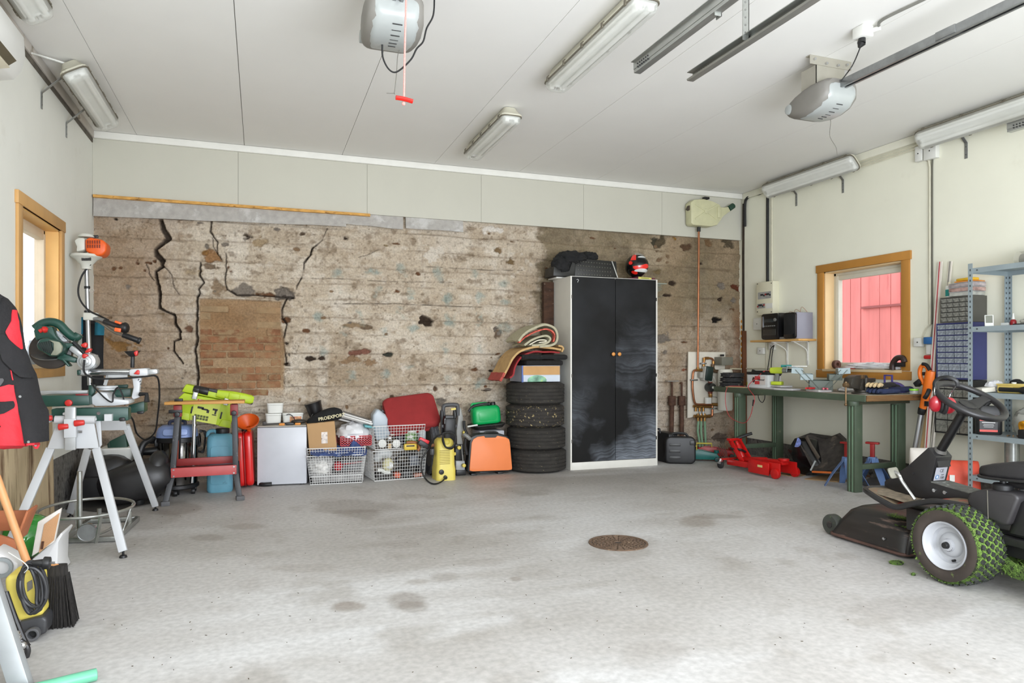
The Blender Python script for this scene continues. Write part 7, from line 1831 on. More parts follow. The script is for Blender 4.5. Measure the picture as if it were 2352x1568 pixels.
# contents, left basket
solo('newspaper','pile of crumpled white paper in the nested wire baskets','paper',heap((B1.x-.14,6.72,.16),(.11,.14,.10),2.,.25,5.),M('news',(206,204,200),.8,var=.25,vs=22))
solo('paper_stack','grey paper stack at the bottom of the nested wire baskets','paper',MB().box((B1.x+.01,6.78,.05),(.46,.32,.07)),M('news_grey',(150,148,146),.8,var=.3,vs=20),bev=.003)
solo('red_ball','red ball lying in the nested wire baskets','ball',MB().ball((B1.x+.01,6.66,.155),.045),M('ball_red',(196,30,44),.4))
solo('red_stick','thin red stick in the nested wire baskets','stick',MB().cyl((B1.x+.06,6.70,.165),(B1.x+.24,6.72,.175),.007,n=8),M('ball_red'))
solo('green_box','green box under the blue sheet in the nested baskets','box',MB().box((B1.x+.10,6.74,.27),(.14,.12,.05)),M('box_green',(40,130,60),.6),bev=.004)
solo('book','grey book standing in the nested wire baskets','book',MB().box((B1.x+.14,6.82,.15),(.20,.16,.10)),M('book_grey',(110,110,112),.7,var=.3,vs=14),bev=.003)
m_tp=M('tarp_blue',(56,76,124),.6,var=.12,vs=8,bump=.25,bs=30)
def cloth_px(pts_top,pts_bot,y0,y1,seed,n=26,m=12,amp=.03):
    A,B=spline([py(u,v,y0) for u,v in pts_bot],6),spline([py(u,v,y1) for u,v in pts_top],6)
    def fn(u,v):
        a=A[int(u*(len(A)-1))];b=B[int(u*(len(B)-1))];p=a.lerp(b,v)
        q=noise.noise((p.x*16,v*4,seed))*amp+abs(noise.noise((p.x*30,v*7+seed,1)))*amp*.8
        return p+Vector((0,-q,q*.5))
    return MB().slab(fn,n,m,-.008)
tp=thing('tarpaulin','crumpled blue sheet spilling over the nested wire baskets','tarpaulin',(B1.x,6.68,zr))
obj('front_fold',cloth_px([Lq(*p) for p in ((110,700),(180,655),(300,665),(420,690),(520,660),(560,700))],[Lq(*p) for p in ((112,775),(200,800),(320,790),(430,800),(540,790),(580,770))],6.545,6.75,1.),m_tp,tp,world=True)
obj('right_fold',cloth_px([Lq(*p) for p in ((520,660),(545,580),(580,548),(640,590),(700,660),(735,740))],[Lq(*p) for p in ((560,790),(600,800),(640,790),(680,800),(710,790),(730,780))],6.56,6.78,4.),m_tp,tp,world=True)
# cardboard box, boot, black bag
a,b=py(710,1022,6.62),py(776,1016,6.62)
bx=thing('cardboard_box','plain brown cardboard box with a white label standing in the nested baskets','box',((a.x+b.x)/2,6.76,a.z-.07),0)
mm=Matrix.Rotation(math.radians(-5),4,'Y')
wz=b.x-a.x-.01;hz2=py(740,968,6.62).z-a.z+.04
obj('walls',MB(mm).b2((-wz/2,-.13,.0),(wz/2,.13,hz2+.02)),M('cardboard',(176,140,98),.85,var=.06,vs=4),bx,bev=.002)
obj('shipping_label',MB(mm).box((.02,-.1315,hz2*.52),(.055,.002,.105),(0,4,0)),M('ship_label',(206,196,188),.6,var=.3,vs=40,dirt=((110,80,80),.6,30)),bx)
obj('tape',MB(mm).box((0,-.02,hz2+.021),(.05,.22,.001)),M('tape_tan',(190,160,110),.4),bx)
bo=thing('rubber_boot','black rubber boot shaft sticking up behind the cardboard box','boot',py(722,965,6.85))
bp_=[py(733,985,6.88),py(729,960,6.88),py(723,940,6.88),py(718,924,6.88)]
obj('shaft',MB().tube(spline(bp_,5),[.062+.0022*i for i in range(16)],18,flat=.85,cap=False).tube(spline(bp_,5),[.056+.0022*i for i in range(16)],18,flat=.85),M('boot_black',(28,27,28),.3,var=.2),bo,world=True)
obj('foot',MB().tube(spline([py(733,985,6.88),py(728,1000,6.84),py(716,1004,6.78)],5),[.06,.062,.064,.062,.06,.058,.056,.052,.046,.036,.02],14),M('boot_black'),bo,world=True)
for k in range(2):obj('cross_rib',MB().tube([py(712+20*k,932,6.81),py(722,945,6.812),py(728-14*k,958,6.815)],.004,6),M('boot_rib',(50,50,50),.4),bo,world=True)
bg=thing('black_bag','black bag with beige lettering lying over the cardboard box','bag',py(745,972,6.70))
obj('bag',MB().tube(spline([py(706,972,6.76),py(722,966,6.74),py(745,955,6.72),(py(768,950,6.72)),py(782,954,6.74)],5),[.02,.03,.04,.046,.05,.052,.055,.057,.058,.06,.062,.064,.066,.068,.068,.068,.066,.064,.06,.05,.03],12,flat=.9),m_cl,bg,world=True)
text('PROEXPORT',.043,up_frame(py(762,957.5,6.642),(1,-.06,.17),(-.17,.12,1)),M('ink_beige',(206,196,160),.7),bg,bold=.001)
# white frames, bag and red basket
for k,(p,q) in enumerate((((420,330),(800,440)),((440,312),(790,420)),((430,352),(780,452)),((420,385),(640,440)),((450,370),(800,448)))):
    a,b=py(*Lq(*p),6.86+.03*k),py(*Lq(*q),6.80+.04*k)
    t=thing('picture_frame',('uppermost','second','third','fourth','lowest')[k]+' of the white frames sliding down behind the black bag','frame',a,group='white frames behind the bag')
    obj('moulding',MB().bar(a,b,.22-.02*k,.016,(0,0,1)),M('frame_white',(208,206,202),.5,var=.06),t,world=True,bev=.002)
    obj('backing',MB().bar(a.lerp(b,.08)+Vector((0,0,.009)),a.lerp(b,.92)+Vector((0,0,.009)),.16,.002),M('frame_grey',(120,118,116),.6,var=.3) if k%2 else M('frame_dark',(52,50,50),.6),t,world=True)
c_=py(*Lq(590,530),6.80)
solo('plastic_bag','full white plastic bag between the cardboard box and the right baskets','bag',heap((c_.x,6.84,c_.z-.02),(.155,.15,.105),7.,.18,4.),M('bag_white'))
solo('teal_folder','teal folder edge beneath the white frames','folder',MB().bar(py(*Lq(700,465),6.74),py(*Lq(805,480),6.74),.15,.02),M('folder_teal',(90,160,166),.5),bev=.002)
rb=thing('red_basket','small red perforated plastic basket under the white bag','basket',py(*Lq(610,680),6.72))
p,q=py(*Lq(445,690),6.70),py(*Lq(780,690),6.70);zt_=py(*Lq(740,580),6.70).z
m_rp=M('basket_red',(186,26,36),.4)
cx_=(p.x+q.x)/2;ww=(q.x-p.x)
mb=MB();n=16;hh=(zt_-p.z)
for face in range(4):
    L_=ww if face%2==0 else .26
    mm=[T3(cx_,6.70,p.z),T3(q.x,6.83,p.z)@R3(0,0,90),T3(cx_,6.96,p.z)@R3(0,0,180),T3(p.x,6.83,p.z)@R3(0,0,270)][face]
    k=max(4,int(L_/.024))
    for i in range(k+1):mb.box((-L_/2+L_*i/k,0,hh/2),(.010,.003,hh),mm)
    for j in range(5):mb.box((0,0,hh*j/4),(L_,.003,.011),mm)
obj('lattice',mb,m_rp,rb,world=True)['kind']='stuff'
obj('bottom',MB().box((cx_,6.83,p.z),(ww,.26,.004)),m_rp,rb,world=True)
# grey canister, red cushion, knobbly wheel
ck=thing('water_canister','pale grey translucent canister standing in the stacked baskets','canister',py(*Lq(890,600),6.76))
P=[py(*Lq(*p),6.72) for p in ((800,350),(845,283),(870,290),(940,345),(975,410),(1000,600),(840,640),(800,460))]
obj('body',MB().prism([(p.x,p.z) for p in P],.16,frame((0,6.88,0),(1,0,0),(0,0,1))),M('canister_grey',(164,174,182),.35,var=.06),ck,world=True,bev=.018,seg=3)
obj('cap',MB().cyl(py(*Lq(895,312),6.80),py(*Lq(912,300),6.80),.022,n=14),M('cap_dark',(60,62,66),.5),ck,world=True)
cu=thing('seat_cushion','dark red seat cushion lying tilted over the stacked baskets','cushion',py(*Lq(1245,400),6.78))
m_cu=M('cushion_red',(142,38,38),.9,var=.08,vs=10,bump=.3,bs=200);m_cu2=M('cushion_red_side',(168,44,46),.9,var=.08,bump=.3,bs=200)
c0,c1=py(*Lq(960,385),6.66),py(*Lq(1545,300),6.66);dvx=(c1-c0);CLn=dvx.length
mm=wmat(cu).inverted()@frame(c0.lerp(c1,.5)+Vector((0,.15,0)),dvx,(0,.64,.77))
obj('top_cover',MB(mm).loft([[(x,y,z) for x,y in rrect(CLn*k,.40*k2,.07,6)] for z,k,k2 in ((-.02,.985,.97),(.02,1,1),(.05,.97,.93),(.058,.9,.8))]),m_cu,cu,ang=50)
obj('side_band',MB(mm).loft([[(x,y,z) for x,y in rrect(CLn*.985,.388,.07,6)] for z in (-.075,-.02)]),m_cu2,cu,bev=.01)
obj('care_tag',MB(mm).box((.06,-.196,-.045),(.045,.004,.012)),white_plastic,cu)
kw=thing('knobbly_wheel','upright grey knobbly tyre behind the yellow pressure washer','wheel',(1.62,6.82,0))
c_=py(992,1030,6.80)
obj('tread',tyre(MB(),.262,.18,.09,60,2,.008,frame((c_.x,6.82,.263),(0,1,0),(0,0,1))),M('knob_grey',(78,80,84),.8,var=.4,vs=50,bump=.6,bs=120),kw,world=True,ang=25)
obj('rim',MB().cyl((c_.x-.03,6.82,.263),(c_.x+.03,6.82,.263),.182,n=30),grey_steel,kw,world=True)
# upper and lower basket contents
def jar(label,x,y,z,r,h,mat,mlid,cat='jar',nm='jar'):
    t=thing(nm,label,cat,(x,y,z))
    obj('body',MB().lathe([(0,0),(r*.9,0),(r,.008),(r,h*.75),(r*.8,h*.85),(0,h*.85)],None,18),mat,t,ang=40)
    obj('lid',MB().cyl((0,0,h*.85),(0,0,h),r*.85,n=18),mlid,t,bev=.003)
    return t
zu=.30
for k,x in enumerate((905,1060)):
    c_=py(*Lq(x,665),6.66);t=thing('jar',('left','right')[k]+' jar lying with its white lid to the front in the upper basket','jar',(c_.x,6.68,c_.z))
    obj('lid',MB().cyl((0,-.02,0),(0,.0,0),.040,n=22),white_plastic,t,bev=.004);obj('body',MB().cyl((0,.001,0),(0,.14,0),.037,n=20),M('jar_amber',(150,140,110),.3,var=.2),t,bev=.004)
c_=py(*Lq(990,610),6.66);solo('steel_ball','shiny steel cap between the two white jar lids','cap',MB().ball((c_.x,6.70,c_.z),.034),chrome)
c_=py(*Lq(985,690),6.68);solo('wood_block','small pale wooden block between the jar lids','block',MB().box((c_.x,6.70,c_.z),(.035,.05,.05)),M('pale_wood'),bev=.003)
c_=py(*Lq(1225,640),6.72);t=jar('green and white paint can in the upper basket',c_.x,6.74,zu,.062,.16,M('can_green',(96,140,70),.5,var=.4,vs=16,dirt=((206,210,200),.52,20)),white_plastic,'can','paint_can')
c_=py(*Lq(1345,600),6.74);t=jar('white spray bottle at the right end of the upper basket',c_.x,6.75,zu,.036,.24,M('bottle_white',(196,200,204),.4),white_plastic,'bottle','spray_bottle')
c_=py(*Lq(1100,600),6.84);jar('dark tin at the back of the upper basket',c_.x,6.88,zu,.06,.15,M('tin_dark',(60,58,66),.4,var=.3),M('tin_lid',(120,120,124),.4,metal=.5),'tin','tin')
solo('white_rod','pale rod lying across the upper basket','rod',MB().cyl(py(*Lq(960,580),6.70),py(*Lq(1280,500),6.80),.009,n=8),M('rod_cream',(206,200,184),.5))
yl=thing('tape_measure','yellow and black tape measure hooked on the basket rim','tape measure',py(*Lq(1215,745),6.58))
a,b=py(*Lq(1145,740),6.575),py(*Lq(1285,665),6.575)
obj('case',MB().b2((a.x,6.57,a.z),(b.x,6.62,b.z)),M('tape_body_yellow',(206,176,60),.45),yl,world=True,bev=.01)
obj('face',MB().b2((a.x+.02,6.566,a.z+.035),(b.x-.025,6.57,b.z-.012)),black_plastic,yl,world=True,bev=.002)
sw_=thing('hand_saw','handsaw with a varnished wooden handle resting on the basket rim','saw',py(*Lq(1290,700),6.6))
obj('handle',MB().tube(spline([py(*Lq(*p),6.60) for p in ((1170,655),(1230,650),(1290,665),(1310,710),(1290,740))],5),.016,10),M('saw_wood',(140,84,36),.4,var=.2),sw_,world=True)
obj('blade',MB().bar(py(*Lq(1300,690),6.60),py(*Lq(1180,800),6.85),.004,.07),grey_steel,sw_,world=True)
st2=thing('staple_gun','black staple gun with a red handle beside the pressure washer hose','staple gun',py(*Lq(1360,660),6.55))
obj('body',MB().bar(py(*Lq(1300,640),6.55),py(*Lq(1405,700),6.55),.05,.075,(0,1,0)),black_plastic,st2,world=True,bev=.006)
obj('handle',MB().bar(py(*Lq(1310,610),6.54),py(*Lq(1415,655),6.54),.04,.035,(0,1,0)),M('grip_red',(206,40,50),.4),st2,world=True,bev=.008)
obj('wooden_grip',MB().tube(spline([py(*Lq(1400,715),6.55),py(*Lq(1430,690),6.55),py(*Lq(1480,680),6.55)],4),.016,8),M('grip_wood',(120,78,48),.6),st2,world=True)
zl=.012
dk_=M('junk_dark',(48,46,46),.6,var=.4,vs=14); 
gr=thing('angle_grinder','pale grey power tool lying on its side in the lower right basket','power tool',py(*Lq(900,850),6.70))
obj('body',MB().tube(spline([py(*Lq(*p),6.68) for p in ((830,860),(870,790),(930,770),(1000,790))],5),[.02,.03,.036,.04,.042,.044,.044,.044,.044,.042,.040,.040,.04,.038,.036,.03],12),M('tool_grey',(176,178,178),.4,var=.1),gr,world=True)
obj('handle',MB().tube(spline([py(*Lq(*p),6.66) for p in ((850,960),(900,960),(930,980),(990,985))],5),.018,8),white_plastic,gr,world=True)
ms=thing('dust_mask','cream dust mask in the lower right basket','mask',py(*Lq(960,890),6.66))
obj('cup',MB().ball(py(*Lq(965,895),6.68),(.055,.045,.065),n=18,k=10),M('mask_cream',(196,190,150),.7,var=.1),ms,world=True)
obj('filter',MB().cyl(py(*Lq(985,905),6.635),py(*Lq(985,905),6.66),.034,n=18),M('mask_clear',(190,190,186),.3),ms,world=True,bev=.004)
for k,(x,y,r,lab) in enumerate(((1130,830,.07,'upper coil'),(1190,900,.06,'middle coil'),(1090,960,.05,'lower coil'))):
    c_=py(*Lq(x,y),6.74);solo('cable_coil',lab+' of dark cable in the lower right basket','cable',MB().tube([(c_.x+r*math.cos(a),6.74+.05*math.sin(a*2),c_.z+r*.6*math.sin(a)) for a in np.linspace(0,6.283,20)[:-1]],.012,8,closed=True),dk_,group='dark coils in the basket')
for k,(x,y,w,h,col,lab) in enumerate(((1250,850,.09,.10,(92,96,104),'blue grey tool box in the lower right basket'),(1330,900,.07,.14,(70,70,72),'dark grey box at the right end of the lower basket'),(1065,1020,.06,.05,(196,84,50),'orange box at the bottom of the lower right basket'),(1290,1010,.09,.03,(190,130,110),'pinkish scraper at the bottom of the lower right basket'),(1180,1010,.10,.06,(40,38,38),'black box at the bottom of the lower right basket'),(900,1020,.11,.05,(50,44,42),'black case at the bottom left of the lower right basket'))):
    c_=py(*Lq(x,y),6.70);solo('tool_box' if k else 'small_tool_box',lab,'box',MB().box((c_.x,6.73,max(c_.z,h/2+.01)),(w,.12,h),(0,6*(k%3-1),10*(k%2))),M('junk_%d'%k,col,.5,var=.25,vs=12),bev=.006)
# ---- yellow pressure washer
p0,p1=pz(1002,1104),pz(1048,1102)
kx=(p0.x+p1.x)/2;ky=6.42;KW=p1.x-p0.x
kr=thing('pressure_washer','yellow pressure washer standing upright with black hose and handle','pressure washer',(kx,ky+.11,0))
m_ky=M('washer_yellow',(214,196,92),.45,var=.05)
kh=py(1025,1008,ky).z
rk2=lambda z,w,d,o=0:[(x,y+o,z) for x,y in rrect(w,d,.04,5)]
obj('body',MB().loft([rk2(0,KW,.23),rk2(.10,KW,.23),rk2(.14,KW*.94,.215),rk2(kh*.62,KW*.92,.20),rk2(kh*.86,KW*.90,.19),rk2(kh*.95,KW*.82,.16),rk2(kh,KW*.62,.12)]),m_ky,kr,ang=40)
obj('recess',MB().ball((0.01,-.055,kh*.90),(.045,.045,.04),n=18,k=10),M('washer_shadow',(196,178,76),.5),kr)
for k in range(9):obj('vent_slot',MB().box((-.015,-.103-.0006*k,kh*.72-k*.0155),(.10,.006,.005)),M('washer_slot',(150,134,56),.6),kr)
obj('power_knob',MB().cyl((-KW*.27,-.112,.085),(-KW*.27,-.128,.085),.024,n=22),black_plastic,kr,bev=.003)
obj('outlet',MB().cyl((-KW*.08,-.11,.035),(-KW*.08,-.14,.032),.018,n=14),black_plastic,kr,bev=.002)
obj('side_gauge',MB().cyl((KW*.45,-.06,kh*.62),(KW*.50,-.07,kh*.62),.016,n=12),m_ky,kr)
obj('pictogram_bar',MB().box((.02,-.1135,.10),(.03,.002,.006)),M('washer_slot'),kr)
cable('black hose curling from the yellow pressure washer over the floor',[(kx-KW*.08,ky-.03,.032),pz(1012,1107,.012),pz(996,1111,.010),pz(982,1104,.010),py(972,1090,6.46),py(967,1068,6.50),py(971,1050,6.52),py(982,1034,6.53),py(990,1022,6.54)],.0075,cable_black)
mh=M('washer_grey',(66,66,68),.5,var=.1)
HQ=lambda x,y,d=.14:py(*O(x,y),ky+d)
obj('handle_arch',MB().tube(spline([HQ(285,330),HQ(285,190),HQ(330,150),HQ(500,145),HQ(530,180),HQ(530,330)],6),.020,10),mh,kr,world=True)
obj('upper_housing',MB().bar(HQ(300,420),HQ(470,420),.10,.11),mh,kr,world=True,bev=.01)
obj('grip_yellow',MB().bar(HQ(415,220,.12),HQ(500,212,.12),.012,.016),m_ky,kr,world=True)
obj('badge',MB().bar(HQ(305,425,.085),HQ(410,425,.085),.004,.05),M('badge_grey',(120,120,118),.4,var=.3,vs=40),kr,world=True)
for x in (258,470):
    obj('rail',MB().tube([HQ(x,250),HQ(x,640)],.012,8),black_plastic,kr,world=True)
    obj('lance',MB().tube([HQ(x+(4 if x>300 else 0),240,.10),HQ(x+(14 if x>300 else 0),330,.10),HQ(x,400,.10)],[.014,.022,.014],10),black_plastic,kr,world=True)
obj('crossbar',MB().bar(HQ(250,510),HQ(520,510),.03,.03),mh,kr,world=True,bev=.005)
obj('neck',MB().bar(HQ(290,560,.12),HQ(480,560,.12),.10,.22,(0,0,1)),black_plastic,kr,world=True,bev=.02)
for k in range(3):
    P=[HQ(*p,-.02-.012*k) for p in ((330-20*k,630),(420,600+15*k),(490,680),(495-8*k,800),(430,895-12*k),(330,870),(275+8*k,770),(280,690))]
    obj('hose_coil',MB().tube(spline(P,6,True),.008,8,closed=True),cable_black,kr,world=True)
obj('hose_tail',MB().tube(spline([HQ(300,640,0),HQ(180,680,.02),HQ(90,780,.05),HQ(60,900,.08),HQ(120,1000,.10)],6),.009,8),cable_black,kr,world=True)
obj('hose_connector',MB().cyl(HQ(95,900,.05),HQ(95,1000,.05),.022,n=12),mh,kr,world=True,bev=.004)
# second, grey machine behind
gm=thing('grey_washer','grey high pressure machine standing between the yellow washer and orange case','machine',py(1062,1090,6.66));gm.location.z=0
GQ=lambda x,y,d=.0:py(*O(x,y),6.62+d)
m_g1=M('machine_grey',(140,140,136),.45,var=.12)
obj('body',MB().prism([(p.x,p.z) for p in (GQ(550,200),GQ(600,195),GQ(635,350),GQ(645,600),GQ(610,680),GQ(640,830),GQ(530,830),GQ(520,600),GQ(545,400))],.14,frame((0,6.78,0),(1,0,0),(0,0,1))),m_g1,gm,world=True,bev=.012)
obj('lower_frame',MB().prism([(p.x,p.z) for p in (GQ(515,830),GQ(660,830),GQ(670,1110),GQ(515,1110))],.12,frame((0,6.79,0),(1,0,0),(0,0,1))),black_plastic,gm,world=True,bev=.006)
obj('base_box',MB().prism([(p.x,p.z) for p in (GQ(512,1110),GQ(665,1110),GQ(668,1270),GQ(512,1270))],.14,frame((0,6.78,0),(1,0,0),(0,0,1))),M('base_grey',(160,162,162),.45),gm,world=True,bev=.008)
obj('foot',MB().b2((GQ(515,1300).x,6.64,0),(GQ(690,1300).x,6.80,.06)),black_plastic,gm,world=True,bev=.01)
obj('chrome_rod',MB().cyl(GQ(600,830,-.01),GQ(622,1110,-.01),.008,n=8),chrome,gm,world=True)
obj('black_strap',MB().tube(spline([GQ(640,420,-.02),GQ(650,540,-.02),GQ(690,660,-.04),GQ(660,800,-.03),GQ(690,1000,-.03)],5),.014,8),black_plastic,gm,world=True)
for x,y in ((555,880),(640,1185),(650,620)):
    c_=GQ(x,y,-.02);obj('yellow_knob',MB().cyl(c_+Vector((0,.03,0)),c_+Vector((0,-.01,0)),.018,n=14),M('knob_yellow',(206,186,80),.5),gm,world=True,bev=.003)
obj('grey_hose',MB().tube(spline([GQ(640,650,-.03),GQ(700,690,-.05),GQ(740,730,-.04)],4),.02,8),M('hose_grey',(120,120,116),.5),gm,world=True)
# ---- orange case, grey box, tray and green can
oc=thing('camping_case','orange case with black rim and handle notch standing on edge','case',py(1126,1090,6.60));oc.location.z=0
yo=6.60;OQ=lambda x,y,d=0:py(*O(x,y),yo+d)
outl=[OQ(*p) for p in ((712,1340),(700,1310),(735,820),(760,730),(840,690),(985,672),(1240,672),(1385,712),(1435,780),(1470,1280),(1462,1320),(1400,1330))]
dz=min(p.z for p in outl);lift=lambda P:[(p.x,p.z-dz+.018) for p in P]
obj('black_shell',MB().prism(lift(outl),.11,frame((0,yo+.11,0),(1,0,0),(0,0,1))),black_plastic,oc,world=True,bev=.012,seg=3)
inn=[OQ(*p) for p in ((735,1310),(735,1260),(770,830),(800,770),(870,730),(985,715),(1000,745),(1180,742),(1210,710),(1350,735),(1410,770),(1425,830),(1462,1260),(1455,1290),(1400,1300),(790,1322))]
obj('orange_panel',MB().prism(lift(inn),.012,frame((0,yo+.004,0),(1,0,0),(0,0,1))),M('case_orange',(228,128,72),.5,var=.04,vs=4,dirt=((150,84,54),.72,12,.03)),oc,world=True,bev=.004)
hp_=[OQ(*p,.05) for p in ((1000,690),(1010,668),(1160,660),(1220,680))]
obj('handle',MB().tube([Vector((p.x,yo+.05,p.z-dz+.024)) for p in spline(hp_,5)],.012,8),black_plastic,oc,world=True)
for x in (820,1275):c_=OQ(x,1330);obj('foot',MB().box((c_.x,yo+.05,.009),(.06,.08,.018)),black_plastic,oc,world=True,bev=.003)
a,b=py(*O(912,680),6.74),py(*O(1335,690),6.74)
solo('grey_box','pale grey plastic box behind the orange case, under the black tray','box',MB().b2((a.x,6.74,0),(b.x,7.02,py(*O(1100,590),6.74).z)),M('box_grey_pale',(172,174,180),.5,var=.05),bev=.012)
zt_=py(*O(1100,590),6.74).z+.001
tr2=thing('oil_tray','black dirty tray under the green petrol can','tray',((a.x+b.x)/2,6.88,zt_))
a2_,b2_=py(*O(830,540),6.72),py(*O(1385,500),6.72);tw=(b2_.x-a2_.x)
tmx=T3((a2_.x+b2_.x)/2-tr2.location.x,0,.02)@Matrix.Rotation(math.radians(-4),4,'Y')
obj('tray',MB(tmx).loft([[(x,y,z) for x,y in rrect(tw*k,.30*k,.05,4)] for z,k in ((0,.85),(.028,.97),(.032,1),(.040,1),(.040,.97))]),M('tray_black',(34,31,29),.6,var=.4,vs=16,bump=.4,dirt=((120,104,80),.62,18)),tr2,ang=40)
obj('tool_handle',MB(tmx).cyl((-tw/2+.04,-.12,.05),(-tw/2-.07,-.13,.045),.009,n=10),white_plastic,tr2)
gc=thing('petrol_can','green plastic petrol can with black spout on the oil tray','petrol can',(0,0,0))
a,b=py(*O(845,525),6.72),py(*O(1335,480),6.72)
gc.location=((a.x+b.x)/2,6.86,zt_+.0645)
gm_=Matrix.Rotation(math.radians(-4),4,'Y');gw=b.x-a.x
m_gg=M('can_green_plastic',(8,158,82),.35,var=.05)
obj('body',MB(gm_).loft([[(x,y,z) for x,y in rrect(gw*k,.15*k2,.05,5)] for z,k,k2 in ((0,.90,.86),(.012,.98,.97),(.03,1,1),(.12,1,1),(.155,.96,.95),(.175,.88,.80),(.185,.74,.6))]),m_gg,gc,ang=60)
obj('handle',MB(gm_).tube(spline([(-gw*.46,0,.13),(-gw*.46,0,.205),(-gw*.3,0,.212),(gw*.05,0,.208),(gw*.12,0,.18)],5),.013,8),m_gg,gc)
obj('spout',MB(gm_).tube(spline([(-gw*.62,-.03,.145),(-gw*.45,-.03,.19),(-gw*.1,-.03,.205),(gw*.12,-.03,.20)],5),[.012]*8+[.014]*8,10),black_plastic,gc)
obj('spout_collar',MB(gm_).cyl((gw*.08,-.03,.20),(gw*.14,-.03,.20),.024,n=14),black_plastic,gc,bev=.003)
obj('cap',MB(gm_).cyl((gw*.28,0,.175),(gw*.28,0,.215),.032,.026,16),black_plastic,gc,bev=.004)
obj('front_panel',MB(gm_).prism(rrect(gw*.62,.10,.03,5,0,.085),.005,frame((0,-.073,0),(1,0,0),(0,0,1))),m_gg,gc,bev=.004)
# ================================================================ left side: mitre saw, brush cutter, jacket, foreground
S2=lambda x,y,d:py(x/3.92,660+y/3.92,d)
S3=lambda x,y,d:py(x/3.564,880+y/3.564,d)
S4=lambda x,y,d:py(x/4.639,1230+y/4.639,d)
S1=lambda x,y,d:py(x/3.135,400+y/3.135,d)
fz_=lambda d:frame((0,d,0),(1,0,0),(0,0,1))
poly_=lambda f,pts,d:[(p.x,p.z) for p in (f(x,y,d) for x,y in pts)]
m_sg=M('saw_green',(28,66,56),.4,var=.12,vs=8,dirt=((130,140,130),.7,20));m_sv=M('saw_silver',(178,180,180),.35,metal=.35,var=.1,vs=12)
m_sw2=M('stand_white',(188,190,192),.45,var=.05,vs=5);m_sr=M('saw_red',(196,40,34),.4)
# stand
sd_=thing('saw_stand','light grey folding stand carrying the green mitre saw','stand',(-1.0,5.15,0));P=lambda n,mb,mat,**k:obj(n,mb,mat,k.pop('par',sd_),world=True,**k)
yA=4.76
P('end_plate',MB().prism(poly_(S2,[(490,1180),(500,1160),(860,1165),(870,1190),(845,1215),(890,1448),(420,1455),(510,1215)],yA),.02,fz_(yA+.02)),m_sw2,bev=.004)
P('top_roll',MB().tube([S2(495,1190,yA),S2(860,1190,yA)],.024,12),m_sw2)
P('side_return',MB().prism(poly_(S2,[(850,1165),(905,1160),(915,1420),(895,1445)],yA+.06),.02,fz_(yA+.08)),m_sw2,bev=.003)
yB=5.58
P('end_plate',MB().prism(poly_(S2,[(890,1195),(1130,1195),(1150,1280),(900,1285)],yB),.02,fz_(yB)),m_sw2)
f1,f2=pz(283,1280),pz(357,1172)
for tp,ft in ((S2(868,1448,yA+.02),f1),(S2(455,1452,yA+.02),Vector((-1.32,4.47,0))),(S2(1135,1240,yB),f2),(S3(715,545,yB),Vector((-1.30,5.86,0)))):
    l=P('leg',MB().bar(tp,ft+Vector((0,0,.035)),.045,.028,(0,1,0)),m_sw2,bev=.003)
    P('foot',MB().cyl(ft+Vector((0,0,.012)),ft+Vector((0,0,.06)),.007,n=8).cyl(ft,ft+Vector((0,0,.014)),.022,.018,12),black_plastic,par=l,bev=.002)
P('long_rail',MB().bar((-1.18,yA,.80),(-1.13,yB,.80),.04,.04).bar((-.86,yA,.80),(-.86,yB,.80),.04,.04),m_sw2)
po=P('clamp_post',MB().bar(S2(636,1075,yA-.03),S2(636,1462,yA-.03),.054,.03,(0,1,0)),m_sv,bev=.003)
P('clamp_sleeve',MB().bar(S2(636,1180,yA-.035),S2(636,1350,yA-.035),.062,.04,(0,1,0)),m_sw2,par=po,bev=.004)
for x,y in ((580,1255),(722,1222),(432,1180)):
    c_=S2(x,y,yA-.05);P('red_knob',MB().cyl(c_+Vector((-.03,0,0)),c_+Vector((.022,0,.004)),.020,.015,12),m_sr,par=po,bev=.004)
c_=S2(706,1300,yA-.02);P('adjust_screw',MB().cyl(c_+Vector((-.03,0,0)),c_+Vector((.02,0,0)),.008,n=8),chrome,par=po)
# saw
ms_=thing('mitre_saw','green sliding mitre saw with silver rails on the light grey stand','mitre saw',(-.95,5.1,.85));P=lambda n,mb,mat,**k:obj(n,mb,mat,k.pop('par',ms_),world=True,**k)
def slab_px(n,pts,d,th,mat,bev=.006,f=S2,par=None):return P(n,MB().prism(poly_(f,pts,d),th,fz_(d+th)),mat,bev=bev,par=par or ms_)
gb_=slab_px('base_rail',[(460,1095),(1155,1080),(1155,1198),(465,1208)],4.80,.10,m_sg)
for x,y in ((580,1138),(887,1132)):c_=S2(x,y,4.79);P('bolt',MB().cyl(c_,c_+Vector((0,.02,0)),.010,n=10),chrome,par=gb_)
slab_px('rail_end',[(1072,1172),(1124,1170),(1126,1204),(1072,1206)],4.785,.03,black_plastic,par=gb_)
eb=slab_px('extension_table',[(350,972),(800,966),(805,1060),(345,1078)],4.90,.22,m_sg)
slab_px('table_top',[(355,930),(790,925),(790,965),(355,968)],5.12,.02,m_sv,.002,par=eb)
c_=S2(614,1040,4.88);P('red_knob',MB().cyl(c_,c_+Vector((0,.03,0)),.020,n=18),m_sr,par=eb,bev=.004)
slab_px('label_strip',[(680,958),(795,956),(795,972),(680,972)],4.895,.006,M('strip_red',(120,34,36),.5),.001,par=eb)
slab_px('casting',[(805,1000),(880,940),(960,950),(985,1000),(1160,1015),(1160,1050),(1030,1065),(860,1068),(830,1050)],4.98,.22,M('casting_white',(196,198,200),.4,var=.05))
slab_px('fence_block',[(795,880),(845,875),(850,945),(800,995),(795,960)],4.97,.05,m_sg)
slab_px('rear_box',[(920,935),(1075,915),(1180,910),(1180,985),(930,990)],5.20,.14,m_sg)
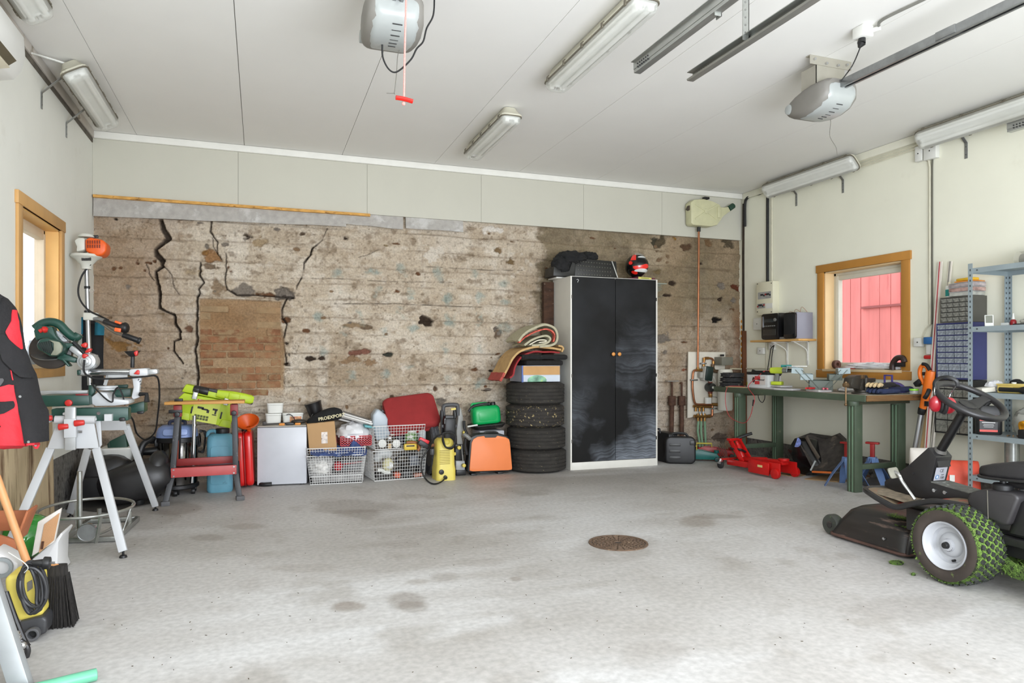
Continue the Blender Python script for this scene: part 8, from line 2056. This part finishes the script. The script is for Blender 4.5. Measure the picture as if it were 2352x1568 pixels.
slab_px('rear_fence',[(1020,880),(1150,872),(1150,905),(1020,910)],5.34,.03,m_sg)
slab_px('side_table',[(1155,1060),(1298,1025),(1298,1125),(1155,1130)],5.30,.16,m_sg)
slab_px('side_foot',[(1228,1118),(1296,1110),(1290,1138),(1235,1140)],5.29,.04,black_plastic)
for dy,dd in ((0,0),(22,.12)):
    P('slide_rail',MB().cyl(S2(700,762+dy*.3,5.12+dd),S2(1180,760+dy*.3,5.12+dd),.020,n=16),chrome)
slab_px('rail_block',[(690,738),(790,735),(800,785),(692,790)],5.06,.14,m_sv)
slab_px('rail_cap',[(690,742),(724,740),(724,785),(692,788)],5.05,.15,m_sg)
sb=slab_px('slide_housing',[(1158,735),(1330,724),(1335,800),(1160,800)],5.06,.16,M('casting_white'),.015)
slab_px('rail_end',[(1335,738),(1395,733),(1418,740),(1418,775),(1395,782),(1335,785)],5.08,.10,m_sv,par=sb)
slab_px('red_lever',[(1200,780),(1235,740),(1255,745),(1255,785)],5.045,.015,m_sr,par=sb)
slab_px('tilt_arm',[(1185,800),(1275,812),(1262,870),(1255,940),(1255,990),(1200,1010),(1180,990),(1200,900)],5.10,.05,M('casting_white'),.01)
for a in range(7):
    t_=math.radians(-70+a*23);c_=S2(1235+40*math.cos(t_),900+75*math.sin(t_),5.095);P('scale_mark',MB().box(c_,(.012,.004,.004),(0,math.degrees(t_),0)),black_plastic,par=sb)
P('crank',MB().tube([S2(1260,960,5.06),S2(1320,958,5.04),S2(1322,1030,5.03)],[.014,.012,.018],10),black_plastic)
P('strut',MB().bar(S2(975,785,5.15),S2(945,880,5.15),.02,.01,(0,1,0)).bar(S2(975,790,5.13),S2(1150,798,5.13),.03,.02,(0,1,0)),m_sv)
P('table_clamp',MB().cyl(S2(965,905,5.1),S2(965,885,5.1),.062,n=20).cyl(S2(965,925,5.1),S2(965,905,5.1),.05,n=18),M('casting_white'),bev=.004)
P('guide_post',MB().cyl(S2(1192,722,5.14),S2(1195,620,5.14),.013,n=10).cyl(S2(1195,622,5.14),S2(1192,572,5.14),.018,.050,16),black_plastic,bev=.003)
slab_px('post_cap',[(1195,568),(1242,568),(1235,610),(1215,620)],5.10,.05,m_sr)
# head
hub=S2(440,565,5.02)
P('blade_guard',MB().cyl(hub+Vector((0,.09,0)),hub+Vector((0,.03,0)),.116,n=48),M('guard_dark',(52,46,42),.35,var=.25),bev=.006)
P('blade',MB().cyl(hub+Vector((0,.066,-.012)),hub+Vector((0,.064,-.008)),.112,n=60),grey_steel)
slab_px('motor_case',[(320,520),(350,465),(420,450),(530,480),(570,530),(560,590),(520,620),(450,625),(410,600),(340,560)],4.90,.15,m_sg,.02)
slab_px('motor_cap',[(430,470),(530,490),(560,530),(550,580),(510,612),(450,610),(480,560),(480,500)],4.885,.03,M('cap_dusty',(130,132,116),.6,var=.2),.01)
for k in range(6):P('vent',MB().bar(S2(348+20*k,500-4*k,4.893),S2(395+16*k,570+6*k,4.893),.010,.012,(0,1,0)),M('vent_dark',(14,30,26),.6))
slab_px('upper_case',[(300,390),(340,330),(400,345),(470,350),(500,430),(560,500),(640,500),(690,440),(660,520),(590,560),(500,480),(380,460),(325,480)],5.0,.10,m_sg,.01)
P('handle',MB().tube(spline([S2(315,370,5.03),S2(380,325,5.03),S2(450,310,5.03),S2(530,330,5.03),S2(590,390,5.03),S2(650,440,5.03),S2(690,445,5.03),S2(712,420,5.03)],6),.026,12),m_sg)
slab_px('arm_panel',[(480,385),(530,390),(620,470),(620,500),(560,500),(490,430)],5.05,.05,M('casting_white'),.01)
P('trigger',MB().tube(spline([S2(355,395,5.0),S2(390,380,5.0),S2(432,385,5.0)],4),[.012]*4+[.02]*3+[.014]*2,10),m_sr)
slab_px('lower_arm',[(500,640),(560,590),(690,640),(670,680),(590,660),(630,705),(610,715),(560,660)],4.98,.08,m_sg,.01)
slab_px('gearbox',[(610,560),(640,515),(760,585),(720,640)],5.0,.10,m_sv,.012)
P('spring_bar',MB().cyl(S2(660,490,5.0),S2(760,590,5.0),.012,n=10),black_plastic)
pv=S2(775,665,5.0)
P('pivot',MB().cyl(pv+Vector((0,.14,0)),pv,.052,n=28).cyl(pv,pv+Vector((0,-.02,0)),.034,n=24).cyl(pv+Vector((0,-.02,0)),pv+Vector((0,-.03,0)),.02,n=14),m_sv,bev=.005)
slab_px('pivot_column',[(690,640),(860,600),(850,690),(800,740),(760,740)],5.05,.10,m_sv,.012)
for pts in ([(720,515),(770,490),(785,510),(775,545),(740,540)],[(735,605),(760,592),(795,610),(760,640),(738,635)],[(760,575),(800,545),(825,550),(810,580),(770,590)]):slab_px('red_knob',pts,4.97,.04,m_sr,.008)
cable('black power cord of the mitre saw hanging down behind the stand',[S2(760,650,4.94),S2(755,750,4.94),S2(800,800,4.95),S2(900,822,4.97),S2(1150,815,5.0),S2(1320,800,5.02),S2(1400,795,5.05),S2(1430,850,5.1),S2(1435,1000,5.2),S2(1420,1150,5.4),S2(1400,1290,5.6),S2(1350,1350,5.8),S2(1300,1370,5.9),S2(1230,1310,5.8),S2(1200,1200,5.6),S2(1160,1140,5.4)],.006,cable_black)
cable('short grey cord looping over the mitre saw base',[S2(820,860,4.96),S2(870,920,4.94),S2(950,1000,4.94),S2(1010,1030,4.94),S2(1020,960,4.96),S2(1060,900,5.0),S2(1100,960,5.0),S2(1125,1060,5.0)],.005,cable_black)
# ---- brush cutter standing in the corner
yb=6.28;bc=thing('brush_cutter','orange and white petrol brush cutter hanging upright in the left corner','brush cutter',(-1.27,yb,.4));P=lambda n,mb,mat,**k:obj(n,mb,mat,k.pop('par',bc),world=True,**k)
m_bo=M('cutter_orange',(226,92,24),.4,var=.06);m_bw=M('cutter_white',(206,206,196),.45,var=.05);m_al=M('alu',(176,178,180),.3,metal=.85,var=.06)
P('shaft',MB().cyl(S1(622,655,yb),S1(640,1250,yb),.0165,n=14).cyl(S1(640,1250,yb),S2(808,880,yb),.0165,n=14),m_al)
oc2=P('engine_cover',MB().prism(poly_(S1,[(610,470),(640,452),(740,470),(768,500),(765,555),(740,580),(700,590),(615,555)],yb-.08),.17,fz_(yb+.09)),m_bo,bev=.02,seg=3)
for k in range(6):
    for j in range(2):P('vent',MB().bar(S1(632+17*k,476+30*j,yb-.083),S1(632+17*k,500+30*j,yb-.083),.008,.006,(0,1,0)),M('vent_brown',(120,40,14),.6),par=oc2)
P('chin',MB().prism(poly_(S1,[(670,570),(740,575),(700,600),(690,590)],yb-.04),.06,fz_(yb+.02)),m_bo,bev=.005)
P('recoil_housing',MB().prism(poly_(S1,[(530,475),(560,455),(610,455),(612,545),(545,560),(550,520)],yb-.07),.14,fz_(yb+.07)),m_bw,bev=.015)
P('top_fan',MB().cyl(S1(622,455,yb),S1(622,432,yb),.062,.045,18),m_bw,bev=.004)
P('plug_cap',MB().bar(S1(668,452,yb),S1(708,448,yb),.022,.022),black_plastic,bev=.003)
P('clutch_housing',MB().lathe([(.035,S1(0,660,yb).z),(.04,S1(0,630,yb).z),(.075,S1(0,590,yb).z),(.11,S1(0,570,yb).z),(.105,S1(0,552,yb).z),(0,S1(0,550,yb).z)],T3(S1(622,600,yb).x,yb,0),24),m_bw,ang=40)
for k in range(7):P('clutch_slot',MB().box(S1(592+10*k,608,yb-.075),(.006,.012,.03)),M('slot_dark'))
for y in (815,990):P('shaft_band',MB().cyl(S1(627,y-9,yb),S1(628,y+9,yb),.021,n=14),black_plastic)
P('hanger',MB().ring([(.012,-.003),(.018,-.003),(.018,.003),(.012,.003)],frame(S1(662,836,yb),(1,0,0),(0,0,1)),14),chrome)
P('handle_clamp',MB().box(S2(820,262,yb),(.10,.06,.06)),m_bw,bev=.008)
P('handle_bar',MB().tube(spline([S2(850,280,yb-.03),S2(920,290,yb-.08),S2(1100,365,yb-.14)],5),.013,10),m_al)
P('control_grip',MB().tube(spline([S2(940,305,yb-.09),S2(1020,335,yb-.12),S2(1100,360,yb-.14),S2(1160,365,yb-.15)],5),[.020]*8+[.026,.032,.038,.042,.044,.04,.034,.02],12),black_plastic)
P('throttle',MB().box(S2(1062,382,yb-.17),(.045,.03,.03),(0,10,0)).box(S2(1065,316,yb-.15),(.05,.02,.018),(0,20,0)),m_bo,bev=.004)
P('handle_bar',MB().tube(spline([S2(860,290,yb),S2(930,330,yb-.02),S2(1020,395,yb-.03),S2(1110,430,yb-.03)],5),.013,10),M('bar_brownish',(130,122,110),.4,metal=.6))
P('grip',MB().cyl(S2(1105,425,yb-.03),S2(1255,480,yb-.03),.022,n=14).cyl(S2(1240,474,yb-.03),S2(1265,484,yb-.03),.027,n=14),black_plastic,bev=.004)
P('throttle_cable',MB().tube(spline([S1(695,590,yb),S1(650,650,yb-.02),S1(590,730,yb-.02),S1(563,830,yb-.02),S1(580,910,yb-.02),S1(640,980,yb-.03),S1(720,1020,yb-.05),S1(780,1050,yb-.09)],6),.007,8),cable_black)
# black waders with teal patches
wd=thing('waders','black waders with teal patches hanging in the left corner behind the brush cutter','waders',(-1.27,6.75,.55))
m_wk=M('wader_black',(24,24,26),.85,var=.3,vs=9,bump=.3,bs=30);m_te=M('wader_teal',(30,112,136),.8,var=.12,bump=.3,bs=60)
def leg_(x0,x1,y0,y1,mat,n,dd=0.):return obj(n,MB().slab(lambda u,v:(lambda p:(p.x,p.y+.04*noise.noise((p.x*9,p.z*3,1))-.05*math.sin(math.pi*u),p.z))(S2(x0+(x1-x0)*u,y0+(y1-y0)*v,6.72+dd)),10,16,.03),mat,wd,world=True)
leg_(690,860,290,920,m_wk,'left_leg');leg_(800,935,330,900,m_wk,'right_leg',-.03)
leg_(705,745,268,420,m_te,'teal_patch',-.05);leg_(850,938,315,430,m_te,'teal_patch',-.09)
# ---- jacket
jk2=thing('work_jacket','red and black work jacket hanging at the left edge','jacket',(-1.2,3.95,.6))
rowsR=[(682,0),(690,16),(712,33),(735,42),(760,48),(800,52),(836,66),(862,80),(882,84),(905,88),(928,96),(945,105),(1012,108),(1016,70),(1030,-10)]
def edge_(v,tab):
    for (a,b),(c,d) in zip(tab[:-1],tab[1:]):
        if a<=v<=c:return b+(d-b)*(v-a)/max(c-a,1e-6)
    return tab[-1][1] if v>tab[-1][0] else tab[0][1]
def jf(u,v):
    w=edge_(v,rowsR);t=max(-1,min(1,(u-(w-90))/90))
    p=py(u,v,3.97);q=.10*math.sqrt(max(0,1-max(0,t)**3))+.020*noise.noise((u*.03,v*.012,3))+.006*noise.noise((u*.06,v*.03,9))
    return Vector((p.x,3.97-q,p.z))
def jpanel(n,rows,mat,th=.008,nu=12,nv=26):
    v0,v1=rows[0][0],rows[-1][0]
    L=[(r[0],r[1]) for r in rows];Rr=[(r[0],r[2]) for r in rows]
    def fn(u,v):
        vv=v0+(v1-v0)*v;a,b=edge_(vv,L),edge_(vv,Rr);p=jf(a+(b-a)*u,vv);return p+Vector((0,-th,0))
    return obj(n,MB().slab(fn,nu,nv,-.012),mat,jk2,world=True)
m_jk=M('jacket_black',(30,29,31),.85,var=.25,vs=10,bump=.3,bs=60);m_jr=M('jacket_red',(214,44,56),.75,var=.08,vs=8,bump=.3,bs=60)
jpanel('body',[(v,-90,w) for v,w in rowsR[:13]],m_jk,0.,26,40)
jpanel('collar',[(680,-40,6),(690,-40,14),(700,-30,12)],m_jk,.03,8,6)
jpanel('shoulder_panel',[(714,30,34),(738,33,42),(765,26,47),(780,32,49),(803,49,51)],m_jr)
jpanel('lower_panel',[(882,20,47),(890,-20,48),(905,-60,51),(925,-80,55),(960,-60,62),(990,-20,68),(1014,6,71),(1024,16,60)],m_jr)
jpanel('hem_red',[(1012,74,90),(1020,78,93),(1029,82,87)],m_jr,.0,6,6)
jpanel('sleeve',[(770,14,26),(800,14,48),(830,24,62),(858,48,78),(868,66,80)],m_jk,.02)
jpanel('red_piping',[(820,30,31.5),(845,36,37.5),(872,43,45)],m_jr,.008,4,8)
jpanel('pocket_flap',[(918,0,47),(924,-30,50),(932,-30,50),(945,-30,26),(952,-30,8)],m_jk,.014,12,10)
tg=jpanel('name_tag',[(868,-20,24),(872,-20,27),(884,-20,22)],M('tag_grey',(70,68,70),.6),.014,6,6)
p=jf(3,873);text('.COM',.020,up_frame(Vector((p.x,p.y-.024,p.z)),(1,0,.14),(-.14,0,1)),M('ink_white'),tg)
for u,v in ((4,714),(62,908),(42,927),(81,1009),(85,1021)):
    p=jf(u,v);obj('snap',MB().cyl(p+Vector((0,-.012,0)),p+Vector((0,-.020,0)),.006,n=12),grey_steel,jk2,world=True)
obj('zip_pull',MB().bar(jf(2,950)+Vector((0,-.02,0)),jf(20,976)+Vector((0,-.03,0)),.012,.012),black_plastic,jk2,world=True,bev=.003)
# ---- sill glass, plywood sheet
for k,(u,v,r,h,lab) in enumerate(((97,852,.045,.10,'glass jar on the left window sill, nearer the corner'),(78,850,.035,.16,'tall clear bottle on the left window sill, behind the saw blade'))):
    c_=px(u,v,XL-.02);t=thing('glass_jar',lab,'jar',(XL-.025,c_.y,lw[2]+.0065))
    obj('glass',MB().lathe([(0,0),(r,.0),(r,h*.7),(r*.7,h*.85),(r*.7,h),(0,h)],None,18),M('jar_glass',(150,164,176),.15,var=.4,vs=20,alpha=.7),t,ang=40)
pw=MB(T3(XL+.03,0,0)@R3(0,-1.2,0));pw.b2((0,4.35,.002),(.018,5.66,.93))
solo('plywood_sheet','stained pale plywood sheet leaning on the wall below the left window','plywood',pw,M('plywood',(196,176,142),.8,var=.14,vs=3,stretch=(1,3,.45),bump=.1,dirt=((104,78,54),.50,3.0,.16)))
# ---- black mouldings, tub, ring stand under the saw
fd_=thing('vehicle_fairing','large glossy black moulded fairing on the floor behind the saw stand','fairing',(-.85,6.3,0))
yf=6.22;G3=lambda x,y,d=0:S3(x,y,yf+d)+Vector((.03,0,0))
def blob(n,c,r,rot,mat,seed=0,pw_=.7):
    def fn(u,v):
        a=2*math.pi*u;b=math.pi*(v-.5);sg=lambda q:math.copysign(abs(q)**pw_,q)
        p=Vector((sg(math.cos(a))*abs(math.cos(b))**pw_*r[0],sg(math.sin(a))*abs(math.cos(b))**pw_*r[1],sg(math.sin(b))*r[2]))*(1+.07*noise.noise((a,b*2,seed)))
        return rot@p
    return obj(n,MB(T3(c)).surf(fn,30,16,cu=True),mat,fd_,world=True)
m_fa=M('fairing_black',(34,33,34),.42,var=.25)
blob('main_shell',G3(1090,800),(.27,.18,.155),R3(0,-14,0).to_3x3(),m_fa,1);blob('end_cap',G3(1250,740),(.085,.14,.185),R3(0,8,0).to_3x3(),m_fa,4,.85)
blob('side_shell',G3(830,760,.15),(.21,.16,.16),R3(0,-6,0).to_3x3(),m_fa,7)
c_=G3(830,930,-.02);obj('lower_box',MB().b2((c_.x-.20,yf-.06,.06),(c_.x+.16,yf+.2,c_.z+.16)),black_plastic,fd_,world=True,bev=.02)
c_=G3(1100,940,-.06);obj('spout',MB().cyl((c_.x,c_.y,.0),(c_.x,c_.y,.10),.04,n=16),black_plastic,fd_,world=True,bev=.004)
floor_sheet('dark rubber sheet on the floor under the black fairing',[(150,1170),(250,1178),(345,1158),(378,1128),(250,1120),(170,1128)],M('rubber_sheet',(66,62,58),.8,var=.25,bump=.2),.006,.0012)
wt_=thing('white_tub','white tub holding a dark green box above the black fairing','tub',S3(975,640,6.55));a,b=S3(880,635,6.5),S3(1070,610,6.5)
tw_=b.x-a.x+.06
obj('tub',MB().loft([[(x,y,z) for x,y in rrect(tw_*k,.26*k,.04,4)] for z,k in ((0,.85),(.10,1),(.115,1.06),(.125,1.06))]),white_plastic,wt_,bev=.002)
obj('support_box',MB().b2((-.10,-.08,-wt_.location.z),(.10,.12,-.002)),M('support_dark',(50,48,46),.8),wt_)
gx_=thing('green_box','dark green box standing tilted in the white tub','box',S3(975,590,6.55))
obj('case',MB().prism(poly_(S3,[(905,470),(1030,410),(1060,580),(915,590)],6.52),.14,fz_(6.62)),M('box_dark_green',(22,62,48),.5,var=.1),gx_,world=True,bev=.004)
obj('lid_edge',MB().prism(poly_(S3,[(885,495),(905,470),(918,585),(900,580)],6.515),.15,fz_(6.625)),M('box_dark_green2',(16,46,36),.5),gx_,world=True,bev=.003)
rs_=thing('ring_stand','galvanised ring stand with square base on the floor under the saw','stand',pz(190,1235));m_ga=M('galvanised')
zr_=.21;c0,cr_=pz(200,1166,zr_),pz(300,1164,zr_);rr=(cr_-c0).length
RS=lambda n,mb,mat=m_ga,**k:obj(n,mb,mat,rs_,world=True,**k)
RS('ring',MB().tube([c0+Vector((rr*math.cos(a),rr*math.sin(a),.01*math.sin(a))) for a in np.linspace(0,6.283,41)[:-1]],.009,8,closed=True))
q=[pz(u,v,.02) for u,v in ((142,1240),(266,1236),(316,1190),(205,1196))]
for i in range(4):RS('base_bar',MB().bar(q[i],q[(i+1)%4],.03,.03),bev=.002)
pb=pz(183,1236,.02);RS('post',MB().cyl(pb,Vector((pb.x,pb.y,py(186,1082,pb.y).z)),.016,n=12))
for u,v,h in ((297,1207,.10),(228,1200,.10)):p=pz(u,v);RS('peg',MB().cyl(p,p+Vector((0,0,h)),.015,n=10))
for a in (.4,2.0,3.6,5.2):p=c0+Vector((rr*math.cos(a),rr*math.sin(a),0));RS('strut',MB().bar(p,Vector((p.x*.8+pb.x*.2,p.y*.9+pb.y*.1,.03)),.022,.006))
RS('hoop',MB().tube(spline([pz(178,1222,.05),pz(215,1228,.05),pz(250,1216,.05),pz(268,1200,.05)],6),.009,8))
p=pz(200,1222,.09);RS('lens_plate',MB().cyl(p,p+Vector((0,-.006,0)),.05,n=24),grey_steel);RS('lens_ring',MB().ring([(.050,-.01),(.056,-.01),(.056,.01),(.05,.01)],frame(p,(1,0,0),(0,0,1)),24),chrome)
# ---- foreground left
yg=4.05
wx=thing('wooden_crate','brown wooden crate lying tilted at the left edge below the jacket','crate',pz(10,1300));m_wc=M('crate_brown',(166,98,62),.7,var=.15,vs=6,stretch=(.5,1,2))
for n,pts,d,th in (('board',[(-60,1045),(215,1042),(190,1205),(-60,1210)],4.18,.02),('board',[(-60,1225),(135,1290),(120,1440),(-60,1380)],3.92,.02),('board',[(215,1042),(232,1052),(140,1300),(120,1290)],3.98,.16),('base',[(-60,1330),(100,1400),(80,1460),(-60,1440)],3.9,.2)):
    obj(n,MB().prism(poly_(S3,pts,d),th,fz_(d+th)),m_wc,wx,world=True,bev=.003)
bt=thing('green_bottle','green glass demijohn lying behind the white framed board','bottle',S3(215,1450,4.2));bt.location.z=.0
p=S3(215,1300,4.72);bt.location.x,bt.location.y=p.x,4.74
obj('neck',MB().cyl((-.02,.15,.12),(-.03,.27,.12),.05,.028,20),M('glass_green',(58,142,58),.1,var=.15,coat=.5),bt);obj('glass',MB().ball((0,0,.128),(.135,.18,.127),None,30,18),M('glass_green',(58,142,58),.1,var=.15,coat=.5),bt,ang=50)
fr2=thing('framed_board','white framed cork board leaning on the white plastic box','frame',S3(350,1420,4.25));fo=[(300,1135),(495,1025),(505,1045),(450,1290),(258,1420),(262,1390)]
obj('frame',MB().prism(poly_(S3,[(308,1135),(500,1022),(445,1300),(258,1418)],4.24),.03,fz_(4.27)),M('frame_cream',(214,208,200),.5),fr2,world=True,bev=.004)
obj('cork',MB().prism(poly_(S3,[(362,1155),(488,1060),(440,1285),(318,1390)],4.234),.004,fz_(4.238)),M('cork',(188,144,104),.9,var=.1,bump=.3,bs=200),fr2,world=True)
obj('hook',MB().box(S3(347,1325,4.23),(.010,.006,.04),(0,8,0)),M('hook_brown',(92,60,44),.5,metal=.4),fr2,world=True)
wp_=thing('white_plastic_box','white plastic box on the floor under the framed cork board','box',pz(125,1320)); 
obj('shell',MB().prism(poly_(S3,[(262,1440),(445,1290),(500,1220),(515,1235),(478,1300),(470,1500),(495,1560),(300,1600),(250,1600)],4.29),.22,fz_(4.51)),M('box_white',(212,212,212),.5,var=.03),wp_,world=True,bev=.01)
br_=thing('broom','broom with a wooden handle and black bristles leaning left','broom',pz(120,1430))
hb0=S4(570,700,3.5);hd_=obj('bristles',MB().loft([[(x,y,z) for x,y in rrect(.09*k,.06*k,.02,3)] for z,k in ((0,1.25),(.08,1.15),(.20,1.0),(.26,.9))],T3(S4(600,960,3.5).x,3.5,.0)),M('bristle_black',(40,37,35),.95,var=.5,vs=50,stretch=(3,3,.2),bump=.8,bs=120),br_,world=True)
bl_=MB();r_=random.Random(4)
for _ in range(500):
    x,y=r_.uniform(-.055,.055),r_.uniform(-.04,.04);b0=Vector((S4(600,960,3.5).x+x*.8,3.5+y*.8,.22));b1=Vector((b0.x+x*.6,b0.y+y*.6,.002));bl_.bar(b0,b1,.002,.002)
obj('bristle_tufts',bl_,M('bristle_black'),br_,world=True,smooth=False)['kind']='stuff'
obj('handle',MB().cyl(S4(290,290,3.62),S3(-30,760,3.62),.016,n=14).cyl(S4(290,290,3.62),Vector((S4(600,960,3.5).x,3.5,.25)),.016,n=14),M('broom_wood',(206,148,98),.5,var=.1,vs=6),br_,world=True)
ky2=thing('floor_washer','yellow and black cleaner with a coiled black cord in the lower left','cleaner',pz(50,1470));Y2=3.38
obj('body',MB().prism(poly_(S4,[(40,450),(90,430),(255,415),(300,395),(430,400),(440,580),(465,850),(190,925),(100,720),(50,560)],Y2),.16,fz_(Y2+.16)),m_ky,ky2,world=True,bev=.02,seg=3)
obj('handle_slot',MB().prism(poly_(S4,[(285,500),(340,470),(345,560),(290,600)],Y2-.006),.01,fz_(Y2+.004)),M('slot_grey',(120,116,108),.6),ky2,world=True,bev=.002)
obj('base',MB().prism(poly_(S4,[(190,925),(400,870),(465,860),(500,900),(490,1040),(280,1125),(230,1060)],Y2-.02),.22,fz_(Y2+.2)),M('base_dark',(58,58,60),.45,var=.15),ky2,world=True,bev=.015,seg=3)
c_=S4(362,1030,Y2-.03);obj('socket',MB().ring([(.016,0),(.026,0),(.026,.03),(.016,.03)],frame(c_,(1,0,0),(0,0,1)),20),M('socket_grey',(84,84,86),.4),ky2,world=True,bev=.002);obj('socket_hole',MB().cyl(c_+Vector((0,.004,0)),c_+Vector((0,.012,0)),.017,n=16),M('slot_dark'),ky2,world=True)
r_=random.Random(9);P_=[]
for k in range(9):
    cx_,cy_,rx_,ry_=330+r_.uniform(-30,30),560+r_.uniform(-30,30),170+r_.uniform(-30,50),240+r_.uniform(-40,30)
    for a in np.linspace(0,6.283,11)[:-1]:P_.append(S4(cx_+rx_*math.cos(a+1.2)+60*math.sin(a),cy_+ry_*math.sin(a+1.2),Y2-.035-.010*r_.random()-.003*k))
obj('cord',MB().tube(spline(P_,4),.0065,7),M('cord_dark',(46,46,48),.45,var=.2),ky2,world=True)
obj('plug',MB().cyl(S4(345,290,Y2-.07),S4(465,290,Y2-.07),.011,.017,12).cyl(S4(465,290,Y2-.07),S4(535,288,Y2-.07),.026,.024,16),black_plastic,ky2,world=True,bev=.002)
for dz in (-6,8):obj('pin',MB().cyl(S4(535,288+dz,Y2-.07),S4(585,286+dz,Y2-.07),.0025,n=6),chrome,ky2,world=True)
obj('cable_tie',MB().tube(spline([S4(90,175,Y2-.07),S4(170,225,Y2-.07),S4(250,280,Y2-.08),S4(300,340,Y2-.08),S4(260,390,Y2-.07)],5),.004,6,flat=.4),white_plastic,ky2,world=True)
wt2=thing('white_container','white plastic container behind the yellow cleaner at the left edge','container',pz(5,1420));obj('shell',MB().prism(poly_(S4,[(-80,150),(30,200),(120,250),(200,290),(180,440),(-80,470)],3.66),.14,fz_(3.80)),M('box_white'),wt2,world=True,bev=.015)
c_=S4(20,335,3.65);obj('lid_ring',MB().ring([(.03,0),(.044,0),(.044,.014),(.03,.014)],frame(c_,(1,0,0),(0,0,1)),20),M('lid_grey',(140,146,148),.5),wt2,world=True)
ln_=thing('spray_lance','two black lance tubes leaning against the yellow cleaner','lance',pz(50,1500))
for k,pts in enumerate(([(20,600),(90,800),(150,980),(200,1100),(270,1160),(295,1230),(260,1340)],[(60,600),(130,800),(200,980),(260,1120),(298,1180)],[(-20,1150),(30,1290),(100,1440),(140,1480)])):
    obj('tube',MB().tube(spline([S4(x,y,3.16+.02*k) for x,y in pts],5),.011 if k<2 else .009,9),M('lance_black',(36,35,36),.3,var=.3),ln_,world=True)
for x,y in ((170,1050),(185,1090),(240,1170)):obj('joint',MB().ball(S4(x,y,3.15),.016,n=10,k=6),chrome,ln_,world=True)
lg_=thing('trestle','grey steel trestle leg crossing the lower left corner','trestle',pz(40,1600)); 
obj('leg',MB().bar(S4(240,1640,2.86),S4(-150,420,3.0),.062,.045,(0,1,0)),M('trestle_grey',(168,172,174),.4,metal=.3,var=.08),lg_,world=True,bev=.003)
obj('flange',MB().bar(S4(300,1640,2.90),S4(-90,420,3.04),.03,.05,(0,1,0)),M('trestle_dark',(128,130,128),.45,metal=.3),lg_,world=True,bev=.003)
p,q=pz(222,1548,.022),pz(60,1588,.022)
tu=thing('green_tube','pale green plastic tube lying on the floor at the lower left','tube',q);tu.location.z=0
obj('tube',MB().ring([(.017,0),(.021,0),(.021,.55),(.017,.55)],frame(p,Vector((0,0,1)),(q-p).cross(Vector((0,0,1)))),18) if False else MB().cyl(p,p+(q-p).normalized()*.55,.0215,n=18),M('tube_green',(104,178,146),.4,var=.05),tu,world=True,bev=.002)
obj('bore',MB().cyl(p+(p-q).normalized()*.001,p,.016,n=16),M('bore_dark',(70,130,104),.6),tu,world=True)
# ---- floor drain and litter
dr=thing('drain_cover','round rusty iron drain cover set in the floor','drain cover',pz(1420,1247));dr.location.z=0
m_ir=M('drain_iron',(104,84,68),.8,var=.3,vs=30,bump=.4,metal=.2,dirt=((140,118,96),.6,20))
obj('frame',MB().ring([(.168,.0005),(.186,.0005),(.184,.006),(.170,.006)],None,48),m_ir,dr)
obj('plate',MB().cyl((0,0,.0005),(0,0,.003),.166,n=48),M('drain_dark',(70,58,50),.9,var=.3),dr)
gr_=MB()
for r in (.03,.055,.08,.105,.13,.155):gr_.ring([(r-.006,.003),(r+.006,.003),(r+.005,.006),(r-.005,.006)],None,40)
for k in range(24):a=k*math.pi/12;gr_.bar((.03*math.cos(a),.03*math.sin(a),.0045),(.165*math.cos(a),.165*math.sin(a),.0045),.006,.003)
obj('grate',gr_,m_ir,dr)['kind']='stuff'
r_=random.Random(21);fl_m=MB()
for _ in range(230):
    u,v=r_.uniform(120,2300),1090+470*r_.random()**1.5;p=pz(u,v);a=r_.uniform(0,3.14);L_=r_.uniform(.002,.011);w=r_.uniform(.001,.003)
    if p.y<6.9 and XL+.1<p.x<5.3:fl_m.box((p.x,p.y,.0012),(L_,w,.0016),(0,0,math.degrees(a)))
o=obj('floor_debris',fl_m,M('debris_brown',(84,74,58),.9,var=.5),None,smooth=False);o['kind']='stuff';o['label']='dry flecks of grass and dirt scattered over the concrete floor';o['category']='debris'
